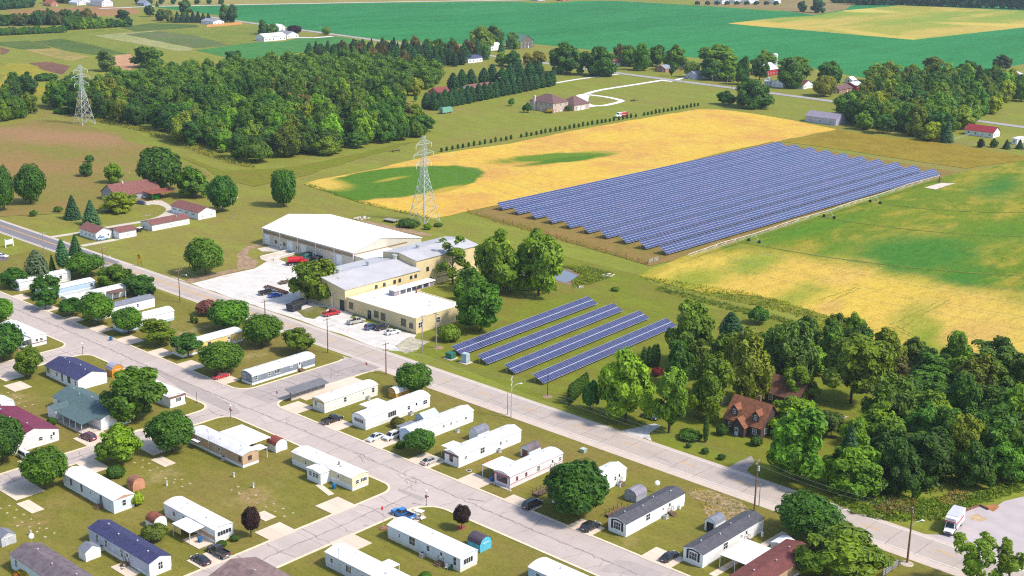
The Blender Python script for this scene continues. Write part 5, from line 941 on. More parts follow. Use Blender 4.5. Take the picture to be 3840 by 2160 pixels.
upole('lone lamp post in the lawn east of the white garage', (10, 2245, 725), (10, 2230, 520), mat=POLG, arms=(), lamp=.9, r0=.1); upole('thin pole by the long low white shed', (10, 1437, 845), (10, 1425, 680), mat=POLG, r0=.1); upole('thin pole beside the tall dark trees above the drive', (10, 80, 632), (10, 62, 440), mat=POLG, arms=(), r0=.1); upole('yard lamp behind the farmhouse roof', (10, 1205, 370), (10, 1210, 290), mat=POLG, arms=(), lamp=.9, r0=.1)
for lb, b, t in (('opposite the white road apron', (2, 1655, 812), (2, 1657, 715)), ('on the verge by the lavender cottage', (2, 1932, 835), (2, 1935, 730)), ('in front of the yellow-green roadside tree', (2, 2078, 825), (2, 2080, 735)), ('nearest the gazebo', (2, 2118, 872), (2, 2130, 770)), ('beside the brown ranch drive', (3, 815, 1005), (3, 822, 825)), ('in front of the bright red barn', (3, 130, 770), (3, 130, 700)), ('at the pine hedge corner', (2, 422, 735), (2, 418, 640)), ('behind the pine house', (1, 2352, 815), (1, 2350, 745)), ('between the two blue spruces', (0, 1850, 218), (0, 1850, 145)), ('beside the dark purple tree', (1, 290, 300), (1, 290, 200)), ('beside the pale round tree on the country road', (1, 632, 330), (1, 632, 250)), ('beside the church', (0, 762, 70), (0, 762, -30))):
    upole('slim country road pole ' + lb, b, t, mat=POLG, r0=.13, arms=(0,))
line = [POLES[i] for i in (5, 4, 3, 2, 1, 0)]
for k, ((p, h), (q, h2)) in enumerate(zip(line, line[1:])):
    for y in (-1.1, 1.1): wire('thin overhead wire between roadside poles along the main road', (p.x, p.y+y, h-.2), (q.x, q.y+y, h2-.2), 1.0, .018, 'overhead_wire', 'roadside wires')
(p, h), (q, h2), (s, h3) = POLES[0], POLES[8], POLES[10]
for (a, ha), (b, hb) in (((p, h), (q, h2)), ((q, h2), (s, h3)), ((s, h3), POLES[12])):
    for y in (-1.0, 1.0): wire('thin overhead wire between roadside poles along the main road', (a.x, a.y+y, ha-.2), (b.x, b.y+y, hb-.2), 1.2, .018, 'overhead_wire', 'roadside wires')
REDS = M('stop_red', (.50, .015, .03), .5, .05); SGN = M('sign_green', (.02, .14, .07), .5)
def text(root, s, size, loc, rx, rz, mat, name='lettering'):
    cu = bpy.data.curves.new(name, 'FONT'); cu.body = s; cu.size = size; cu.align_x = 'CENTER'; cu.align_y = 'CENTER'; cu.extrude = .004; cu.resolution_u = 2
    o = bpy.data.objects.new(name, cu); COL.objects.link(o); dg = bpy.context.evaluated_depsgraph_get(); me = bpy.data.meshes.new_from_object(o.evaluated_get(dg)); bpy.data.objects.remove(o); me.materials.append(mat)
    k = put(name, me, root, loc); k.rotation_euler = (rx, 0, rz); return k
def stop_sign(r, z, face=0):
    k = MB().prism([(.38*math.cos(R(22.5+45*i)), z+.38*math.sin(R(22.5+45*i))) for i in range(8)], 'y', -.10, -.07).build('stop_plate', REDS, r); text(k, 'STOP', .24, (0, -.105, z), math.pi/2, 0, TRIMW)
for lb, px, tp, kind in (('street lamp with globe on the corner by the midnight blue roof', (20, 800, 640), (20, 790, 535), 0), ('street lamp with globe and small stop sign by the carport home', (20, 2230, 1250), (20, 2222, 1145), 1), ('street lamp with globe and red stop sign at the lower crossing', (31, 1645, 765), (31, 1643, 615), 1), ('thin street lamp at the corner lawn of the red-trimmed home', (20, 1903, 1110), (20, 1900, 1030), 0)):
    p = g(*px); h = min(4.6, max(3.2, hgt(p, *tp))); r = thing('street_lamp', lb, 'street lamp', p); MB().cyl(0, 0, 0, .25, .14, .12, 10).build('base', DARK, r); MB().cyl(0, 0, .25, h-.3, .06, .05, 8).build('post', DARK, r)
    if 'thin' not in lb: MB().ball((0, 0, h-.1), .28, .28, .28, 12, 8).build('globe', LAMPW, r); MB().box(.06, .75, -.015, .015, h-1.35, h-1.1).build('street_sign', SGN, r)
    if kind: stop_sign(r, 2.1)
for lb, px in (('red stop sign where the bus street meets the main road', (21, 1070, 806)), ('red stop sign beside the mailbox shelter', (21, 207, 1088))):
    r = thing('stop_sign', lb, 'stop sign', g(*px)); MB().cyl(0, 0, 0, 2.6, .04, .04, 6).build('post', STEEL, r); stop_sign(r, 2.2)
YS_ = M('warning_yellow', (.72, .40, .01), .5, .05); r = thing('warning_sign', 'yellow diamond warning sign on two posts by the main road', 'road sign', g(10, 1352, 1182), .15)
for s in (-1, 1): MB().cyl(s*.9, 0, 0, 2.6, .07, .07, 6).build('post', WOOD, r)
MB().prism([(0, 2.2), (1.25, 3.45), (0, 4.7), (-1.25, 3.45)], 'y', -.14, -.1).build('diamond_plate', YS_, r); MB().box(-.8, .8, -.15, -.1, 1.25, 2.15).build('lower_plate', YS_, r); MB().prism([(-.12, 2.8), (.12, 2.8), (.12, 3.6), (.5, 3.6), (0, 4.15), (-.5, 3.6), (-.12, 3.6)], 'y', -.16, -.141).build('arrow_mark', BLACKT, r)
A, B = g(10, 55, 1000), g(10, 128, 985); d = B-A; r = thing('notice_board', 'white sign board on two posts beside the resurfaced road', 'sign', (A+B)/2, math.atan2(d.y, d.x)); L = d.length/2
for s in (-1, 1): MB().box(s*L-.14, s*L+.14, -.14, .14, 0, 3.0).build('post', TRIMW, r)
MB().box(-L, L, -.08, .08, 1.0, 2.6).build('board', TRIMW, r)
for z in (1.5, 1.75, 2.0, 2.25): MB().box(-L*.6, L*.5, -.1, -.082, z, z+.07).build('faint_line', M('faint_print', (.5, .55, .6), .7), r)
r = thing('flagpole', 'thin flagpole with small flag beside the cross street', 'flagpole', g(31, 1230, 985)); MB().cyl(0, 0, 0, 5.2, .05, .03, 6).build('pole', STEEL, r); MB().box(0, .02, -.5, 0, 4.2, 5.0).build('flag', REDS, r); MB().cyl(0, 0, 0, .2, .8, .8, 12).build('planter_ring', M('brick_ring', (.30, .13, .09), .9), r)
# ------------------------------------------------------------------ vehicles (front towards +Y)
PAINT = m_paint(); CGLASS = M('car_glass', (.025, .03, .04), .06, .2, .8, .7); HLAMP = M('head_lamp', (.75, .76, .78), .2); TLAMP = M('tail_lamp', (.42, .01, .012), .3); PLAST = M('black_plastic', (.03, .03, .033), .6)
WH = MB().tube((-.11, 0, 0), (.11, 0, 0), .34, n=14).mesh('wheel', TYRE); RM = MB().tube((-.125, 0, 0), (.125, 0, 0), .21, n=10).mesh('rim', RIM)
def wheels(r, xs, ys, rad=.34):
    for y in ys:
        for s in (-1, 1):
            w = put('wheel', WH, r, (s*xs, y, rad)); k = rad/.34; w.scale = (k, k, k); put('rim', RM, w)
def loft(m, st):
    rings = []
    for (y, zl, zt, hw, ht) in st:
        zm = zl+.55*(zt-zl); rings.append([(-hw*.93, y, zl), (hw*.93, y, zl), (hw, y, zm), (ht, y, zt), (-ht, y, zt), (-hw, y, zm)])
    n0 = len(m.v)
    for q in rings: m.v += q
    for i in range(len(rings)-1):
        for k in range(6):
            a = n0+i*6+k; b = n0+i*6+(k+1) % 6; m.f.append((a, b, b+6, a+6)); m.m.append(0)
    m.f.append(tuple(n0+k for k in range(6))[::-1]); m.f.append(tuple(n0+(len(rings)-1)*6+k for k in range(6))); m.m += [0, 0]; return m
def cabin(r, y0, y1, z0, t0, t1, z1, hb, ht, glassrear=True, side=True):
    lo = [(-hb, y0, z0), (hb, y0, z0), (hb, y1, z0), (-hb, y1, z0)]; hi = [(-ht, t0, z1), (ht, t0, z1), (ht, t1, z1), (-ht, t1, z1)]
    b = MB().frustum(lo, hi); b.box(-ht*.97, ht*.97, t0+.04, t1-.04, z1, z1+.035); o = b.build('cabin', PAINT, r)
    for i, nm in ((0, 'rear_window'), (1, 'side_window'), (2, 'windscreen'), (3, 'side_window')):
        if nm == 'side_window' and not side: continue
        if nm == 'rear_window' and not glassrear: continue
        j = (i+1) % 4; a, b2, c, d = [Vector(p) for p in (lo[i], lo[j], hi[j], hi[i])]; n = (b2-a).cross(d-a).normalized(); ce = (a+b2+c+d)/4
        q = [p + (ce-p)*(.13 if nm == 'side_window' else .09) + n*.012 for p in (a, b2, c, d)]; MB().poly(q).build(nm, CGLASS, o)
        if nm == 'side_window':
            P = (q[0]+q[1])/2; Q = (q[2]+q[3])/2; t = (q[1]-q[0]).normalized()*.035; MB().poly([P-t+n*.01, P+t+n*.01, Q+t+n*.01, Q-t+n*.01]).build('pillar', PAINT, o)
def lights(r, yf, yb, zf, zb, hx):
    for s in (-1, 1):
        MB().box(s*hx-.2, s*hx+.2, yf-.12, yf+.02, zf-.09, zf+.09).build('headlight', HLAMP, r); MB().box(s*(hx+.06)-.12, s*(hx+.06)+.12, yb-.02, yb+.12, zb-.1, zb+.12).build('taillight', TLAMP, r)
    MB().box(-hx*.8, hx*.8, yf-.04, yf+.03, zf-.32, zf-.12).build('grille', PLAST, r); MB().box(-.28, .28, yb-.03, yb, zb-.3, zb-.16).build('plate', TRIMW, r)
def car(kind, label, cat, loc, rz, colr, group=None):
    r = thing({'sedan': 'sedan_car', 'suv': 'suv_car', 'pickup': 'pickup_truck', 'van': 'minivan', 'jeep': 'jeep_car'}[kind], label, cat, loc, rz, group); m = MB()
    if kind == 'sedan':
        loft(m, [(-2.36, .38, .70, .72, .60), (-2.25, .26, .92, .84, .68), (-1.7, .2, 1.0, .90, .74), (-.6, .2, .98, .91, .78), (.9, .2, .96, .91, .78), (1.6, .2, .88, .89, .72), (2.2, .24, .74, .82, .62), (2.38, .36, .60, .68, .55)]); m.build('body', PAINT, r)
        cabin(r, -1.95, 1.15, .96, -1.05, .2, 1.44, .78, .56); wheels(r, .82, (-1.4, 1.4)); lights(r, 2.3, -2.34, .66, .82, .6)
    elif kind in ('suv', 'van', 'jeep'):
        b = {'suv': (2.3, 1.72), 'van': (2.5, 1.76), 'jeep': (2.1, 1.85)}[kind]; y, zt = b
        loft(m, [(-y, .42, .95, .80, .72), (-y+.1, .32, 1.1, .90, .80), (-.6, .28, 1.1, .94, .82), (.8, .28, 1.08, .94, .82), (y-.7, .28, 1.0, .92, .76), (y-.12, .3, .88, .86, .68), (y, .42, .72, .75, .6)]); m.build('body', PAINT, r)
        fr = {'suv': (1.25, .45), 'van': (1.75, .75), 'jeep': (.8, .6)}[kind]
        cabin(r, -y+.06, fr[0], 1.06, -y+.38, fr[1], zt, .84, .66 if kind != 'jeep' else .76); wheels(r, .85, (-y*.62, y*.62), .37 if kind != 'jeep' else .42); lights(r, y-.02, -y, .80, 1.0, .62)
        for s in (-1, 1): MB().tube((s*.58, -y+.6, zt+.07), (s*.58, fr[1]-.1, zt+.07), .025).build('roof_rail', PLAST, r)
    else:
        loft(m, [(-2.85, .5, .92, .86, .84), (-2.8, .42, .95, .94, .92), (-.5, .38, .95, .97, .93), (-.45, .38, 1.12, .97, .86), (1.35, .38, 1.12, .97, .86), (2.1, .38, 1.08, .95, .84), (2.75, .42, .98, .88, .78), (2.88, .55, .85, .8, .7)]); m.build('body', PAINT, r)
        cabin(r, -.55, 1.45, 1.1, -.38, .75, 1.85, .88, .68); wheels(r, .88, (-1.75, 1.8), .4); lights(r, 2.82, -2.86, .85, 1.05, .7)
        bd = MB().box(-.95, -.85, -2.82, -.5, .94, 1.28).box(.85, .95, -2.82, -.5, .94, 1.28).box(-.85, .85, -2.82, -2.74, .94, 1.28).build('bed_side', PAINT, r); MB().box(-.85, .85, -2.74, -.56, .952, .97).build('bed_floor', PLAST, r); MB().box(-.95, .95, -3.0, -2.86, .5, .68).build('bumper', RIM, r)
    for o in r.children:
        o.color = (*colr, 1)
        for o2 in o.children: o2.color = (*colr, 1)
    return r
def pose(t, x, y, h=0): return g(t, x, y, h)
BK_, SIL, WHT, RED, BLU, NAV, MARO = (.012, .012, .016), (.42, .41, .38), (.72, .73, .74), (.45, .008, .015), (.02, .09, .42), (.03, .045, .12), (.13, .006, .03)
E_, Wd, Sd, Nd = 0, math.pi, -math.pi/2, math.pi/2   # front towards +Y, -Y, +X, -X
car('sedan', 'bright red car parked under the street maple', 'car', g(20, 2135, 868), E_, RED); car('pickup', 'black pickup with silver lower panels on the drive beside the rounded white home', 'pickup', g(21, 737, 1295), E_, BK_)
car('sedan', 'silver white sedan parked outer on the two-car drive', 'car', g(31, 1150, 125), Wd+.05, (.55, .6, .62)); car('suv', 'white suv beside the pale blue gabled front', 'car', g(31, 1312, 115), Wd+.05, WHT); car('sedan', 'beige silver sedan on the drive of the brown-trimmed home', 'car', g(31, 1686, 352), E_-.08, SIL)
car('van', 'black minivan parked beside the huge dark maple', 'van', g(32, 195, 775), E_, BK_); car('suv', 'black hatchback with red tail lamps beside the charcoal-roofed home', 'car', g(32, 757, 990), E_-.05, BK_); car('sedan', 'black sedan on the drive next to the shuttered home', 'car', g(32, 1520, 1278), E_, BK_)
car('pickup', 'black pickup on the drive before the porch canopy', 'pickup', g(30, 2110, 1235), Nd, (.03, .03, .035)); car('sedan', 'black sedan beside the black pickup on the shared pad', 'car', g(30, 1942, 1310), Nd, BK_); car('suv', 'maroon suv parked before the pillared porch', 'car', g(30, 852, 122), Nd+.1, MARO); car('van', 'white van half under the round street tree', 'van', g(30, 255, 312), Sd, WHT)
car('pickup', 'bright blue pickup parked behind the golf cart', 'pickup', g(31, 1418, 872), Nd, (.01, .20, .60)); car('sedan', 'white car under the corner home carport', 'car', g(20, 225, 580), Sd, WHT)
car('pickup', 'red pickup parked by the production hall entrance', 'pickup', g(21, 733, 262), E_-.1, RED); car('pickup', 'silver pickup parked before the office block', 'pickup', g(21, 968, 340), E_-.1, SIL); car('suv', 'dark blue suv beside the black off-roader', 'car', g(21, 1118, 395), E_-.1, (.05, .09, .19)); car('jeep', 'black off-roader with open back parked at the office', 'car', g(21, 1212, 402), E_-.1, BK_); car('sedan', 'white sedan at the end of the office parking row', 'car', g(21, 1318, 442), E_-.2, WHT)
car('pickup', 'dark pickup parked beside the blue car in the gravel lot', 'pickup', g(21, 110, 58), E_-.2, (.02, .02, .03)); car('sedan', 'blue car beside the dark pickup in the gravel lot', 'car', g(21, 185, 85), E_-.15, BLU); car('sedan', 'dark blue car on the curved drive of the farmhouse', 'car', g(10, 1360, 580), R(-70), (.03, .05, .16)); car('sedan', 'light blue car parked at the small cottage', 'car', g(10, 990, 925), E_, (.35, .5, .75)); car('sedan', 'white car on the dark lot by the notice board', 'car', g(10, 15, 1095), Sd+.5, WHT); car('sedan', 'dark green car in the shade of the bright green maple', 'car', g(22, 1330, 1260), Sd, (.012, .03, .03))
car('sedan', 'small white car on the brick ranch drive', 'car', g(2, 1735, 757), E_, WHT)
sheet('church_lot', T(10, (-80, 1020), (0, 1040), (90, 1115), (0, 1135), (-120, 1150)), M('dark_lot', (.15, .11, .13), .9, .1))
# box truck
p = g(33, 1925, 1040); A, B = g(33, 1870, 1065), g(33, 2035, 985); r = thing('box_truck', 'white rental box truck with red side stripe in the truck lot', 'truck', g(33, 1935, 1015), 0)
F1, F2 = g(33, 1850, 1075), g(33, 1985, 960); dd = F1-F2; r.rotation_euler = (0, 0, math.atan2(dd.y, dd.x)-math.pi/2+.12); r.location = (*((F1+F2)/2+Vector((-1.0, .6))), 0)
TW = M('truck_white', (.80, .80, .81), .4, .04, 1)
bo = MB().box(-1.2, 1.2, -4.0, 1.2, .9, 3.55).build('cargo_box', TW, r); MB().box(-1.22, 1.22, -4.02, 1.25, 3.55, 3.62).build('box_roof', M('truck_roof', (.52, .52, .58), .5, .05), r); MB().box(-1.1, 1.1, 1.2, 2.5, 2.62, 3.5).build('cab_overhang', TW, r)
for s in (-1, 1): MB().box(s*1.2-.008, s*1.2+.008, -3.2, 1.1, 1.95, 2.4).build('red_stripe', REDS, bo); text(bo, 'U-HAUL', .55, (s*1.216, -1.0, 2.9), math.pi/2, s*math.pi/2, REDS)
MB().box(-1.1, 1.1, 2.5, 2.51, 2.66, 2.86).build('front_stripe', REDS, r); text(r, 'U-HAUL', .42, (0, 2.515, 3.14), math.pi/2, math.pi, M('print_navy', (.05, .06, .2), .5))
m = loft(MB(), [(1.25, .55, 1.5, 1.0, .98), (2.2, .5, 1.45, 1.02, .98), (2.9, .5, 1.3, 1.0, .9), (3.5, .5, 1.1, .95, .85), (3.7, .6, .95, .85, .75)]); m.build('hood', TW, r)
lo = [(-1.0, 1.25, 1.45), (1.0, 1.25, 1.45), (.98, 2.75, 1.35), (-.98, 2.75, 1.35)]; hi = [(-.9, 1.25, 2.5), (.9, 1.25, 2.5), (.85, 2.05, 2.5), (-.85, 2.05, 2.5)]; MB().frustum(lo, hi).build('cab', TW, r)
MB().poly([(-.86, 2.70, 1.5), (.86, 2.70, 1.5), (.76, 2.16, 2.42), (-.76, 2.16, 2.42)]).build('windscreen', CGLASS, r)
for s in (-1, 1): MB().poly([(s*1.01, 1.4, 1.5), (s*1.0, 2.5, 1.5), (s*.92, 2.0, 2.4), (s*.935, 1.4, 2.4)]).build('side_window', CGLASS, r); MB().box(s*1.15-.08, s*1.15+.08, 2.45, 2.6, 1.5, 1.85).build('mirror', PLAST, r); MB().box(s*.72-.18, s*.72+.18, 3.6, 3.72, .85, 1.02).build('headlight', HLAMP, r)
MB().box(-.5, .5, 3.66, 3.75, .75, 1.0).build('grille', PLAST, r); MB().box(-1.0, 1.0, 3.6, 3.85, .42, .62).build('bumper', PLAST, r); MB().box(-1.0, 1.0, -4.0, 2.6, .55, .9).build('chassis', PLAST, r); wheels(r, .95, (-2.6, 2.6), .45)
# golf cart
r = thing('golf_cart', 'white golf cart with flat roof beside the blue pickup', 'golf cart', g(31, 1568, 890), Nd+.2); MB().box(-.6, .6, -1.2, 1.1, .3, .65).box(-.6, .6, -.9, -.2, .65, .85).build('body', TRIMW, r); MB().frustum([(-.55, .7, .65), (.55, .7, .65), (.5, 1.15, .6), (-.5, 1.15, .6)], [(-.5, .75, 1.0), (.5, .75, 1.0), (.45, .9, 1.0), (-.45, .9, 1.0)]).build('front_cowl', TRIMW, r); MB().box(-.55, .55, -.9, -.25, .85, .98).box(-.55, .55, -1.0, -.88, .9, 1.4).build('seat', TANB, r); MB().box(-.65, .65, -1.2, .9, 1.85, 1.93).build('roof', TRIMW, r); wheels(r, .55, (-.8, .75), .24)
for x in (-.58, .58):
    for y in (-1.1, .8): MB().tube((x, y, .6), (x, y, 1.86), .025).build('roof_post', STEEL, r)
# red tanker truck
r = thing('tanker_truck', 'red tanker truck parked before the warehouse doors', 'truck', g(11, 385, 1165), E_-.45); RT = M('truck_red', (.45, .01, .02), .3, .06); MB().tube((0, -2.8, 1.9), (0, 1.2, 1.9), 1.0, n=14).build('tank', RT, r); cab = MB().box(-1.0, 1.0, 1.4, 2.6, .8, 2.5).build('cab', RT, r); loft(MB(), [(2.6, .7, 1.7, .95, .85), (3.8, .7, 1.5, .85, .7)]).build('hood', RT, r); MB().poly([(-.8, 2.612, 1.75), (.8, 2.612, 1.75), (.75, 2.612, 2.35), (-.75, 2.612, 2.35)]).build('windscreen', CGLASS, cab); MB().box(-.9, .9, -3.4, 2.6, .55, .85).build('chassis', PLAST, r); wheels(r, .95, (-2.4, -1.4, 3.0), .48)
# fire truck by the hedge row
A, B = g(2, 1000, 1140), g(2, 1112, 1125); d = B-A; r = thing('fire_truck', 'old red and white fire truck parked beside the young hedge row', 'fire truck', (A+B)/2, math.atan2(d.y, d.x)+math.pi/2); L = 4.2; WT_ = M('truck_white', (0, 0, 0)); MB().box(-1.2, 1.2, -4.2, 1.0, .8, 2.7).build('body', RT, r); cb = MB().box(-1.15, 1.15, 1.05, 2.9, .8, 2.9).build('cab', WT_, r); loft(MB(), [(2.9, .7, 1.9, 1.1, 1.0), (4.6, .7, 1.6, .95, .8)]).build('hood', WT_, r); MB().poly([(-1.0, 2.912, 2.0), (1.0, 2.912, 2.0), (.95, 2.912, 2.75), (-.95, 2.912, 2.75)]).build('windscreen', CGLASS, cb)
for s in (-1, 1): MB().box(s*1.2-.02, s*1.2+.02, -4.0, .8, 1.6, 1.8).build('white_band', WT_, r); MB().box(s*1.15-.03, s*1.15+.03, 1.3, 2.6, 1.9, 2.6).build('side_window', CGLASS, cb); MB().tube((s*.6, -4, 2.9), (s*.6, .8, 2.9), .07).build('ladder_rail', WT_, r)
wheels(r, 1.05, (-2.8, 3.4), .52)
# dumpsters, trailers, boat, bins
def skip(label, px, W2, L2, h, c, rz=0):
    r = thing('dumpster', label, 'dumpster', g(*px), rz); MB().frustum([(-W2*.9, -L2*.9, .1), (W2*.9, -L2*.9, .1), (W2*.9, L2*.9, .1), (-W2*.9, L2*.9, .1)], [(-W2, -L2, h), (W2, -L2, h), (W2, L2, h), (-W2, L2, h)]).build('bin', M('dumpster_' + c[0], c[1], .6, .15), r)
    for s in (-1, 1): MB().frustum([(-W2, s*L2*.5-L2*.48, h+.02), (W2, s*L2*.5-L2*.48, h+.02), (W2, s*L2*.5+L2*.48, h+.02), (-W2, s*L2*.5+L2*.48, h+.02)], [(-W2, s*L2*.5-L2*.46, h+.1), (W2*.9, s*L2*.5-L2*.46, h+.22), (W2*.9, s*L2*.5+L2*.46, h+.22), (-W2, s*L2*.5+L2*.46, h+.1)]).build('lid', PLAST, r)
    for s in (-1, 1): MB().box(s*W2*.97-.08, s*W2*.97+.08, -L2*.7, L2*.7, h*.55, h*.7).build('lift_pocket', DARK, r)
DKB = ('black', (.035, .04, .05)); skip('dark dumpster with sloped lid at the edge of the gravel lot', (21, 368, 215), 1.6, 1.9, 2.0, DKB); skip('black dumpster in the shade of the willow', (21, 430, 165), 1.4, 2.2, 1.5, DKB, .2); skip('black open dumpster against the warehouse wall', (11, 600, 1128), 1.4, 2.2, 1.6, DKB); skip('teal dumpster beside a warehouse roller door', (11, 500, 1100), 1.2, 2.4, 1.9, ('teal', (.06, .25, .24)))
for lb, px, rz_ in (('small flat trailer with tangled scrap metal in the gravel lot', (11, 275, 1345), .1), ('open trailer loaded with dark parts beside the red tanker', (11, 480, 1130), -.3)):
    r = thing('flat_trailer', lb, 'trailer', g(*px), rz_); MB().box(-1.0, 1.0, -2.2, 2.2, .5, .65).build('deck', WOOD, r); MB().box(-.06, .06, 2.2, 3.6, .5, .6).build('drawbar', DARK, r); wheels(r, 1.0, (-.4, .4), .34)
    for k in range(9): x, y = rnd.uniform(-.7, .7), rnd.uniform(-1.8, 1.8); MB().tube((x, y, .7), (x+rnd.uniform(-.8, .8), y+rnd.uniform(-.8, .8), rnd.uniform(.8, 1.7)), .07).build('scrap_bar', DARK, r)
A, B = g(11, 95, 1385), g(21, 300, 60); d = B-A; r = thing('steel_beam_stack', 'long rusty steel beams laid beside the parked cars', 'steel beams', (A+B)/2, math.atan2(d.y, d.x))
for k in range(4): MB().box(-d.length/2, d.length/2, -.9+k*.45, -.65+k*.45, .2, .6+.2*(k % 2)).build('beam', RUST, r)
A, B = g(11, 1250, 742), g(11, 1355, 762); d = B-A; r = thing('flatbed_wagon', 'grey flatbed wagon near the pylon foot', 'wagon', (A+B)/2, math.atan2(d.y, d.x)); MB().box(-d.length/2, d.length/2, -1.6, 1.6, .8, 1.0).build('deck', POLG, r)
for x in (-d.length/3, d.length/3):
    for s in (-1, 1): MB().tube((x, s*1.3-.15, .4), (x, s*1.3+.15, .4), .4, n=10).build('wheel', TYRE, r)
r = thing('boat', 'small dark boat on a trailer between the white sheds', 'boat', g(10, 1355, 845), .3); MB().frustum([(-.5, -1.6, .6), (.5, -1.6, .6), (.3, 1.4, .6), (-.3, 1.4, .6)], [(-1, -2, 1.5), (1, -2, 1.5), (.1, 2.6, 1.6), (-.1, 2.6, 1.6)]).build('hull', DARK, r); MB().box(-.7, .7, -1.4, .6, 1.52, 1.7).build('cockpit', TRIMW, r); wheels(r, .9, (-.6,), .32)
def bin_(label, px, c=(.02, .13, .32)):
    r = thing('wheelie_bin', label, 'bin', g(*px)); MB().frustum([(-.25, -.28, .06), (.25, -.28, .06), (.25, .28, .06), (-.25, .28, .06)], [(-.34, -.38, 1.05), (.34, -.38, 1.05), (.34, .38, 1.05), (-.34, .38, 1.05)]).build('body', M('bin_blue', c, .5), r); MB().box(-.37, .37, -.42, .42, 1.05, 1.14).build('lid', M('bin_blue', c), r)
    for s in (-1, 1): MB().tube((s*.26-.03, .3, .12), (s*.26+.03, .3, .12), .12, n=8).build('wheel', TYRE, r)
for lb, px in (('blue wheelie bin beside the porch room steps', (31, 755, 600)), ('blue wheelie bin beside the mauve-trimmed home', (31, 2278, 530)), ('blue wheelie bin standing at the street edge under the maples', (20, 1073, 508)), ('blue wheelie bin under the square porch canopy', (30, 1935, 1120))): bin_(lb, px)
# small yard things
def dish(label, px, s=.5, h=1.3):
    r = thing('satellite_dish', label, 'satellite dish', g(*px)); MB().cyl(0, 0, 0, h, .04, .04, 6).build('mast', STEEL, r); k = MB().ball((0, 0, 0), s, s, s*.3, 14, 5, 0, -.99).build('reflector', LAMPW, r); k.location = (0, 0, h+.2); k.rotation_euler = (R(60), 0, R(30))
dish('white satellite dish behind the charcoal-roofed home', (32, 1400, 635), .6, 2.0); dish('satellite dish in the lawn by the weathered purple roof', (30, 312, 1165), .6, 2.2)
for lb, px, rr_ in (('white rimmed round fire ring in the lawn', (31, 2057, 430), .65),): r = thing('fire_ring', lb, 'fire ring', g(*px)); MB().cyl(0, 0, 0, .18, rr_, rr_, 16).build('rim', CONC, r); MB().cyl(0, 0, .15, .2, rr_*.75, rr_*.75, 14).build('ash', DARK, r)
r = thing('flower_bed', 'brick edged bed of orange flowers beside the brown-trimmed home', 'flower bed', g(31, 2240, 355), 0); MB().box(-.4, .4, -1.4, 1.4, 0, .2).build('border', CONC, r)
for k in range(7): MB().ball((rnd.uniform(-.2, .2), -1.15+k*.38, .3), .25, .25, .25, 7, 4).build('flower_clump', M('orange_flowers', (.42, .13, .06), .8), r)
for lb, px in (('white utility pedestal in the lawn by the worn patch', (30, 298, 1050)), ('white utility pedestal near the scattered pads', (30, 1612, 570)), ('white utility pedestal behind the pad field', (30, 2448, 590)), ('white utility pedestal by the blue double-wide lawn', (20, 140, 1142)), ('white utility pedestal in the middle of the lawn', (30, 2260, 488))): r = thing('utility_pedestal', lb, 'pedestal', g(*px)); MB().box(-.12, .12, -.12, .12, 0, 1.0).build('post', TRIMW, r); MB().box(-.16, .16, -.2, .2, .6, 1.15).build('meter_box', STEEL, r)
def mulch(label, px, rad=1.2, c=(.24, .11, .08)): r = struct(MB().cyl(*g(*px), .03, .1, rad, rad*.9, 16).build('mulch_ring', M('mulch_%d' % int(c[0]*100), c, .95, .25, 2)))
mulch('', (31, 1980, 975), 1.1, (.26, .07, .05)); mulch('', (21, 1762, 578), 1.5, (.30, .2, .13)); mulch('', (22, 343, 1050), 1.3, (.3, .23, .16)); mulch('', (33, 1445, 1325), 1.3, (.45, .38, .3))
r = thing('rock_border', 'pale rock border around the bowed window front', 'rocks', g(31, 2380, 590))
for k in range(22): a = k/21; p = g(31, 2290+170*a, 540+75*a)-g(31, 2380, 590); MB().ball((p.x+rnd.uniform(-.2, .2), p.y-.3+rnd.uniform(-.2, .2), .1), rnd.uniform(.2, .35), rnd.uniform(.2, .35), .22, 7, 4).build('rock', CONC, r)
r = thing('picnic_table', 'weathered picnic table in the shade by the bright green maple', 'picnic table', g(22, 1330, 1190)); MB().box(-.9, .9, -.4, .4, .7, .76).build('top', WOOD, r)
for s in (-1, 1): MB().box(-.9, .9, s*.75-.13, s*.75+.13, .42, .47).build('bench', WOOD, r); MB().box(s*.6-.05, s*.6+.05, -.75, .75, .36, .42).box(s*.6-.05, s*.6+.05, -.35, .35, 0, .7).build('leg', WOOD, r)

def ac(label, px, rz=0):
    r = thing('air_conditioner', label, 'air conditioner', g(*px), rz); MB().box(-.4, .4, -.4, .4, .08, .85).build('case', STEEL, r); MB().cyl(0, 0, .85, .9, .3, .3, 12).build('fan_grille', DARK, r); MB().box(-.5, .5, -.5, .5, 0, .08).build('pad', CONC, r)
for lb, px in (('beside the ivory home with ochre trim', (21, 1085, 1075)), ('beside the rounded white home', (21, 1500, 1225)), ('beside the pale blue gabled home', (31, 1945, 55)), ('beside the brown-trimmed gabled home', (31, 2350, 245)), ('beside the plain white home behind the maple', (32, 1040, 575)), ('beside the charcoal roof by the grey barn', (32, 1485, 885)), ('beside the pale blue sided long home', (31, 1605, 1255)), ('beside the tan home stoop', (30, 2160, 320)), ('beside the navy roof lavender home', (30, 985, 1190))): ac('grey air conditioner unit ' + lb, px)
def chair(label, px, c, rz=0):
    m = M('chair_' + label.split()[0], c, .5); r = thing('garden_chair', label, 'chair', g(*px), rz); MB().box(-.28, .28, -.28, .28, .4, .46).build('seat', m, r); MB().box(-.28, .28, .24, .3, .46, 1.0).build('backrest', m, r)
    for x in (-.25, .25):
        for y in (-.25, .25): MB().box(x-.03, x+.03, y-.03, y+.03, 0, .42).build('leg', m, r)
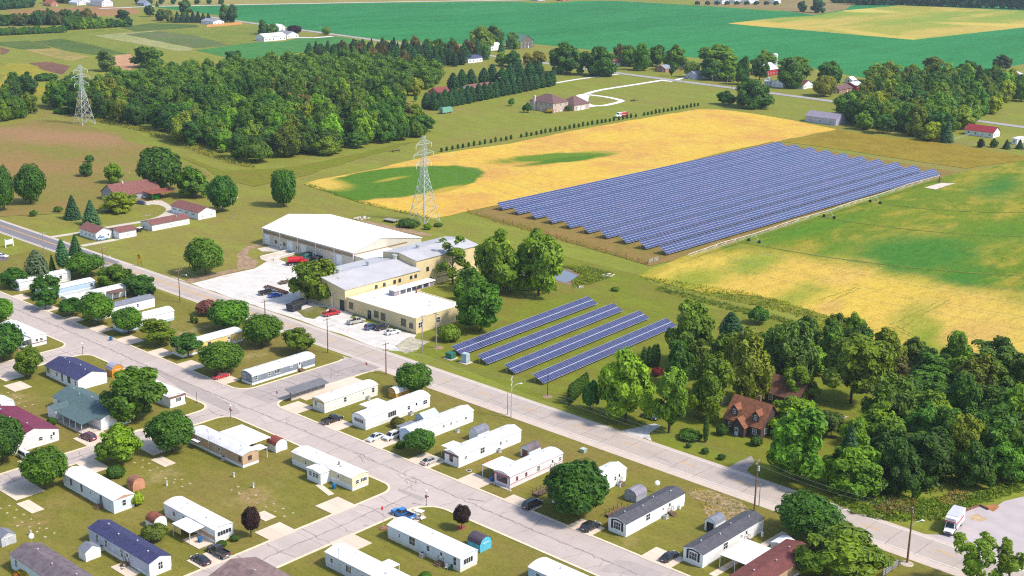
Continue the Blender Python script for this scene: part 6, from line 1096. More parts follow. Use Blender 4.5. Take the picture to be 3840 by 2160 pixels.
chair('green garden chair by the pale blue sided home steps', (31, 1880, 1380), (.03, .14, .08)); chair('white garden chair at the pale blue sided home', (31, 1840, 1375), (.7, .7, .7), .5); chair('red garden chair near the porch canopy', (30, 1710, 1005), (.4, .02, .02)); chair('pale garden chair on the patio by the stoop', (30, 1190, 1380), (.6, .55, .5))
for lb, px in (('white propane tank behind the grey metal barn shed', (32, 1620, 800)), ('white propane tank by the walkway home', (32, 2415, 1065))): r = thing('propane_tank', lb, 'propane tank', g(*px)); MB().cyl(0, 0, .1, 1.0, .25, .25, 12).ball((0, 0, 1.0), .25, .25, .15, 12, 4, 0, 0).build('tank', TRIMW, r); MB().cyl(0, 0, 0, .1, .2, .2, 10).build('foot_ring', STEEL, r)
for lb, px, L_, rz_ in (('wooden deck with rails beside the charcoal roof home', (32, 1010, 840), 5.5, 0), ('wooden ramp beside the huge maple', (32, 300, 640), 5.0, 0)):
    r = thing('timber_deck', lb, 'deck', g(*px), rz_); MB().box(-.9, .9, -L_/2, L_/2, .45, .55).build('floor', WOOD, r)
    for s in (-1, 1):
        for k in range(5): MB().box(s*.85-.05, s*.85+.05, -L_/2+k*L_/4.05, -L_/2+k*L_/4.05+.1, 0, 1.45).build('post', WOOD, r)
        MB().box(s*.85-.05, s*.85+.05, -L_/2, L_/2, 1.4, 1.5).build('handrail', WOOD, r)
# ------------------------------------------------------------------ trees
LEAF = m_leaf(); ASP = {'round': 1.75, 'oak': 1.8, 'tall': 2.5, 'sparse': 2.1, 'spruce': 2.7, 'pine': 2.3, 'column': 5.0, 'bush': 1.15, 'low': 1.0}
def rv(rr):
    while True:
        v = Vector((rr.uniform(-1, 1), rr.uniform(-1, 1), rr.uniform(-1, 1)))
        if .01 < v.length < 1: return v.normalized()
def leafq(m, p, n, s, rr):
    a = n.orthogonal().normalized(); b = n.cross(a); t = rr.uniform(0, 6.283); a, b = a*math.cos(t)+b*math.sin(t), b*math.cos(t)-a*math.sin(t)
    k = len(m.v); w = s*rr.uniform(.42, .62); bend = n*s*.18
    m.v += [tuple(p-a*s), tuple(p+b*w+bend), tuple(p+a*s), tuple(p-b*w+bend)]; m.f.append((k, k+1, k+2, k+3)); m.m.append(0)
def crown_mesh(kind, seed, n, leaf):
    rr = random.Random(seed); m = MB(); A = ASP[kind]
    if kind in ('spruce', 'pine'):
        T_ = 15 if kind == 'spruce' else 11
        for i in range(n):
            t = int(T_*rr.random()**1.25); z = (t+.25+rr.uniform(-.18, .18))/T_; R0 = (1-z)**.9*.98+.03 if kind == 'spruce' else (math.sin(math.pi*(.12+.86*z)**.8)*.9+.05)
            k = 9+t % 3; a = (int(rr.random()*k)+t*.37)*2*math.pi/k + rr.gauss(0, .13); q = rr.random()**.6; rad = R0*(.25+.8*q)*rr.uniform(.88, 1.08)
            p = Vector((rad*math.cos(a), rad*math.sin(a), A*z - .16*rad + rr.uniform(-.03, .03))); nn = (Vector((math.cos(a), math.sin(a), 1.1)) + rv(rr)*.55).normalized(); leafq(m, p, nn, leaf*rr.uniform(.7, 1.25), rr)
        for j in range(6): m.cyl(0, 0, A*j/7, A*(j+1.4)/7*.97, (.62*(1-j/6.3) if kind == 'spruce' else .55), .05 if kind == 'spruce' else .3*(1-j/7), 8)
        return m.mesh('crown', LEAF)
    L = []
    if kind == 'round':
        for i in range(34):
            z = 1-2*(i+.5)/34; a = i*2.39996; q = math.sqrt(1-z*z); k = .66*rr.uniform(.84, 1.16); L.append((Vector((k*q*math.cos(a), k*q*math.sin(a), A*.5+z*k*A*.5*.98)), rr.uniform(.22, .42)))
        L.append((Vector((0, 0, A*.5)), .6))
    elif kind == 'column':
        for i in range(26): z = (i+.5)/26; k = .35*math.sin(math.pi*(.1+.8*z)); a = i*2.4; L.append((Vector((k*math.cos(a), k*math.sin(a), A*z)), (.62*math.sin(math.pi*(.14+.80*z))**.7+.05)))
    elif kind in ('bush', 'low'):
        for i in range(20): a = i*2.4; q = math.sqrt((i+.5)/20)*.72; L.append((Vector((q*math.cos(a), q*math.sin(a), A*(.15+.55*(1-q*q)*rr.uniform(.7, 1.1)))), rr.uniform(.24, .36)))
    else:
        nb = {'oak': 11, 'tall': 11, 'sparse': 9}[kind]; sub = {'oak': 6, 'tall': 6, 'sparse': 3}[kind]; skew = Vector((rr.uniform(-.14, .14), rr.uniform(-.14, .14), 0))
        for b in range(nb):
            zz = ((b+.5)/nb + rr.uniform(-.05, .05)); prof = math.sin(math.pi*(.22+.72*zz))**.6 if kind != 'tall' else math.sin(math.pi*(.27+.65*zz))**.5
            an = b*2.39996+rr.uniform(-.5, .5); q = prof*rr.uniform(.34, .66); c0 = Vector((q*math.cos(an), q*math.sin(an), A*(.13+.74*zz)))+skew*zz; br = rr.uniform(.22, .36)
            for s in range(sub): v = rv(rr); L.append((c0+Vector((v.x*br, v.y*br, v.z*br*.9+.04)), rr.uniform(.15, .29)*(1.0 if kind != 'sparse' else .8)))
        if kind != 'sparse': L += [(Vector((0, 0, A*z))+skew*z, .42) for z in (.28, .5, .68)]
    wts = [r*r for _, r in L]; cen = Vector((0, 0, A*.45))
    pick = rr.choices(range(len(L)), wts, k=n)
    for i in pick:
        c, r = L[i]; d = rv(rr)
        if d.z < -.55 and rr.random() < .6: d.z = -d.z
        out = (c-cen); out = out.normalized() if out.length > .05 else Vector((0, 0, 1))
        if d.dot(out) < -.3 and rr.random() < .7: d = -d
        p = c + d*r*(.72+.36*rr.random()**.7)*(1.0 if kind != 'column' else Vector((1, 1, 1)).length/1.732)
        if p.z < 0: p.z = abs(p.z)*.3
        leafq(m, p, (d*.8+out*.45+Vector((0, 0, .25))+rv(rr)*.6).normalized(), leaf*rr.uniform(.65, 1.3), rr)
    kk = .78 if kind != 'sparse' else .4
    for c, r in L: m.ball(c, r*kk, r*kk, r*kk, 7, 4)
    return m.mesh('crown', LEAF)
PROTO = {k: [crown_mesh(k, 100*i+len(k), n, l) for i in range(v)] for k, v, n, l in (('round', 5, 4200, .085), ('oak', 6, 3600, .095), ('tall', 4, 3600, .10), ('sparse', 3, 2000, .085), ('spruce', 3, 4200, .11), ('pine', 3, 3200, .13), ('column', 2, 2600, .12), ('bush', 3, 1500, .12), ('low', 3, 1600, .12))}
def trunk_mesh(seed):
    rr = random.Random(seed); m = MB().cyl(0, 0, -.02, .55, .045, .030, 8).cyl(0, 0, .54, 1.0, .030, .010, 7)
    for i in range(6):
        a = i*1.1+rr.random(); z = rr.uniform(.42, .75); q = rr.uniform(.18, .34); m.tube((0, 0, z), (q*math.cos(a), q*math.sin(a), z+rr.uniform(.12, .28)), .017, .006, 5)
    return m.mesh('trunk', BARK)
TRUNK = [trunk_mesh(i) for i in range(4)]
NM = {'round': 'maple_tree', 'oak': 'broadleaf_tree', 'tall': 'tall_tree', 'sparse': 'poplar_tree', 'spruce': 'spruce_tree', 'pine': 'pine_tree', 'column': 'columnar_cedar', 'bush': 'bush', 'low': 'shrub'}
CATS = {'bush': 'bush', 'low': 'shrub', 'column': 'cedar'}
def tree(label, kind, p, r, H, th, colr, group=None, var=.12, nm=None):
    A = ASP[kind]; root = thing(nm or NM[kind], label, CATS.get(kind, 'tree'), (p[0], p[1]), rnd.uniform(0, 6.28), group)
    k = 1+rnd.uniform(-var, var); c = tuple(x*k*(1+rnd.uniform(-.08, .08)) for x in colr)
    t = put('trunk', TRUNK[rnd.randrange(4)], root); zt = th+(H-th)*.6; t.scale = (max(2.6, zt*.9)*.8, max(2.6, zt*.9)*.8, zt)
    o = put('crown', PROTO[kind][rnd.randrange(len(PROTO[kind]))], root, (0, 0, th), col=c); o.scale = (r*.97, r*.97, (H-th)/A)
    return root
def trb(label, kind, t, x0, x1, yt, yb, colr, th=1.6, group=None, rk=1.0):
    """tree from the box its crown fills in the photograph"""
    cx = (x0+x1)/2; p = g(t, cx, yb, th); dist = math.sqrt(p.length_squared+HC*HC); s = FPX/dist/.26042; r = (x1-x0)/2/s*rk*1.04
    b = p + p.normalized()*r*.72; H = max(th+.8, hgt(b, t, cx, yt)-.1*r)
    return tree(label, kind, b, r, H, th, colr, group)
MAP, DKM, LIM, OLV, SPR, PIN, PUR, YGR, CED = (.046, .090, .010), (.030, .072, .012), (.086, .130, .012), (.076, .102, .011), (.036, .078, .062), (.016, .052, .026), (.020, .008, .012), (.135, .150, .014), (.034, .066, .010)
for lb, k, t, a, b, yt, yb, c in (
    ('dense round maple hiding the middle of the street row', 'round', 20, 780, 1115, 35, 345, MAP), ('round street maple before the blank white home', 'round', 20, 1095, 1385, 180, 425, MAP), ('spreading street maple with pale leaf tips by the stone rubble', 'oak', 20, 1345, 1710, 300, 545, OLV), ('dark street maple before the yellow home', 'oak', 20, 1660, 1980, 450, 650, DKM), ('round maple shading the bright red car', 'round', 20, 1945, 2340, 510, 825, MAP), ('big round maple beside the pink shrub', 'round', 20, 2020, 2430, 100, 400, MAP), ('round maple at the roadside behind the yellow home', 'round', 21, -130, 245, 245, 555, MAP), ('broad maple above the slate grey panelled home', 'oak', 21, 235, 565, 395, 620, OLV),
    ('street maple at the head of the upper drives', 'oak', 20, 560, 835, 90, 255, DKM), ('street maple nearest the blue spruces', 'oak', 20, 300, 575, 0, 190, DKM), ('round maple across the street from the upper drives', 'round', 20, -150, 115, 80, 330, MAP), ('large round maple over the corner carport', 'round', 20, -180, 240, 330, 700, DKM), ('small open maple beside the blue double-wide', 'oak', 20, 150, 440, 580, 850, OLV), ('huge maple with ruddy top between blue and green roofs', 'oak', 20, 1010, 1620, 790, 1310, MAP), ('dense maple beside the carport of the tan home', 'round', 20, 1450, 1875, 1180, 1590, DKM), ('bright airy maple above the maroon suv', 'oak', 30, 935, 1365, 0, 360, LIM), ('round maple at the end of the long white home', 'round', 30, 225, 655, 190, 610, MAP), ('dark maple over the white van', 'round', 30, -190, 240, -120, 345, DKM),
    ('purple-leaved tree in the lawn by the four-pane window', 'round', 30, 2335, 2515, 770, 1035, PUR), ('purple-leaved tree in the mulch ring by the street', 'round', 31, 1900, 2075, 760, 960, PUR), ('clipped round tree before the pale blue gable', 'round', 31, 1440, 1745, 25, 250, DKM), ('huge dark green maple beside the black minivan', 'round', 32, 305, 945, 330, 900, (.022, .062, .010)), ('large dome maple between road and long footpath', 'round', 33, 175, 780, 640, 1110, DKM), ('loose lime tree over the maroon-roofed home', 'oak', 33, 350, 1200, 990, 1560, OLV), ('airy tree at the truck lot entrance', 'sparse', 33, 1860, 2360, 990, 1520, LIM), ('airy olive tree inside the truck lot fence side', 'sparse', 33, 2200, 2640, 1070, 1560, OLV), ('round maple over the ochre-fronted shed', 'round', 21, 1340, 1715, 730, 1020, MAP), ('small bush tree between office and short solar rows', 'bush', 21, 1745, 1980, 330, 525, LIM),
    ('tall dark tree beside the thin pole above the drive', 'round', 10, -60, 140, 200, 625, DKM), ('tall oval tree beside the farmhouse lawn', 'round', 10, 155, 440, 190, 565, DKM), ('round shrub tree alone in the dry meadow', 'bush', 10, 820, 910, 100, 177, DKM), ('loose bluish shrub tree in the dry meadow', 'oak', 10, 760, 915, 180, 312, (.04, .075, .03)), ('light green tree behind the farmhouse chimney', 'oak', 10, 1020, 1215, 190, 380, LIM), ('very large dark tree at the end of the farmhouse', 'round', 10, 1335, 1765, 15, 445, DKM), ('loose mid-green tree behind the white garage', 'oak', 10, 1695, 2030, 225, 525, MAP), ('dark upright tree behind the garage gable', 'round', 10, 2000, 2300, 295, 645, DKM), ('yellow-green spreading tree in the loop of the drive', 'oak', 10, 980, 1330, 455, 665, YGR),
    ('blue spruce of the drive pair, nearer the small round bush', 'spruce', 10, 620, 790, 480, 730, SPR), ('blue spruce of the drive pair, nearer the cottage', 'spruce', 10, 790, 980, 525, 790, SPR), ('small round bush on the drive lawn nearest the road', 'bush', 10, 290, 365, 635, 697, CED), ('small round bush beside the blue spruces', 'bush', 10, 525, 612, 595, 658, CED), ('tall thin-stemmed pine by the main road', 'pine', 10, 545, 668, 905, 1180, SPR), ('dense green spruce beside the cottage', 'spruce', 10, 665, 800, 858, 1075, (.026, .066, .034)), ('broad blue spruce at the park corner', 'pine', 10, 250, 470, 1005, 1300, (.06, .085, .07)), ('narrow dark cedar beside the broad blue spruce', 'spruce', 10, 470, 545, 1060, 1240, CED), ('round maple behind the park spruces', 'round', 10, 660, 985, 1050, 1275, MAP), ('spreading maple by the park roadside lawn', 'oak', 10, 955, 1325, 1170, 1410, MAP), ('maple overlapping the park roadside maple', 'oak', 10, 1210, 1525, 1260, 1470, DKM), ('maple at the north end of the park street', 'oak', 10, 20, 320, 1200, 1400, DKM), ('low maple between the spruces and the street', 'oak', 10, 300, 600, 1270, 1480, DKM), ('lone round tree on the lawn beside the gravel lot', 'round', 10, 1800, 2175, 905, 1255, MAP), ('lone dark columnar tree in the field above the warehouse', 'round', 11, 140, 395, 225, 590, DKM),
    ('broad two-stemmed willow-like tree before the production hall', 'oak', 11, 335, 850, 1115, 1560, OLV), ('sparse poplar before the tall hall', 'sparse', 11, 1690, 2110, 890, 1320, LIM), ('big airy tree beside the pond', 'oak', 11, 2100, 2600, 880, 1480, OLV), ('tall bright tree on the pond bank', 'tall', 12, 20, 490, 790, 1500, LIM), ('dark bushy tree behind the office', 'oak', 21, 1930, 2420, -60, 420, MAP), ('mid-green tree between office and pond', 'oak', 21, 1880, 2250, -190, 150, MAP),
    ('bright lime maple in front of the fourth solar row', 'oak', 22, 800, 1390, 620, 1310, (.098, .150, .012)), ('dark round laurel bush beside the lime maple', 'bush', 22, 660, 850, 870, 1195, (.022, .075, .022)), ('tall willow-leaved tree at the end of the solar rows', 'oak', 22, 1450, 1960, 150, 760, OLV), ('dark layered cedar behind the garden', 'pine', 22, 1990, 2225, 215, 500, PIN), ('round dark bush tree on the open lawn by the field', 'bush', 22, 2275, 2485, 165, 360, DKM), ('upright bright tree beside the gravel drive', 'tall', 22, 1330, 1700, 750, 1400, LIM), ('airy oak beside the dormered cottage', 'oak', 22, 1650, 2115, 670, 1260, OLV), ('golden green oak above the dormered cottage', 'oak', 22, 1990, 2490, 440, 1120, (.115, .125, .014)), ('grey-green tree behind the brown garage roof', 'oak', 23, 60, 560, 330, 960, (.05, .08, .022)),
    ('big vase-shaped elm in the clearing', 'oak', 23, 550, 1260, 430, 1060, (.092, .120, .012)), ('bushy tree beside the brown garage', 'oak', 23, 240, 590, 760, 1100, OLV), ('light green tree next to the dormered cottage', 'oak', 23, 90, 560, 1060, 1420, LIM), ('bright green spreading tree at the cottage drive', 'oak', 33, 40, 690, -160, 580, (.052, .102, .009)), ('leafy olive tree between the willow-leaved tree and the golden oak', 'oak', 22, 1860, 2230, 430, 840, OLV), ('dark tree in the shade behind the upright bright tree', 'oak', 22, 1470, 1760, 520, 930, DKM), ('mid-green tree beside the brown garage roof', 'oak', 23, -70, 220, 420, 860, MAP), ('small olive tree at the field margin behind the garage', 'oak', 23, 380, 640, 300, 560, OLV), ('bare brownish tree between the elm and the spiky tree', 'sparse', 23, 1230, 1480, 650, 900, (.075, .055, .035)), ('bushy olive tree behind the airy oak', 'oak', 22, 1650, 1950, 520, 860, (.06, .085, .011)), ('low tree beside the clearing gravel', 'oak', 23, 560, 860, 1180, 1420, (.05, .07, .014)), ('dark spiky tree standing at the yellow field edge', 'sparse', 23, 1890, 2520, 470, 960, (.06, .085, .016)), ('columnar evergreen before the dormered cottage', 'column', 32, 1835, 1900, -120, 150, CED)):
    trb(lb, k, t, a, b, yt, yb, c, th=4.2 if 'vase' in lb else (.3 if k in ('bush', 'column', 'low', 'spruce') else (2.6 if k in ('pine', 'sparse') else (1.5 if t > 19 or k == 'round' else .6))))
# ornamental shrubs
for lb, k, t, a, b, yt, yb, c in (('pink flowering shrub beside the big round maple', 'bush', 20, 1895, 2120, 90, 280, (.17, .055, .085)), ('small cone shrub of a pair beside the pink shrub', 'column', 20, 1835, 1880, 260, 335, CED), ('small cone shrub of a pair beside the pink shrub', 'column', 20, 1878, 1920, 280, 345, CED), ('leafy shrub beside the rust barn shed', 'bush', 30, 1360, 1620, 930, 1130, (.055, .07, .018)), ('bright yellow-green shrub at the terracotta gable', 'bush', 30, 1250, 1390, 620, 780, YGR), ('dark low bush in the middle of the lawn', 'low', 30, 1030, 1215, 370, 505, CED), ('round clipped bush by the four-pane window', 'bush', 30, 2090, 2195, 1095, 1165, CED), ('small round bush beside the white end wall', 'bush', 30, 2215, 2315, 1040, 1115, CED), ('orange-tinged shrub before the weathered roof', 'bush', 30, 190, 420, 1340, 1470, (.20, .13, .02)), ('red-leaved low shrub beside the orange-tinged shrub', 'low', 30, 130, 240, 1405, 1460, (.30, .09, .02)), ('dry bush beside the rounded white home', 'bush', 21, 1300, 1440, 1240, 1360, (.08, .07, .02)), ('low hedge bush under the clipped round tree', 'low', 31, 1350, 1450, 130, 215, CED), ('maroon shrub behind the lime maple', 'bush', 22, 1335, 1460, 755, 860, (.10, .012, .03)), ('dark foundation shrub before the cottage wall', 'bush', 32, 1960, 2090, -30, 95, CED), ('dark shrub at the cottage steps', 'bush', 32, 2290, 2420, 80, 195, CED), ('rounded hedge shrub by the gravel drive', 'low', 32, 1600, 1830, 20, 150, CED), ('tiny round shrub on the cottage lawn by the path', 'bush', 32, 1675, 1740, 150, 210, CED), ('tiny round shrub in the middle of the cottage lawn', 'bush', 32, 1825, 1905, 195, 268, CED), ('tiny round shrub on the cottage lawn near the road', 'bush', 32, 1985, 2070, 255, 325, CED), ('shrub by the green home porch', 'bush', 20, 455, 560, 1240, 1345, CED), ('round bush at the green home window', 'bush', 20, 1065, 1105, 1325, 1365, CED), ('low dark shrub patch at the pylon base', 'low', 11, 1360, 1590, 715, 815, CED), ('round shrub in front of the pylon base', 'bush', 11, 1615, 1700, 755, 830, LIM), ('small round shrub beside one pylon leg', 'bush', 11, 1715, 1810, 755, 802, CED), ('small shrub in the lawn above the short solar rows', 'bush', 12, 955, 1045, 1375, 1425, MAP), ('dark green bush in the lawn of the pale blue sided home', 'bush', 31, 1580, 1700, 1400, 1470, MAP), ('bush between the big brick house and chimney', 'bush', 2, 100, 195, 990, 1090, DKM), ('golden bush at the brick house wall', 'bush', 2, 315, 405, 1045, 1095, (.22, .13, .03)), ('dark bush at the garage wing', 'bush', 2, 510, 575, 1010, 1075, CED)):
    trb(lb, k, t, a, b, yt, yb, c, .1, 'pair of cone shrubs' if 'pair' in lb else None)
for i in range(8): trb('narrow columnar cedar in the tight row beside the laurel bush', 'column', 22, 535+i*22-10, 590+i*22+6, 925-i*16, 1130-i*22, CED, .1, 'cedar row by the laurel bush')
for i, (a, yt) in enumerate(((1235, 570), (1285, 560), (1330, 545), (1360, 540))): trb('dark columnar cedar in the clump behind the lime maple', 'column', 22, a, a+75, yt, 770, CED, .1, 'cedar clump behind the lime maple')
# row of young arborvitae
for i in range(57):
    y = 461+i*4.02; x = -466.5
    if i in (14, 41): continue
    tree('young conical arborvitae in the long planted row beside the ripe field', 'column', (x+rnd.uniform(-.3, .3), y+rnd.uniform(-.3, .3)), .85, rnd.uniform(2.0, 2.9), .1, (.03, .07, .014), 'row of young arborvitae')
# ------------------------------------------------------------------ woods
def inside(p, poly):
    c = False; j = len(poly)-1
    for i in range(len(poly)):
        a, b = poly[i], poly[j]
        if (a[1] > p[1]) != (b[1] > p[1]) and p[0] < (b[0]-a[0])*(p[1]-a[1])/(b[1]-a[1])+a[0]: c = not c
        j = i
    return c
def scatter(poly, gap, seed, tries=9000, edge=None):
    rr = random.Random(seed); xs = [p[0] for p in poly]; ys = [p[1] for p in poly]; out = []
    for _ in range(tries):
        p = Vector((rr.uniform(min(xs), max(xs)), rr.uniform(min(ys), max(ys))))
        if inside(p, poly) and all((p-q).length > gap for q in out): out.append(p)
    return out
def wood(poly, gap, seed, mixes, label, group, keep=300, hr=(11, 17), rr_=(4.6, 7)):
    pts = scatter(poly, gap, seed); pts.sort(key=lambda p: p.length)
    for p in pts[:keep]:
        k, c, lb = mixes[rnd.choices(range(len(mixes)), [m[3] for m in mixes])[0]][:3]; H = rnd.uniform(*hr); r = rnd.uniform(*rr_)
        if k in ('spruce', 'pine'): r *= .72
        tree('%s %s' % (lb, label), k, p, r, H, .6, c, '%s %s' % (group, lb), .34, ('woodland_tree' if group == 'woodland' else 'copse_tree') if k in ('oak', 'tall', 'sparse') else None)
    rest = pts[keep:]
    if rest:
        m = MB(); rr = random.Random(seed)
        for p in rest:
            H = rr.uniform(*hr); r = rr.uniform(*rr_)
            for j in range(11):
                a = j*2.4; z = (j+.5)/11; q = r*.62*math.sin(math.pi*(.2+.7*z)); cc = Vector((p.x+q*math.cos(a), p.y+q*math.sin(a), H*(.15+.72*z))); ra = r*rr.uniform(.32, .46); m.ball(cc, ra*.8, ra*.8, ra*.8, 6, 3)
                for _ in range(70): d = rv(rr); leafq(m, cc+d*ra*rr.uniform(.75, 1.1), (d+Vector((0, 0, .4))+rv(rr)*.5).normalized(), r*.12, rr)
        o = m.build('woodland_canopy', LEAF); o.color = (.055, .092, .013, 1); struct(o, 'stuff')
    return rest
MIX = [('oak', MAP, 'mid-green broadleaf tree', 5), ('oak', OLV, 'olive green broadleaf tree', 4), ('oak', (.115, .125, .012), 'golden green broadleaf tree', 1.1), ('oak', (.085, .135, .014), 'fresh green broadleaf tree', 2.5), ('tall', DKM, 'tall dark green tree', 3), ('oak', (.034, .070, .014), 'deep green broadleaf tree', 3), ('sparse', (.14, .10, .05), 'thin browning tree', .6), ('bush', (.06, .09, .014), 'low green undergrowth tree', 1)]
LW = D((122, 268), (234, 299), (359, 323), (430, 346), (495, 372), (573, 401), (644, 418), (735, 395), (852, 383), (980, 356), (1066, 334), (1028, 290), (985, 268), (960, 250), (1070, 232), (1120, 205), (1070, 190), (960, 178), (860, 170), (760, 170), (644, 182), (500, 188), (390, 195), (330, 205), (270, 245), (190, 232), (150, 245))
wood(LW, 9.6, 5, MIX, 'in the dense woodland beside the ripe field', 'woodland', 210, (8, 16), (4.8, 8.2))
PLW = D((760, 163), (900, 172), (1000, 175), (1120, 172), (1230, 150), (1222, 138), (1100, 138), (980, 130), (860, 140), (790, 148))
wood(PLW, 8.5, 9, [('pine', PIN, 'dark pine', 5), ('spruce', (.02, .055, .03), 'dark spruce', 3), ('oak', (.075, .05, .026), 'reddish brown tree', .5), ('oak', MAP, 'green broadleaf tree', 1)], 'in the conifer plantation by the country road', 'plantation', 150, (10, 15), (4.5, 6))
for i in range(22):   # pine hedge, two rows
    t = i/21; p = gp(1090+t*300, 277-t*62)
    for k, off in enumerate((Vector((0, 0)), Vector((-7, 2)))): tree('dark pine in the %s row of the thick pine hedge' % ('front' if k == 0 else 'back'), 'pine', p+off+Vector((rnd.uniform(-.8, .8), rnd.uniform(-.8, .8))), 3.6, rnd.uniform(8.5, 10.5), .2, PIN, 'pine hedge %d' % k)
for i in range(10): p = gp(1140+i*24+rnd.uniform(-6, 6), 222-i*3.6+rnd.uniform(-3, 3)); tree('dark pine in the clump behind the reddish-roofed house', 'pine', p, 4.6, rnd.uniform(10, 13), .3, PIN, 'pines behind the reddish-roofed house')
MIXR = [('oak', OLV, 'olive broadleaf tree', 5), ('oak', (.066, .105, .010), 'mid-green broadleaf tree', 5), ('tall', (.040, .078, .012), 'dark tall tree', 2.5), ('oak', (.034, .068, .012), 'deep green broadleaf tree', 3), ('oak', (.105, .115, .012), 'golden olive broadleaf tree', 1.6)]
RW = D((2092, 1205), (2140, 1240), (2240, 1250), (2360, 1242), (2480, 1225), (2620, 1195), (2720, 1130), (2640, 985), (2480, 965), (2340, 955), (2340, 990), (2270, 1050), (2205, 1115), (2130, 1165))
wood(RW, 7.4, 21, MIXR, 'in the dark wood behind the truck lot', 'wood behind the truck lot', 90, (7.5, 14), (4.4, 7.2))
RW2 = D((1965, 965), (2080, 935), (2190, 935), (2340, 945), (2330, 920), (2200, 897), (2120, 865), (2045, 855), (1985, 885))
wood(RW2, 7.5, 23, MIXR, 'along the yellow field behind the dormered cottage', 'trees along the yellow field', 60, (6, 11), (3.2, 4.8))
tree('tall dark blue spruce at the edge of the wood by the road', 'spruce', g(33, 860, 600), 4.2, 15, .3, (.02, .05, .04))
RW3 = D((2128, 308), (2180, 330), (2260, 345), (2355, 355), (2385, 340), (2440, 322), (2470, 300), (2520, 285), (2470, 262), (2400, 250), (2300, 238), (2220, 235), (2180, 265), (2130, 288))
wood(RW3, 10.5, 31, MIX[:5], 'in the wood beside the lilac barn', 'wood beside the lilac barn', 80, (9, 16), (5.5, 8.5))
RW4 = D((2190, 232), (2320, 236), (2430, 248), (2560, 262), (2600, 235), (2540, 212), (2430, 200), (2300, 205), (2220, 210))
wood(RW4, 12, 33, MIX[:5], 'beyond the wood beside the grey metal barn', 'trees beyond the lilac barn wood', 60, (10, 15), (5.5, 7.5))
tree('blue spruce at the garden fence of the red-roofed house', 'spruce', g(3, 1830, 1375), 4.0, 13, .3, SPR)
for lb, x in (('purple-brown', 2160), ('dark green', 2280), ('blue green', 2403), ('deep green', 2530)): trb('%s garden tree behind the long fence' % lb, 'spruce' if x > 2350 else 'oak', 3, x-38, x+42, 1340, 1425 if x < 2350 else 1440, (.03, .03, .02) if x == 2160 else ((.03, .06, .045) if x > 2350 else DKM), .2)
